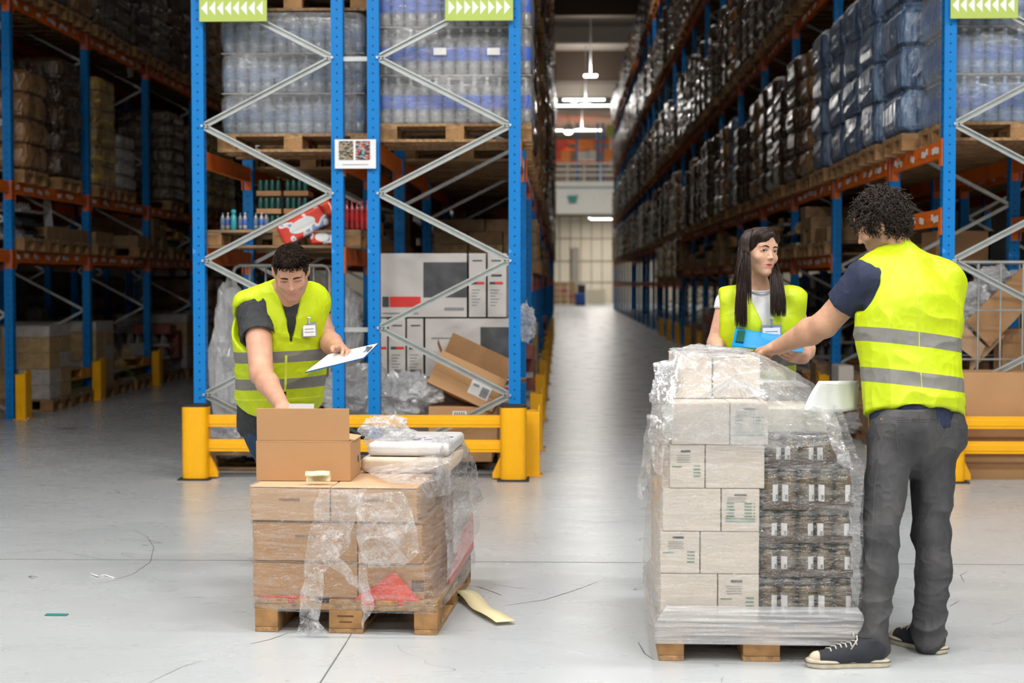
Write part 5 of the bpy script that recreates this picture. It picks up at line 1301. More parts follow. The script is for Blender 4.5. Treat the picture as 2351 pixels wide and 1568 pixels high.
    S.cone(shR+RV*.03-up*.09+fw*.045, elR+RV*.02+fw*.02+up*.03, .088, .06, .03, True); S.ell(shR+RV*.050-up*.070+fw*.07, V3(.080, .13, .112), Rt, .03, True)
    S.cone(shL-RV*.135-up*.12, elL-RV*.14, .06, .06, .012, True)
    S.ell(nk+up*.075, (.092, .098, .075), Rt, .012, True)
    # V neck
    for u in np.linspace(0, 1, 12):
        p = nk+fw*(.085+.11*u)+up*(.02-.275*u)+rr*(.0); S.ell(p, V3(.062*(1-u)+.007, .085, .04), Rt, .008, True)
    zc = A3(722, 918, 7.9)
    S.box(pel+fw*.17+up*.10, V3(.006, .08, .06), Rt, .002, .006, True)
    S.plane(pel+up*.10, -up)
    V, Q = S.mesh(1); N = vnormals(V, Q); L = (V-pel) @ Rt; w = np.clip(1.15-L[:, 2]*1.1, .3, 1)
    V = folds(V, N, [(.013, (7, 7, 2.6), 81, w, Rt), (.006, (7, 7, 12), 82, None, Rt), (.002, (30, 30, 25), 83, None, Rt)]); L = (V-pel) @ Rt
    front = (L[:, 1] > .05); a = vest_attrs(V, pel, Rt, (.188, .330), .029)
    a['edge'] = np.where(front & (L[:, 2] < .34), L[:, 0]/.006, 9.); a['edge'] = np.where(np.abs((L[:, 2]-.108)/.005) < 1, 0, a['edge'])
    skin_obj('vest', V, Q, VEST, t, attrs=a); Sv = Surf(V, Q)
    p = at(710, 757, 7.7); h = Sv.px(710, 757, .012)
    if h: badge(t, h, .074, .074, Rt)
    # trousers
    hL = A3(685, 970, 8.25); hR = A3(608, 970, 8.25); kL = A3(720, 1130, 8.25); kR = A3(640, 1130, 8.2); fL = A3(720, 1290, 8.4); fR = A3(665, 1290, 8.35)
    fL[2] = fR[2] = .09
    S = Sdf(*bounds([pel+V3(0, 0, .1), hL, hR, kL, kR, fL, fR], .2), .006)
    S.cone(pel+V3(0, 0, .04), pel-V3(0, 0, .05), .19, .195, .02, R=Rt, sc=(1, .75, 1))
    for h, k, f_ in ((hL, kL, fL), (hR, kR, fR)): S.cone(h, k, .1, .078, .03); S.cone(k, f_, .078, .062, .03)
    S.plane((0, 0, .075), (0, 0, -1))
    V, Q = S.mesh(1); N = vnormals(V, Q); V = folds(V, N, [(.012, (8, 8, 10), 91, None, None)]); skin_obj('jeans', V, Q, CLOTH['jeans'], t)
    for f_ in (fL, fR): shoe(t, V3(f_[0], f_[1]+.08, 0), V3(f_[0]+.02, f_[1]-.21, 0), laces=False)
    # short hair
    S = Sdf(*bounds([hc], .17), .0035); S.ell(T(0, -.016, .038), V3(.082, .102, .092)*s, Rh, .01); S.ell(T(0, .035, .096), V3(.06, .052, .030)*s, Rh, .03)
    S.cone(T(-.09, .108, -.015), T(.09, .108, -.015), .075*s, .075*s, .015, True); S.ell(T(0, .12, -.05), V3(.12, .09, .09), Rh, .01, True)
    S.box(T(0, .0, -.14), V3(.12, .15, .1), Rh, .01, .02, True)
    for x in (-1, 1): S.ell(T(x*.088, .0, -.018), V3(.018, .032, .036), Rh, .01, True)
    V, Q = S.mesh(2); N = vnormals(V, Q); hb = skin_obj('hair', V, Q, HAIRD, t)
    R_ = np.random.RandomState(3); m = MB()
    for i in R_.choice(len(V), 5200):
        l = ((V[i]-hc) @ Rh)/s
        tg = Rh @ V3(.3*l[0]/.08-.35, .9 if l[2] > .06 else -.3, .25 if l[2] > .06 else -.75); n0 = nrm(N[i]*(.38 if l[2] > .05 else .12)+tg+(vnoise(V[i:i+1], 30, 5)[0]-.5)*1.2*Rh[:, 0]+R_.uniform(-.16, .16, 3)); Ln = R_.uniform(.014, .028)*(1 if l[2] > .05 else .55); p = V[i]-N[i]*.003
        m.tube([p, p+n0*Ln*.5+N[i]*.002, p+n0*Ln-N[i]*.0015], [.0019, .0017, .0005], 3, cap=False)
    q = build('hair_tufts', m, HAIRD, t, smooth=True); q.parent = hb
    # clipboard in his left hand
    A, B, C_, D = (A3(700, 855, 7.52), A3(835, 822, 7.46), A3(868, 789, 7.72), A3(752, 815, 7.80))
    n = nrm(np.cross(B-A, D-A)); n = n if n[2] > 0 else -n
    cb = thing('clipboard', 'blue clipboard with white sheets held by the man reaching into the carton', 'clipboard', tuple((A+C_)/2))
    def slab(nm, pts, th, mt, off=0.): 
        P = [p+n*off for p in pts]; V_ = [tuple(p) for p in P]+[tuple(p+n*th) for p in P]; build(nm, MB().add(V_, [(3, 2, 1, 0), (4, 5, 6, 7)]+[(i, (i+1) % 4, 4+(i+1) % 4, 4+i) for i in range(4)]), mt, cb)
    slab('board', [A, B, C_, D], -.004, mat('clipboard_blue', (.02, .14, .42), .35)); mid = (A+B+C_+D)/4
    for k in range(3): slab('sheet', [mid+(p-mid)*(.97-.01*k)+V3(.004*k, 0, 0) for p in (A, B, C_, D)], .0012, M['paper'], .001+.0016*k)
    e = (B+C_)/2; d = nrm(C_-B); cc = mid+(e-mid)*.90+n*.008
    build('clip', MB().bar(tuple(cc-d*.05), tuple(cc+d*.05), .022, .008, up=tuple(n)).tube([tuple(cc-d*.03+n*.006), tuple(cc+n*.016), tuple(cc+d*.03+n*.006)], .003, 6), M['bolt'], cb)
    return t

# ================================================================== woman
def worker_b():
    Y0 = 7.62
    t = thing('person', 'woman with long dark hair in yellow vest and white t-shirt holding a blue clipboard', 'person', (A3(1740, 1200, Y0)[0], Y0+.05, 0))
    pel = A3(1742, 935, Y0+.06); ch = A3(1742, 745, Y0+.02); nk = A3(1741, 662, Y0+.03)
    up = nrm(ch-pel); Rt = frame(V3(.14, -.99, 0), up); rr, fw = Rt[:, 0], Rt[:, 1]
    shR = A3(1668, 694, Y0+.02); shL = A3(1820, 692, Y0+.0)
    elR = A3(1642, 788, Y0+.0); wrR = A3(1648, 806, Y0-.24)
    elL = A3(1853, 800, Y0+.03); wrL = A3(1846, 822, Y0-.24)
    hc = A3(1745, 581, Y0-.01); Rh = frame(V3(.45, -.89, .02), V3(.09, 0, 1)); s = .99
    S = Sdf(*bounds([hc, shL, shR, elL, wrL, elR, wrR, ch, A3(1640, 812, 7.1), A3(1800, 810, 7.1)], .13), .0028)
    T = put_head(S, hc, Rh, s, fem=True)
    S.cone(hc+Rh @ V3(0, -.03, -.04), nk, .044, .046, .02); S.cone(nk, ch, .05, .1, .04)
    S.cone(nk-up*.05, shL, .036, .042, .04); S.cone(nk-up*.05, shR, .036, .042, .04)
    arm(S, shR, elR, wrR, (.046, .038, .036, .024)); arm(S, shL, elL, wrL, (.046, .038, .036, .025))
    hand(S, wrR, V3(.15, -1, -.12), V3(0, 0, -1), -1, (.25, .3, .3, .35), (.5, .2), .9)
    fd = nrm(A3(1800, 812, Y0-.34)-wrL); pn = nrm(V3(-.1, .75, .62)); pn = nrm(pn-fd*np.dot(pn, fd)); tips = hand(S, wrL, fd, pn, (1 if np.cross(fd, pn)[2] > 0 else -1), (.25, .3, .3, .35), (.5, .2), 1.0)
    V, Q = S.mesh(1); skin_obj('body', V, Q, SKB, t, attrs=face_attrs(V, hc, Rh, s)); face_parts(t, T, Rh, s, HAIRB, (V, Q), gaze=(.30, .03), brow=(.0235, .0065), thick=.85)
    m = MB().box(T(0, .078, -.0625), V3(.026, .004, .006)*s, Matrix(Rh.tolist())); build('open_mouth', m, MOUTH, t)
    for p_, d_, n_, r_ in tips[:4]: build('painted_nail', MB().lathe([(.0008, -.0012), (.0045, -.0006), (.0052, .0004), (.0040, .0012), (.0008, .0014)], p_-d_*.003-pn*r_*.95, 10), mat('dark_blue_varnish', (.012, .02, .07), .15, coat=.8) if 'dark_blue_varnish' not in bpy.data.materials else bpy.data.materials['dark_blue_varnish'], t, smooth=True)
    S = Sdf(*bounds([pel, shL, shR, nk, ch], .24), .0045)
    S.cone(pel-up*.02, pel+up*.12, .165, .150, .02, R=Rt, sc=(1, .72, 1)); S.cone(pel+up*.1, ch, .150, .155, .04, R=Rt, sc=(1, .72, 1)); S.cone(ch, nk-up*.1, .15, .12, .05, R=Rt, sc=(1, .66, 1))
    for x in (-1, 1): S.ell(ch+rr*.065*x+fw*.075-up*.01, V3(.06, .055, .06), Rt, .03)
    S.cone(nk-up*.055, shL, .042, .046, .04); S.cone(nk-up*.055, shR, .042, .047, .04)
    for sh_, el in ((shR, elR), (shL, elL)):
        d = nrm(el-sh_); S.cone(sh_, sh_+d*.06, .050, .050, .03); S.cone(sh_+d*.105, sh_+d*.2, .08, .08, .004, True)
    S.ell(nk+up*.035+fw*.015, V3(.066, .07, .058), Rt, .01, True)
    S.plane(pel-up*.02, -up)
    V, Q = S.mesh(1); N = vnormals(V, Q); V = folds(V, N, [(.006, (12, 12, 8), 101, None, None)]); shr = skin_obj('t_shirt', V, Q, CLOTH['white'], t)
    vb = []; 
    m = MB()
    for k in range(33):
        a = 2*PI*k/32; vb.append(tuple(nk-up*.004+rr*math.cos(a)*.067+fw*(.016+math.sin(a)*.071)-up*(.012*math.sin(a))))
    q = build('neckband', MB().tube(vb[:-1], .006, 6, closed=True), CLOTH['white'], t, smooth=True); q.parent = shr
    # vest
    S = Sdf(*bounds([pel, shL, shR, nk, ch], .26), .004)
    S.cone(pel-up*.06, ch-up*.02, .190, .183, .03, R=Rt, sc=(1, .72, 1)); S.cone(ch-up*.02, nk-up*.12, .18, .14, .06, R=Rt, sc=(1, .74, 1))
    for x in (-1, 1): S.ell(ch+rr*.07*x+fw*.09-up*.015, V3(.065, .055, .07), Rt, .04)
    RVr = nrm(shR-shL)
    S.cone(nk-up*.03, shR, .050, .060, .05); S.cone(nk-up*.03, shL, .050, .062, .05); S.cone(shR, ch-up*.05+RVr*.1, .058, .09, .05); S.cone(shL, ch-up*.05-RVr*.1, .06, .09, .05)
    S.plane(A3(1653, 690, Y0), V3(-1, 0, 0), .008); S.plane(A3(1850, 690, Y0), V3(1, 0, -.05), .008)
    S.ell(nk+up*.06, V3(.080, .085, .075), Rt, .012, True)
    for u in np.linspace(0, 1, 12):
        p = nk+fw*(.07+.09*u)+up*(.03-.235*u); S.ell(p, V3(.078*(1-u)+.016, .075, .04), Rt, .008, True)
    S.plane(pel-up*.02, -up)
    V, Q = S.mesh(1); N = vnormals(V, Q); L = (V-pel) @ Rt
    V = folds(V, N, [(.009, (8, 8, 3), 111, None, Rt), (.004, (8, 8, 12), 112, None, Rt), (.0015, (30, 30, 25), 113, None, Rt)]); L = (V-pel) @ Rt
    a = vest_attrs(V, pel, Rt, (.235,), .03); a['edge'] = np.where((L[:, 1] > .05) & (L[:, 2] < .35), L[:, 0]/.005, 9.)
    skin_obj('vest', V, Q, VEST, t, attrs=a); Sv = Surf(V, Q)
    h = Sv.px(1771, 757, .02)
    if h: badge(t, h-Vector((0, 0, .012)), .10, .07, Rt)
    # trousers and shoes (behind the wrapped load)
    S = Sdf(*bounds([pel+V3(0, 0, .1), V3(pel[0]-.1, Y0+.08, .08), V3(pel[0]+.1, Y0+.08, .08)], .22), .006)
    S.cone(pel, pel-V3(0, 0, .07), .155, .165, .02, R=Rt, sc=(1, .75, 1))
    for x in (-.085, .085): S.cone(V3(pel[0]+x, Y0+.06, .85), V3(pel[0]+x, Y0+.05, .47), .088, .062, .03); S.cone(V3(pel[0]+x, Y0+.05, .47), V3(pel[0]+x, Y0+.1, .09), .062, .05, .03)
    S.plane((0, 0, .075), (0, 0, -1))
    V, Q = S.mesh(1); skin_obj('jeans', V, Q, CLOTH['dkjeans'], t)
    for x in (-.085, .085): shoe(t, V3(pel[0]+x, Y0+.17, 0), V3(pel[0]+x*1.2, Y0-.09, 0), laces=False)
    # long hair
    S = Sdf(*bounds([hc], .2), .0035); S.ell(T(0, -.022, .036), V3(.080, .100, .088)*s, Rh, .01); S.ell(T(0, -.06, -.03), V3(.07, .05, .09)*s, Rh, .03); S.ell(T(0, .044, .072), V3(.067, .055, .050)*s, Rh, .02)
    S.cone(T(.0, .088, -.045), T(.002, .116, .012), .058*s, .050*s, .012, True); S.cone(T(.004, .112, .02), T(-.008, .104, .058), .048*s, .026*s, .012, True); S.ell(T(0, .06, -.08), V3(.075, .07, .075), Rh, .01, True)
    V, Q = S.mesh(2); hb = skin_obj('hair', V, Q, HAIRB, t)
    R_ = np.random.RandomState(6); m = MB()
    def strand(phi, sgn, r0, zl, front):
        """phi: angle from the face direction to the side; sgn side; front strands fall over the chest"""
        pts = []
        part = T(-.012, .02-.0*phi, .118)+Rh @ V3(0, -.05*R_.rand()*(1+phi), 0)
        tgt = lambda el: T(sgn*math.sin(phi)*(.082+r0)*math.cos(el), (-.02+math.cos(phi)*(.098+r0)*math.cos(el)), .036+(.090+r0)*math.sin(el))
        for el in (1.35, 1.1, .8, .5, .2, -.05):
            p = tgt(el); u = (1.35-el)/1.4; pts.append(part*(1-min(1, u*3))+p*min(1, u*3) if u < .34 else p)
        last = pts[-1]; jx = R_.uniform(-.006, .006, 3)
        return pts, last, jx
    def lock(n, phis, sgn, tgtpx, zlen, spreadx, Yf):
        for i in range(n):
            phi = R_.uniform(*phis); r0 = R_.uniform(-.004, .010); pts, last, jx = strand(phi, sgn, r0, 0, True)
            f_ = R_.rand(); tx = tgtpx[0]+(f_-.5)*spreadx; endY = Yf+R_.uniform(-.015, .02); py_end = tgtpx[1]-abs(R_.normal(0, 1))*zlen
            e = A3(tx, py_end, endY); mid1 = last*.75+V3(0, 0, last[2]*0); n_ = 9
            c1 = last+V3(0, 0, -.10)+(V3(0, endY-last[1], 0))*.25
            c2 = V3(e[0], e[1], e[2]+.20)
            for k in range(1, n_+1):
                u = k/n_; p = (1-u)**3*last+3*(1-u)**2*u*c1+3*(1-u)*u*u*c2+u**3*e; pts.append(p+jx*math.sin(u*5+f_*9)*.9*u)
            m.tube(pts, [.00105]*(len(pts)-4)+[.0010, .0009, .0006, .0003], 3, cap=False)
    yf = Y0-.155
    lock(760, (1.15, 1.75), 1, (1701, 752), 16, 26, yf)          # picture-left lock, over the chest
    lock(620, (1.5, 2.1), -1, (1787, 728), 9, 36, yf)             # picture-right lock
    lock(560, (1.15, 1.6), 1, (1708, 700), 30, 34, yf+.02)
    lock(500, (1.6, 2.9), 1, (1700, 760), 12, 60, Y0+.14); lock(420, (1.6, 3.1), -1, (1770, 760), 12, 60, Y0+.14)
    def fld(l):
        sg = 1. if l[0] > -.012 else -1.; top = max(0., min(1., (l[2]-.06)/.05)); return V3(sg*(.25+1.0*top), -.15-.35*(l[1] > .05)*(1-top), -.35-.75*(1-top))
    q = build('combed_hair', comb(V, Q, hc, Rh, s, fld, 4200, 9, .0075, .0009, 4, keep=lambda l: l[2] > -.03), HAIRB, t, smooth=True); q.parent = hb
    q = build('hair_strands', m, HAIRB, t, smooth=True); q.parent = hb
    # blue clipboard
    A, B, C_, D = A3(1680, 796, 7.20), A3(1842, 810, 7.20), A3(1850, 777, 7.50), A3(1689, 752, 7.50)
    n = nrm(np.cross(B-A, D-A)); n = n if n[1] < 0 else -n; mid = (A+B+C_+D)/4
    cb = thing('clipboard', 'bright blue clipboard with green clip held by the woman', 'clipboard', tuple(mid))
    def slab(nm, pts, th, mt, off=0.):
        V_ = [tuple(p+n*off) for p in pts]+[tuple(p+n*(off+th)) for p in pts]; build(nm, MB().add(V_, [(3, 2, 1, 0), (4, 5, 6, 7)]+[(i, (i+1) % 4, 4+(i+1) % 4, 4+i) for i in range(4)]), mt, cb)
    slab('board', [A, B, C_, D], .004, mat('clipboard_bright_blue', (.0, .26, .62), .3))
    slab('sheet', [mid+(p-mid)*.97+nrm(D-A)*.016 for p in (A, B, C_, D)], .002, M['paper'], -.004)
    ex = nrm(B-A); ey = nrm(D-A); g = mat('dark_green_clip', (.01, .09, .07), .35)
    c0 = A+ex*.012; slab('clip', [c0+ey*.06, c0+ex*.038+ey*.06, c0+ex*.038+ey*.24, c0+ey*.24], .006, g, .004)
    return t

# ---- sheet of paper in the curly haired man's hand
def paper_sheet():
    a, b, c, d = A3(1880, 875, 6.30), A3(1972, 874, 6.66), A3(1968, 940, 6.56), A3(1858, 942, 6.17)
    rows = []
    for i in range(9):
        v = i/8; row = []
        for j in range(11):
            u = j/10; p = (a*(1-u)+b*u)*(1-v)+(d*(1-u)+c*u)*v; p = p+V3(-.02*math.sin(v*2)*(1-u), 0, -.012*math.sin(u*PI)*v); row.append(tuple(p))
        rows.append(row)
    t = thing('paper_sheet', 'white sheet of paper held low beside the curly haired man', 'paper', tuple((a+c)/2)); build('sheet', MB().grid(rows), M['paper'], t, smooth=True, solid=.0015)
    m = MB()
    for k in range(9):
        v = .12+.085*k; p = (a*.88+b*.12)*(1-v)+(d*.88+c*.12)*v; q = (a*.3+b*.7)*(1-v)+(d*.3+c*.7)*v
        build('text_line', MB().bar(tuple(p+V3(-.006, -.004, .003)), tuple(q+V3(0, -.004, -.006)), 0.0006, .0006, up=(0, 0, 1)), mat('faint_ink', (.72, .72, .74), .6) if k == 0 else bpy.data.materials['faint_ink'], t)
# ================================================================== foreground pallet with brown cartons
def bilin(a, b, u): return a*(1-u)+b*u
def front_box(t_name, label, x0, x1, z0, z1, y, d, R, o, mats, grp=None, cat='carton', bev=.004):
    """carton in the frame of a turned pallet: o origin, R rotation; x across, y back"""
    c = o+R @ Vector(((x0+x1)/2, y+d/2, z0)); t = thing(t_name, label, cat, c, R.to_euler().z, grp)
    build('carton_body', MB().box((0, 0, (z1-z0)/2), (x1-x0, d, z1-z0)), mats, t, local=True, bevel=bev); return t
AL = math.radians(-3.6)                     # pallet turned a little clockwise
def film_skirt(name, label, o, R, ring_fn, z0, z1, nz, npt, mats, seed, amp=.012, cat='stretch film', parent=None, creases=(6, 30)):
    """closed wrap following ring_fn(z) -> list of (x, y) corners"""
    rows = []; P = []
    for i in range(nz+1):
        z = z0+(z1-z0)*i/nz; C = ring_fn(z); per = [math.dist(C[k], C[(k+1) % len(C)]) for k in range(len(C))]; tot = sum(per); row = []
        for j in range(npt):
            s = tot*j/npt; k = 0
            while s > per[k]: s -= per[k]; k += 1
            a, b = C[k], C[(k+1) % len(C)]; u = s/per[k]; row.append((a[0]*(1-u)+b[0]*u, a[1]*(1-u)+b[1]*u, z))
        rows.append(row)
    A = np.array(rows); c = A.mean((0, 1)); n = A-c; n[..., 2] = 0; n /= np.linalg.norm(n, axis=-1)[..., None]
    F_ = A.reshape(-1, 3); d = amp*(ridged(F_, (3, 3, creases[1]), seed)**2)+amp*.8*(vnoise(F_, (creases[0], creases[0], 9), seed+1)-.3)
    A = A+n*(d.reshape(A.shape[:2])[..., None])
    rows = [[tuple(o+R @ Vector(p)) for p in r] for r in A]
    ob = build(name, MB().grid(rows, closed=True), mats, parent, smooth=True)
    if parent is None: tag(ob, label, cat)
    return ob
def rag(name, label, rows, mats, seed, amp=.02, cat='film', f=14, parent=None, nx=26, ny=60, th=0.):
    """crumpled sheet: rows = [(left point, right point), ...] top to bottom"""
    K = len(rows); P = []
    for i in range(ny+1):
        u = i/ny*(K-1); k = min(K-2, int(u)); u -= k; u = u*u*(3-2*u); a = Vector(rows[k][0])*(1-u)+Vector(rows[k+1][0])*u; b = Vector(rows[k][1])*(1-u)+Vector(rows[k+1][1])*u
        P.append([a*(1-j/nx)+b*(j/nx) for j in range(nx+1)])
    A = np.array([[tuple(p) for p in r] for r in P]); F_ = A.reshape(-1, 3)
    F2 = F_.copy(); F2[:, 1] = 0
    d = amp*(ridged(F2, (f, 1, f*.35), seed)-.5)+amp*.5*(ridged(F2, (f*2.3, 1, f), seed+1)-.5)+amp*.25*(ridged(F2, (f*5, 1, f*3), seed+2)-.5)
    A[..., 1] -= d.reshape(A.shape[:2])*1.6; A[..., 0] += (vnoise(F2, f*1.3, seed+4).reshape(A.shape[:2])-.5)*amp*.8; A[..., 2] += (vnoise(F2, f*1.1, seed+3).reshape(A.shape[:2])-.5)*amp*.6
    ob = build(name, MB().grid([[tuple(p) for p in r] for r in A]), mats, parent, smooth=True)
    if parent is None: tag(ob, label, cat)
    return ob
def foreground_left():
    o = gp(1004, 1459); w = .79
    R = Matrix.Rotation(AL, 3, 'Z'); rx = R @ Vector((1, 0, 0)); ry = R @ Vector((0, 1, 0))
    o = o-rx*w                                      # front left corner on the floor
    c = o+rx*w/2+ry*.6
    t = pallet_thing('wooden_pallet', 'wooden pallet in front carrying the brown cartons, torn film hanging over it', tuple(c), AL, w, 1.2)
    blk = build('block_print', MB().box((0, -.601, .075), (.07, .001, .008)).box((.0, -.601, .05), (.055, .001, .006)), mat('burnt_mark', (.12, .06, .02), .8), t, local=True)
    O = Vector(o)
    def fx(px, d=0., z=.4):                         # across coordinate of a pixel on the front plane shifted back by d
        a = ray(px, 1250); n = ry; P0 = O+ry*d; k = (P0-CAM).dot(n)/a.dot(n); return (CAM+a*k-O).dot(rx)
    def fz(py, d=0., px=800):
        a = ray(px, py); P0 = O+ry*d; k = (P0-CAM).dot(ry)/a.dot(ry); return (CAM+a*k).z
    zt = .146; z1 = fz(1292, .03); z1 = (zt+.625)/2-.01; z2 = .625
    xs = fx(822, .03); xe = fx(974, .03)
    B = [('large brown carton, bottom left, in the left foreground load', fx(580, .03), xs-.003, zt, .30, .03), ('brown carton, bottom right at the front, above the red triangle', xs, xe, zt, .295, .03),
         ('brown carton, second layer left, in the left foreground load', fx(580, .03), xs-.003, .303, .475, .03), ('brown carton, second layer right, behind the hanging film', xs, fx(968, .03), .298, .475, .03),
         ('flat brown carton, top layer left, under the open carton', fx(574, .02), fx(757, .02), .478, z2, .02), ('flat brown carton, top layer right, under the open carton', fx(760, .02), fx(957, .02), .478, z2, .02)]
    for k, (lb, x0, x1, za, zb, y) in enumerate(B):
        b = front_box('brown_carton', lb, x0, x1, za, zb, y, .55, R, O, M['card' if k < 4 else 'cardl'], 'brown cartons on the front pallet')
        w_ = x1-x0; h_ = zb-za
        if k in (2, 4, 5): build('print_mark', MB().box((.0, -.2765 if k > 3 else -.2765, h_*.62), (.09, .001, .012)), mat('faint_brown_print', (.28, .15, .07), .7) if 'faint_brown_print' not in bpy.data.materials else bpy.data.materials['faint_brown_print'], b, local=True)
        if k == 1:
            for i in range(9): build('barcode_bar', MB().box((w_*.32+i*.006, -.2765, h_*.4), (.003, .001, .05)), M['ink'], b, local=True)
        build('flap_seam', MB().box((0, -.276, h_-.004), (w_, .0015, .002)), M['dark'], b, local=True)
    for k, (x0, x1, za, zb) in enumerate([(fx(580, .03), xs-.003, zt, .475), (xs, xe, zt, .475), (fx(574, .02)+.0, fx(757, .02), .478, z2-.01), (fx(760, .02), fx(950, .02), .478, z2-.01)]):
        front_box('brown_carton', 'brown carton in the rear half of the front pallet, %s' % ['lower left', 'lower right', 'upper left', 'upper right'][k], x0, x1-.02, za, zb, .59, .55, R, O, M['card'], 'brown cartons on the front pallet')
    # red warning triangle sheet and red scraps
    redm = mat('red_plastic_sheet', (.80, .07, .03), .4, var=.25, scale=9, coat=.3)
    def onfront(px, py, d=.02): return O+rx*fx(px, d)+ry*d+Vector((0, 0, fz(py, d)-O.z))
    def poly(name, label, pts, d, parent=None, depth=.004):
        P = [onfront(x, y, d) for x, y in pts]; n = len(P); V = P+[p-ry*depth for p in P]
        ob = mesh_obj(name, V, [tuple(range(n)), tuple(range(n, 2*n))[::-1]]+[(i, (i+1) % n, n+(i+1) % n, n+i) for i in range(n)], redm); tag(ob, label, 'plastic sheet'); return ob
    poly('red_triangle', 'red triangular plastic sheet at the foot of the front cartons', [(795, 1388), (903, 1311), (908, 1313), (962, 1372), (965, 1384), (800, 1394)], .012)
    poly('red_scrap', 'red plastic strip under the lower left carton', [(582, 1380), (600, 1371), (700, 1370), (700, 1388), (650, 1390)], .02)
    # red sheet along the right side
    def side(u, z, off=0.): return O+rx*(w+off)+ry*u*1.2+Vector((0, 0, z))
    P = [side(.30, .15, .004), side(.32, .19, .004), side(.62, .30, .01), side(.95, .36, .012), side(.985, .30, .012), side(.985, .17, .012), side(.7, .16, .01)]
    n = len(P); V = P+[p+rx*.004 for p in P]
    tag(mesh_obj('red_scrap', V, [tuple(range(n)), tuple(range(n, 2*n))[::-1]]+[(i, (i+1) % n, n+(i+1) % n, n+i) for i in range(n)], redm), 'red plastic sheet along the right side of the front pallet', 'plastic sheet')
    # white folded packs at the back right and crumpled film over them
    mw = mat('white_folded_plastic', (.74, .71, .68), .35, var=.08, scale=12, bump=.5, bscale=14, coat=.3); mcr = mat('cream_pack', (.66, .53, .40), .5, bump=.3, bscale=12)
    P0 = gp(930, 1085, z2)
    for k, (x0, x1, za, zb, y, d, mm, lb) in enumerate([(fx(828, .5), fx(1035, .5), z2+.005, z2+.075, .50, .62, mcr, 'cream folded pack, lower of the pair beside the open carton'), (fx(842, .5), fx(1030, .5), z2+.078, z2+.14, .52, .58, mw, 'white folded plastic pack with blue print, upper of the pair')]):
        b = front_box('folded_pack', lb, x0, x1, za, zb, y, d, R, O, mm, cat='pack', bev=.022)
        if k:
            mbp = mat('blue_print', (.02, .06, .55), .4)
            R_ = random.Random(4)
            for i in range(16):
                a = R_.uniform(-.02, .17); build('print_stroke', MB().box((a, -.12+R_.uniform(-.04, .10)+a*.3, .0632), (R_.uniform(.01, .04), .01, .001), Matrix.Rotation(.6, 3, 'Z')), mbp, b, local=True)
    fh = film_mat('crumpled_clear_film', .12, .8, 16, (1, 1, 1), rough=.08, thr=(.42, .62), bump=1.)
    heap('film_wad', 'crumpled ball of clear film on top of the white folded pack', O+rx*(fx(885, .62))+ry*.68+Vector((0, 0, z2+.175)), (.13, .1, .075), 41, .45, mat_=fh)
    heap('film_wad', 'small clear film wad at the right end of the white folded pack', O+rx*(fx(1012, .55))+ry*.62+Vector((0, 0, z2+.10)), (.05, .12, .07), 43, .5, mat_=fh)
    # open carton on top
    a = gp(590, 1104, z2+.002); b = gp(806, 1104, z2+.002); W = (b-a).length; Dp = .30
    cc = (a+b)/2+Vector((0, Dp/2, 0)); 
    t2 = thing('open_carton', 'open brown carton on top of the front load, front flap standing up', 'carton', cc, math.radians(-1.0))
    h = .175
    for n_, c_, d_ in [('wall_panel', (0, -Dp/2, h/2), (W, .005, h)), ('wall_panel', (0, Dp/2, h/2), (W, .005, h)), ('wall_panel', (-W/2, 0, h/2), (.005, Dp, h)), ('wall_panel', (W/2, 0, h/2), (.005, Dp, h)), ('bottom_panel', (0, 0, .004), (W, Dp, .006))]:
        build(n_, MB().box(c_, d_), M['card'], t2, local=True, bevel=.0015)
    build('flap', MB().box((0, -Dp/2-.004, h+.001+.073), (W-.004, .005, .142), Matrix.Rotation(math.radians(3), 3, 'X')), M['card'], t2, local=True, bevel=.0015)
    build('flap', MB().box((W/2-.035, .03, h+.004), (.09, Dp-.08, .004), Matrix.Rotation(math.radians(8), 3, 'Y')), M['cardl'], t2, local=True)
    build('fold_line', MB().box((0, -Dp/2-.003, h), (W, .002, .003)), mat('carton_crease', (.62, .38, .2), .8), t2, local=True)
    for i in range(6): build('barcode_bar', MB().box((W/2+.003, .06+i*.005, .075), (.001, .0025, .03)), M['ink'], t2, local=True)
    # card held in the carton
    p = at(694, 941, 7.2); 
    o_ = build('info_card', MB().box((0, 0, 0), (.115, .004, .09)), mat('pale_card', (.45, .42, .44), .5)); o_.location = (p.x, 7.17, p.z-.012); o_.rotation_euler = (math.radians(-25), 0, .05); tag(o_, 'pale printed card sticking up behind the open flap', 'card')
    # yellow tape scraps
    mt = mat('pale_yellow_paper', (.80, .70, .42), .6, bump=.2, bscale=20)
    def ribbon(name, label, pts, wv, mats, th=.001, cat='paper scrap'):
        P = []; N_ = len(pts)
        for i, p in enumerate(pts): P.append([tuple(Vector(p)-Vector(wv)/2), tuple(Vector(p)), tuple(Vector(p)+Vector(wv)/2)])
        return tag(build(name, MB().grid(P), mats, smooth=True, solid=th), label, cat)
    q = gp(726, 1108, z2+.01); pts = [q+Vector((math.cos(a)*.026*(1-.03*k)-.0, 0, .024+math.sin(a)*.024)) for k, a in enumerate(np.linspace(-1.9, 2.2, 12))]
    Rr = Matrix.Rotation(math.radians(80), 3, 'Z')
    tube_pts = [Vector((0, math.cos(a)*.024, .028+math.sin(a)*.022)) for a in np.linspace(-1.6, 3.0, 12)]
    P = [[tuple(q+Vector((x, 0, 0))+tp+Vector((0, 0, .002*math.sin(x*60)))) for x in np.linspace(-.045, .06, 5)] for tp in tube_pts]
    tag(build('paper_curl', MB().grid(P), mt, smooth=True, solid=.001), 'curled pale yellow paper lying before the open carton', 'paper scrap')
    a, b = gp(1052, 1362, .012), gp(1158, 1434, .004); pts = []
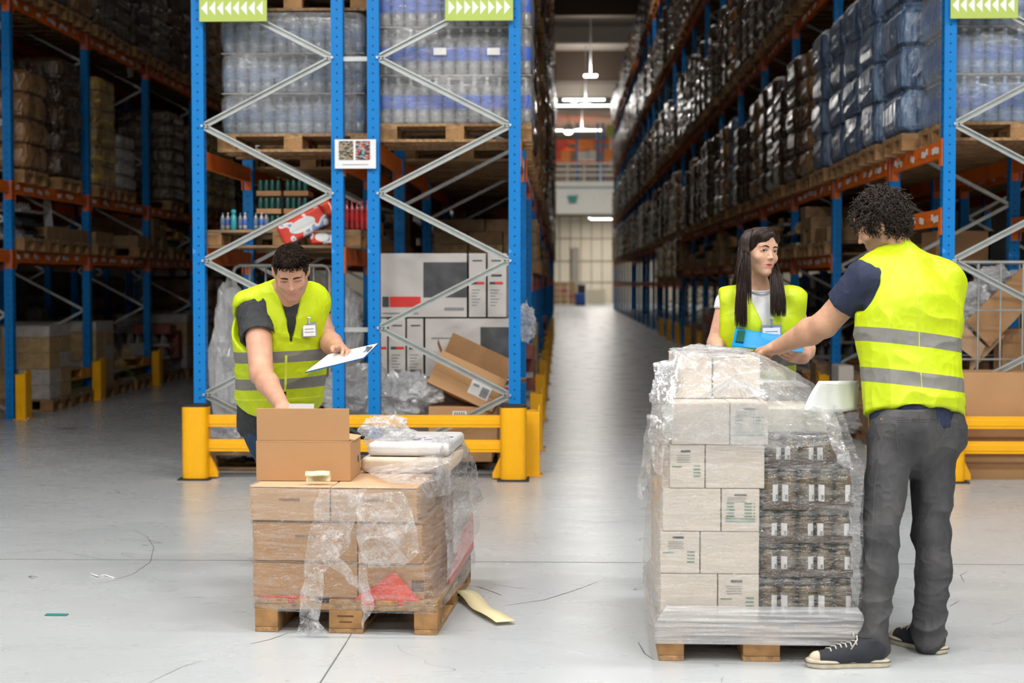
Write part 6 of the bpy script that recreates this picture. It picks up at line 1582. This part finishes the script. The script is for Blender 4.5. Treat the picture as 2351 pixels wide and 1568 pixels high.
    for i in range(14):
        u = i/13; p = a*(1-u)+b*u; pts.append(p+Vector((.01*math.sin(u*7), 0, .010+.018*math.sin(u*5.+.6)**2*(1-u*.5))))
    d = (b-a).normalized(); nn = Vector((-d.y, d.x, 0))*.09
    ribbon('yellow_paper_strip', 'long pale yellow paper strip on the floor right of the front pallet', pts, nn, mt)
    # film: tight wrap around the load
    ft = film_mat('load_film', .03, .62, 7, (1, 1, 9), rough=.07, thr=(.50, .80), bump=.7)
    def ring(z):
        if z > .46: return [(-.015, .008), (fx(962, .02)+.01, .008), (fx(1000, .3)-.0, .5), (w-.06, 1.16), (0, 1.16)]
        k = (z-.12)/.34; k = max(0, min(1, k)); return [(-.004, .006), (w*1.0-.055*k-.012, .004), (w+.02-.05*k, .6), (w+.02-.03*k, 1.19), (0, 1.19)]
    film_skirt('stretch_film', 'clear stretch film wound round the brown cartons on the front pallet', O, R, ring, .09, z2+.008, 90, 300, ft, 3, .007, creases=(6, 40))
    # loose skirt on the right side, bulging
    fl = film_mat('loose_film_right', .08, .75, 9, (1, 1, 3), rough=.08, thr=(.42, .68), bump=1.)
    rag('film_drape', 'loose wrinkled film down the right side of the front load', [(O+rx*(fx(1000, .3))+ry*.45+Vector((0, 0, z2+.13)), O+rx*(w-.02)+ry*1.1+Vector((0, 0, z2+.10))), (O+rx*(w-.05)+ry*.42+Vector((0, 0, z2)), O+rx*(w+.03)+ry*1.18+Vector((0, 0, z2-.02))), (O+rx*(w-.01)+ry*.36+Vector((0, 0, .42)), O+rx*(w+.06)+ry*1.2+Vector((0, 0, .42))), (O+rx*(w+.01)+ry*.22+Vector((0, 0, .18)), O+rx*(w+.05)+ry*1.2+Vector((0, 0, .28)))], fl, 51, .03, f=9)
    def F(px, py, d=-.02): return onfront(px, py, d)
    rag('film_drape', 'bunched film thrown over the right edge of the front load top', [(gp(840, 1078, z2+.02), gp(1030, 1020, z2+.12)), (gp(905, 1108, z2+.03), gp(1040, 1060, z2+.06)), (F(965, 1108, .0), O+rx*(w-.01)+ry*.5+Vector((0, 0, z2))), (F(975, 1140, -.01), O+rx*(w)+ry*.45+Vector((0, 0, z2-.08)))], fh, 57, .022, f=14)
    fhang = film_mat('hanging_film', .10, .72, 15, (1, 1, 1.4), rough=.06, thr=(.44, .66), bump=1.)
    rag('torn_film', 'torn clear film hanging down the front of the brown cartons, left piece', [(F(735, 1120), F(845, 1122)), (F(722, 1180, -.03), F(815, 1200, -.03)), (F(706, 1240, -.04), F(800, 1260, -.05)), (F(700, 1300, -.05), F(742, 1310, -.06)), (F(690, 1380, -.06), F(738, 1380, -.06)), (F(690, 1430, -.06), F(730, 1425, -.06)), (F(675, 1462, -.05), F(756, 1450, -.07))], fhang, 61, .026, f=15, nx=34, ny=90)
    rag('torn_film', 'torn clear film sheet over the front right carton', [(F(815, 1135), F(930, 1125)), (F(822, 1190, -.035), F(945, 1165, -.03)), (F(822, 1240, -.045), F(963, 1215, -.04)), (F(830, 1275, -.04), F(963, 1262, -.045)), (F(845, 1300, -.02), F(925, 1300, -.02))], fhang, 66, .024, f=12, nx=34, ny=60)
    rag('torn_film', 'narrow twisted film strip crossing down to the right in front of the cartons', [(F(725, 1275, -.06), F(760, 1265, -.06)), (F(765, 1305, -.07), F(792, 1292, -.07)), (F(815, 1345, -.06), F(830, 1335, -.06)), (F(846, 1384, -.04), F(860, 1376, -.04))], fhang, 71, .014, f=22, nx=14, ny=60)
    rag('torn_film', 'thin film tail hanging beside the red triangle', [(F(822, 1270, -.05), F(842, 1268, -.05)), (F(826, 1330, -.05), F(845, 1330, -.05)), (F(832, 1395, -.05), F(860, 1390, -.05)), (F(832, 1445, -.05), F(842, 1420, -.05))], fhang, 74, .014, f=22, nx=12, ny=60)
    # tyre marks and cracks
    mk = mat('tyre_mark', (.13, .12, .11), .7); R_ = random.Random(9)
    for i, (pts, wd) in enumerate([([(308, 1216), (338, 1232), (353, 1256), (345, 1290), (305, 1318), (250, 1335), (200, 1342)], .004), ([(1160, 1390), (1250, 1377), (1320, 1355), (1390, 1329)], .005), ([(1094, 1346), (1130, 1358), (1158, 1369)], .007), ([(1130, 1340), (1190, 1350), (1240, 1352)], .003), ([(575, 1478), (620, 1468), (675, 1448)], .006), ([(440, 1180), (520, 1172), (640, 1165)], .003), ([(0, 1160), (90, 1152), (200, 1158)], .003), ([(2215, 1338), (2205, 1320), (2228, 1308)], .004), ([(1465, 1474), (1480, 1500), (1510, 1520)], .005), ([(340, 1568), (420, 1530), (480, 1512)], .003), ([(2180, 1392), (2210, 1375)], .004), ([(1280, 1190), (1380, 1200), (1480, 1192)], .003), ([(20, 1270), (120, 1262), (215, 1280), (280, 1292)], .002)]):
        q_ = []
        for (a, b) in zip(pts, pts[1:]):
            for u in (0, .25, .5, .75): q_.append(gp(a[0]*(1-u)+b[0]*u, a[1]*(1-u)+b[1]*u, .0008))
        P = []
        for k_, p_ in enumerate(q_):
            d_ = (q_[min(k_+1, len(q_)-1)]-q_[max(k_-1, 0)]).normalized(); n_ = Vector((-d_.y, d_.x, 0))*wd*(.35+.65*math.sin(PI*(k_+.5)/len(q_)))*.5
            P.append([tuple(p_-n_), tuple(p_+n_)])
        o_ = build('trim_%d' % (20+i), MB().grid(P), mk); o_['kind'] = 'structure'
    # scraps on the floor
    p = gp(130, 1411, .003); tag(build('teal_scrap', MB().box(p, (.10, .035, .004)), mat('teal_scrap', (.03, .22, .2), .5), bevel=.001), 'small teal scrap on the floor at lower left', 'scrap')
    p = gp(235, 1322, .002); mm = MB()
    mm.tube([gp(205, 1316, .003), gp(225, 1323, .006), gp(240, 1320, .004), gp(262, 1327, .003)], .004, 5); tag(build('string_scrap', mm, M['label'], smooth=True), 'thin pale string scrap on the floor at left', 'scrap')

# ================================================================== foreground load of white cartons and jars
def foreground_right():
    a, b = gp(1512, 1517), gp(1986, 1522); w = (b-a).length; rx = (b-a).normalized(); ang = math.atan2(rx.y, rx.x); R = Matrix.Rotation(ang, 3, 'Z'); ry = R @ Vector((0, 1, 0)); O = Vector(a)
    pallet_thing('wooden_pallet', 'wooden pallet under the white cartons and jars on the right', tuple(O+rx*w/2+ry*.6), ang, w, 1.2)
    def fp(px, py, d=0.):
        r_ = ray(px, py); k = (O+ry*d-CAM).dot(ry)/r_.dot(ry); p = CAM+r_*k; return (p-O).dot(rx), p.z
    zt = .148
    mwx = mat('jar_carton_white', (.74, .65, .55), .6, var=.05, scale=3, bump=.08, bscale=20)
    rowsW = [(1318, 1412, [(1517, 1648, 0), (1649, 1744, 1)]), (1221, 1317, [(1516, 1607, 1), (1608, 1744, 0)]), (1122, 1220, [(1521, 1655, 0), (1656, 1744, 2)]), (1022, 1121, [(1537, 1618, 1), (1619, 1755, 0)]), (925, 1021, [(1541, 1674, 0), (1675, 1763, 2)])]
    def text(t, w_, h_, kind, dy):
        g = M['inkg']; k = M['ink']
        def bar(x, z, ww, hh, mm): build('print', MB().box((x*w_, -dy/2-.001, z*h_), (ww*w_, .0012, hh*h_)), mm, t, local=True)
        if kind == 1:
            bar(-.05, .86, .28, .05, k)
            for i in range(4): bar(-.12+(i % 2)*.02, .76-i*.05, .38, .012, M['inkgr'])
            for i in range(4): bar(.26, .52-i*.08, .16, .03, g); bar(.36, .52-i*.08, .03, .03, g)
            bar(-.3, .50, .28, .025, g)
        else:
            bar(.0, .86, .32, .04, k)
            for i in range(3): bar(-.1, .79-i*.045, .5, .012, M['inkgr'])
            for i in range(5): bar(-.27, .66-i*.075, .22-.03*(i % 2), .03, g); bar(.2, .66-i*.075, .2, .03, g); bar(.36, .66-i*.075, .05, .02, g)
            bar(-.15, .30, .5, .03, g); bar(.25, .30, .28, .03, g); bar(-.15, .24, .5, .03, g); bar(.25, .24, .28, .03, g)
    ztop = zt
    for L, (py0, py1, cells) in enumerate(rowsW):
        h = (fp(1600, py0)[1]-fp(1600, py1)[1]) if L else 0; z0 = zt if L == 0 else ztop+.002; z1 = fp(1600, py0, .02)[1]; ztop = z1
        for (x0, x1, kd) in cells:
            xa, xb = fp(x0, 1200, .02)[0]+.001, fp(x1, 1200, .02)[0]-.001
            t = front_box('white_carton', 'white carton, %s layer from the pallet, %s, %s' % (ORD[L], 'left' if x0 < 1560 else 'right', 'with green print' if kd else 'blank front'), xa, xb, z0, z1, .02, .52, R, O, mwx, 'white cartons on the right pallet')
            if kd: text(t, xb-xa, z1-z0, kd, .52)
    # rear cartons
    for k, (x0, x1, za, zb) in enumerate([(1518, 1745, zt, .60), (1540, 1760, .603, ztop-.005)]):
        xa, xb = fp(x0, 1200, .02)[0], fp(x1, 1200, .02)[0]
        front_box('white_carton', 'white carton in the rear half of the right pallet, %s' % ['lower', 'upper'][k], xa+.01, xb, za, zb, .57, .55, R, O, mwx, 'white cartons on the right pallet')
    z5 = ztop
    # boxes on the very top
    def topbox(lb, px0, px1, py0, pyb, d, dep, mm=mwx):
        x0, z1 = fp(px0, py0, d); x1, _ = fp(px1, py0, d); return front_box('white_carton', lb, x0, x1, z5+.003 if pyb is None else pyb, z1, d, dep, R, O, mm, 'white cartons on the right pallet'), z1
    topbox('white carton on the very top, left, under bunched film', 1548, 1634, 815, None, .22, .4); topbox('white carton on the very top, right, under bunched film', 1637, 1745, 822, None, .24, .4)
    # jar trays on the right
    mj = mat('olive_jar', (.03, .022, .007), .12, coat=.7, var=.8, scale=34, col2=(.17, .09, .01)); ml = mat('jar_lid', (.16, .13, .09), .25, .7); 
    rowsJ = [(1325, 1412, 1748, 1962), (1248, 1322, 1748, 1958), (1172, 1245, 1748, 1956), (1075, 1168, 1750, 1958), (1000, 1070, 1762, 1912)]
    ztop = zt; first = None
    jarmesh = None
    for L, (py0, py1, x0, x1) in enumerate(rowsJ):
        z0 = ztop+.003 if L else zt; z1 = fp(1850, py0, .03)[1]; ztop = z1; xa, xb = fp(x0, 1200, .03)[0], fp(x1, 1200, .03)[0]
        h = z1-z0; nx = 5 if L < 4 else 4; p = (xb-xa)/nx; d0 = .03 if L < 4 else .06
        t = thing('jar_tray', 'tray of dark olive jars, %s layer from the pallet' % ORD[L], 'tray', O+rx*((xa+xb)/2)+ry*(d0+.27)+Vector((0, 0, z0)), ang, 'trays of olive jars')
        build('tray', MB().box((0, 0, .006), (xb-xa+.004, .54, .012)).box((0, -.27, .014), (xb-xa+.004, .004, .028)), mat('kraft_tray', (.07, .04, .02), .6) if 'kraft_tray' not in bpy.data.materials else bpy.data.materials['kraft_tray'], t, local=True)
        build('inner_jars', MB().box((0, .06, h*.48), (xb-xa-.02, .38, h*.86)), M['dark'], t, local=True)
        r = p*.485
        m = MB().lathe([(r*.8, .012), (r, .022), (r, h*.62), (r*.96, h*.72), (r*.80, h*.82)], n=20); m.lathe([(r*.84, h*.82), (r*.86, h*.95), (r*.8, h*.97)], n=20, mi=1)
        # paper label: two thirds of the way round the back leaves jar visible in front
        for i in range(nx):
            for j, yy in enumerate((-.27+p*.5,)):
                jo = build('jar', m, [mj, ml], t, local=True, smooth=True) if i == 0 else jo.copy()
                if i: COL.objects.link(jo); jo.parent = t
                jo.location = (-(xb-xa)/2+(i+.5)*p, yy, 0)
                rows = []; a0 = -PI/2+(-.9 if i % 2 else .15); 
                for z in (h*.20, h*.60): rows.append([(jo.location.x+math.cos(a)*r*1.01, yy+math.sin(a)*r*1.01, z) for a in np.linspace(a0, a0+.75, 7)])
                lb = build('jar_label', MB().grid(rows), M['label'], t, local=True, smooth=True)
                rows = []
                for z in (h*.24, h*.36): rows.append([(jo.location.x+math.cos(a)*r*1.02, yy+math.sin(a)*r*1.02, z) for a in np.linspace(a0+.4, a0+.68, 4)])
                build('label_barcode', MB().grid(rows), M['inkgr'], t, local=True, smooth=True)
    zj = ztop
    xa, _ = fp(1765, 1200, .05); xb, _ = fp(1905, 1200, .05)
    front_box('cream_carton', 'cream carton under film above the top jar tray', xa, xb, zj+.003, fp(1800, 935, .2)[1], .14, .4, R, O, mat('cream_carton', (.64, .60, .50), .6), cat='carton')
    t, zb_ = topbox('white carton at the back right of the top, corner showing behind film', 1768, 1862, 886, fp(1800, 940, .62)[1]-.02, .64, .4, mat('pale_grey_carton', (.62, .60, .56), .5))
    for k, (x0, x1, zb) in enumerate([(1770, 1950, .9), ]):
        front_box('brown_carton', 'brown carton in the rear of the right pallet, behind the jars', fp(x0, 1200, .6)[0], fp(x1, 1200, .6)[0]-.05, zt, zb, .62, .5, R, O, M['card'])
    # ---- film
    fw_ = film_mat('right_load_film', .03, .58, 6, (1, 1, 8), rough=.07, thr=(.46, .78), bump=.7)
    xW0 = lambda z: fp(1512, 1400, 0)[0]+.0+max(0, (z-.5))*.06
    def ring(z):
        xl = -.012+.035*max(0, min(1, (z-.2)/.7)); xr = w-.015 if z < .8 else w-.03-(z-.8)*.35
        if z < .19: xl = -.006; xr = w+.002
        return [(xl, .0), (xr, .0), (xr+.01, .6), (xr, 1.18), (xl, 1.18)]
    film_skirt('stretch_film', 'clear stretch film wound round the white cartons and olive jars', O, R, ring, .085, z5-.02, 150, 320, fw_, 8, .009, creases=(5, 26))
    # glossy band of many turns around the deck, extra white to paint highlights
    fb = film_mat('film_band', .42, .98, 5, (1, 1, 16), rough=.10, thr=(.34, .62), bump=.8, white=.95)
    def ring2(z): k = .012-max(0, (z-.15)/.08)*.05; return [(-k, -.014), (w+k, -.014), (w+k, 1.2+k), (-k, 1.2+k)]
    film_skirt('film_band', 'thick bright band of film wound round the bottom of the right load', O, R, ring2, .072, .225, 44, 300, fb, 14, .008, creases=(5, 50))
    # taut tent over the top
    bm = bmesh.new()
    def q(px, py, d): x, z = fp(px, py, d); return O+rx*x+ry*d+Vector((0, 0, z))
    pts = [q(1548, 808, .2), q(1600, 792, .3), q(1668, 800, .35), q(1742, 815, .24), q(1745, 818, .6), q(1560, 805, .6), q(1532, 925, -.004), q(1765, 915, -.004), q(1512, 1010, -.006), q(1930, 985, .02), q(1925, 1020, .02), q(1512, 960, .4), q(1930, 985, .6), q(1865, 878, .7), q(1520, 1000, 1.0), q(1900, 960, 1.0), q(1775, 1030, -.008)]
    for p in pts: bm.verts.new(p)
    bmesh.ops.convex_hull(bm, input=bm.verts); bmesh.ops.subdivide_edges(bm, edges=bm.edges, cuts=9, use_grid_fill=True); bmesh.ops.subdivide_edges(bm, edges=bm.edges, cuts=1, use_grid_fill=True)
    bmesh.ops.delete(bm, geom=[f for f in bm.faces if f.normal.z < -.6], context='FACES'); bmesh.ops.triangulate(bm, faces=bm.faces); bm.verts.ensure_lookup_table(); bm.verts.index_update(); bm.normal_update()
    V = np.array([v.co for v in bm.verts]); N = np.array([v.normal for v in bm.verts]); Fc = [tuple(v.index for v in f.verts) for f in bm.faces]; bm.free()
    apex = np.array(q(1700, 890, .0)); D = V-apex; th = np.arctan2(D[:, 2], D[:, 0]); rr_ = np.linalg.norm(D, axis=1)
    ray_ = np.stack([th*7, rr_*2, rr_*0], 1)
    V = V+N*(.010*(ridged(V, 9, 21)-.5)+.007*(ridged(ray_, (3, 1, 1), 23)-.5)+.004*(ridged(V, 30, 22)-.5))[:, None]
    ftent = film_mat('tent_film', .12, .62, 9, (1, 1, 1.6), rough=.10, thr=(.40, .70), bump=.9)
    tag(mesh_obj('film_cover', V.tolist(), Fc, ftent, smooth=True), 'taut clear film tent over the top of the white cartons', 'stretch film')
    # fan of creases radiating from the peak
    fcr = film_mat('film_crease', .45, .95, 30, (1, 1, 1), rough=.08, thr=(.3, .6), bump=.6, white=.95)
    R_ = random.Random(12); m = MB(); a0 = q(1690, 862, .02)
    for i in range(60):
        u = i/59; e = q(1590+190*u, 925+R_.uniform(-12, 10)-12*math.sin(u*PI), -.012); s_ = a0+(e-a0)*R_.uniform(.0, .25)+Vector((R_.uniform(-.02, .02), 0, 0)); mid = (s_+e)/2+Vector((0, -.012, 0)); m.tube([s_, mid, e], [.0004, .0013, .0004], 4)
    tag(build('film_creases', m, fcr, smooth=True), 'fan of bright film creases above the front white cartons', 'stretch film', kind='stuff')
    # loose bits at the left
    rag('loose_film', 'loose bunched film hanging off the upper left corner of the right load', [(q(1500, 830, .2), q(1560, 820, .15)), (q(1506, 880, .1), q(1560, 880, .05)), (q(1500, 920, .05), q(1545, 930, -.01)), (q(1490, 960, .02), q(1545, 990, -.02)), (q(1490, 1010, .0), q(1530, 1020, -.02)), (q(1500, 1080, .0), q(1522, 1090, -.02))], FILM_LOOSE, 81, .03, f=16, nx=24, ny=80)
    rag('loose_film', 'thin film tail hanging in the air left of the right load', [(q(1488, 950, .05), q(1505, 950, .05)), (q(1478, 1010, .06), q(1500, 1010, .03)), (q(1470, 1080, .06), q(1492, 1090, .03)), (q(1463, 1140, .06), q(1474, 1150, .05))], film_mat('thin_tail_film', .05, .45, 16, (1, 1, 1), rough=.1, thr=(.4, .7)), 84, .018, f=18, nx=12, ny=60)
    rag('loose_film', 'wrinkled film rim at the upper right of the jar trays', [(q(1880, 930, .1), q(1915, 950, .05)), (q(1895, 975, .05), q(1930, 985, .02)), (q(1905, 1020, .0), q(1945, 1030, .0)), (q(1925, 1060, -.01), q(1960, 1075, -.01))], FILM_LOOSE, 88, .025, f=20, nx=20, ny=50)
    heap('loose_film', 'puffed film pocket at the top left edge of the right load', q(1528, 862, .12), (.04, .04, .05), 91, .5, mat_=FILM_LOOSE)
    heap('loose_film', 'film folded over the topmost white cartons', q(1625, 806, .3), (.17, .1, .018), 93, .5, mat_=FILM_LOOSE)
    heap('loose_film', 'crumpled film skirt on the left top edge beside the upper cartons', q(1512, 905, .1), (.035, .05, .06), 95, .5, mat_=FILM_LOOSE)
foreground_left(); foreground_right()
worker_c(); worker_a(); worker_b(); paper_sheet()

for pts, Y_, lb in (([(104, 118, 440), (100, 120, 490), (104, 124, 540), (110, 116, 580)], 18.6, 'torn film tail hanging from the middle beam of the far left rack'), ([(298, 305, 118), (292, 310, 160), (294, 306, 178)], 22.3, 'torn film tail hanging from the upper beam of the far left rack')):
    rag('film_tail', lb, [(at(a, y, Y_), at(b, y, Y_)) for a, b, y in pts], FILM_HEAP, 97, .03, f=9, nx=10, ny=30)
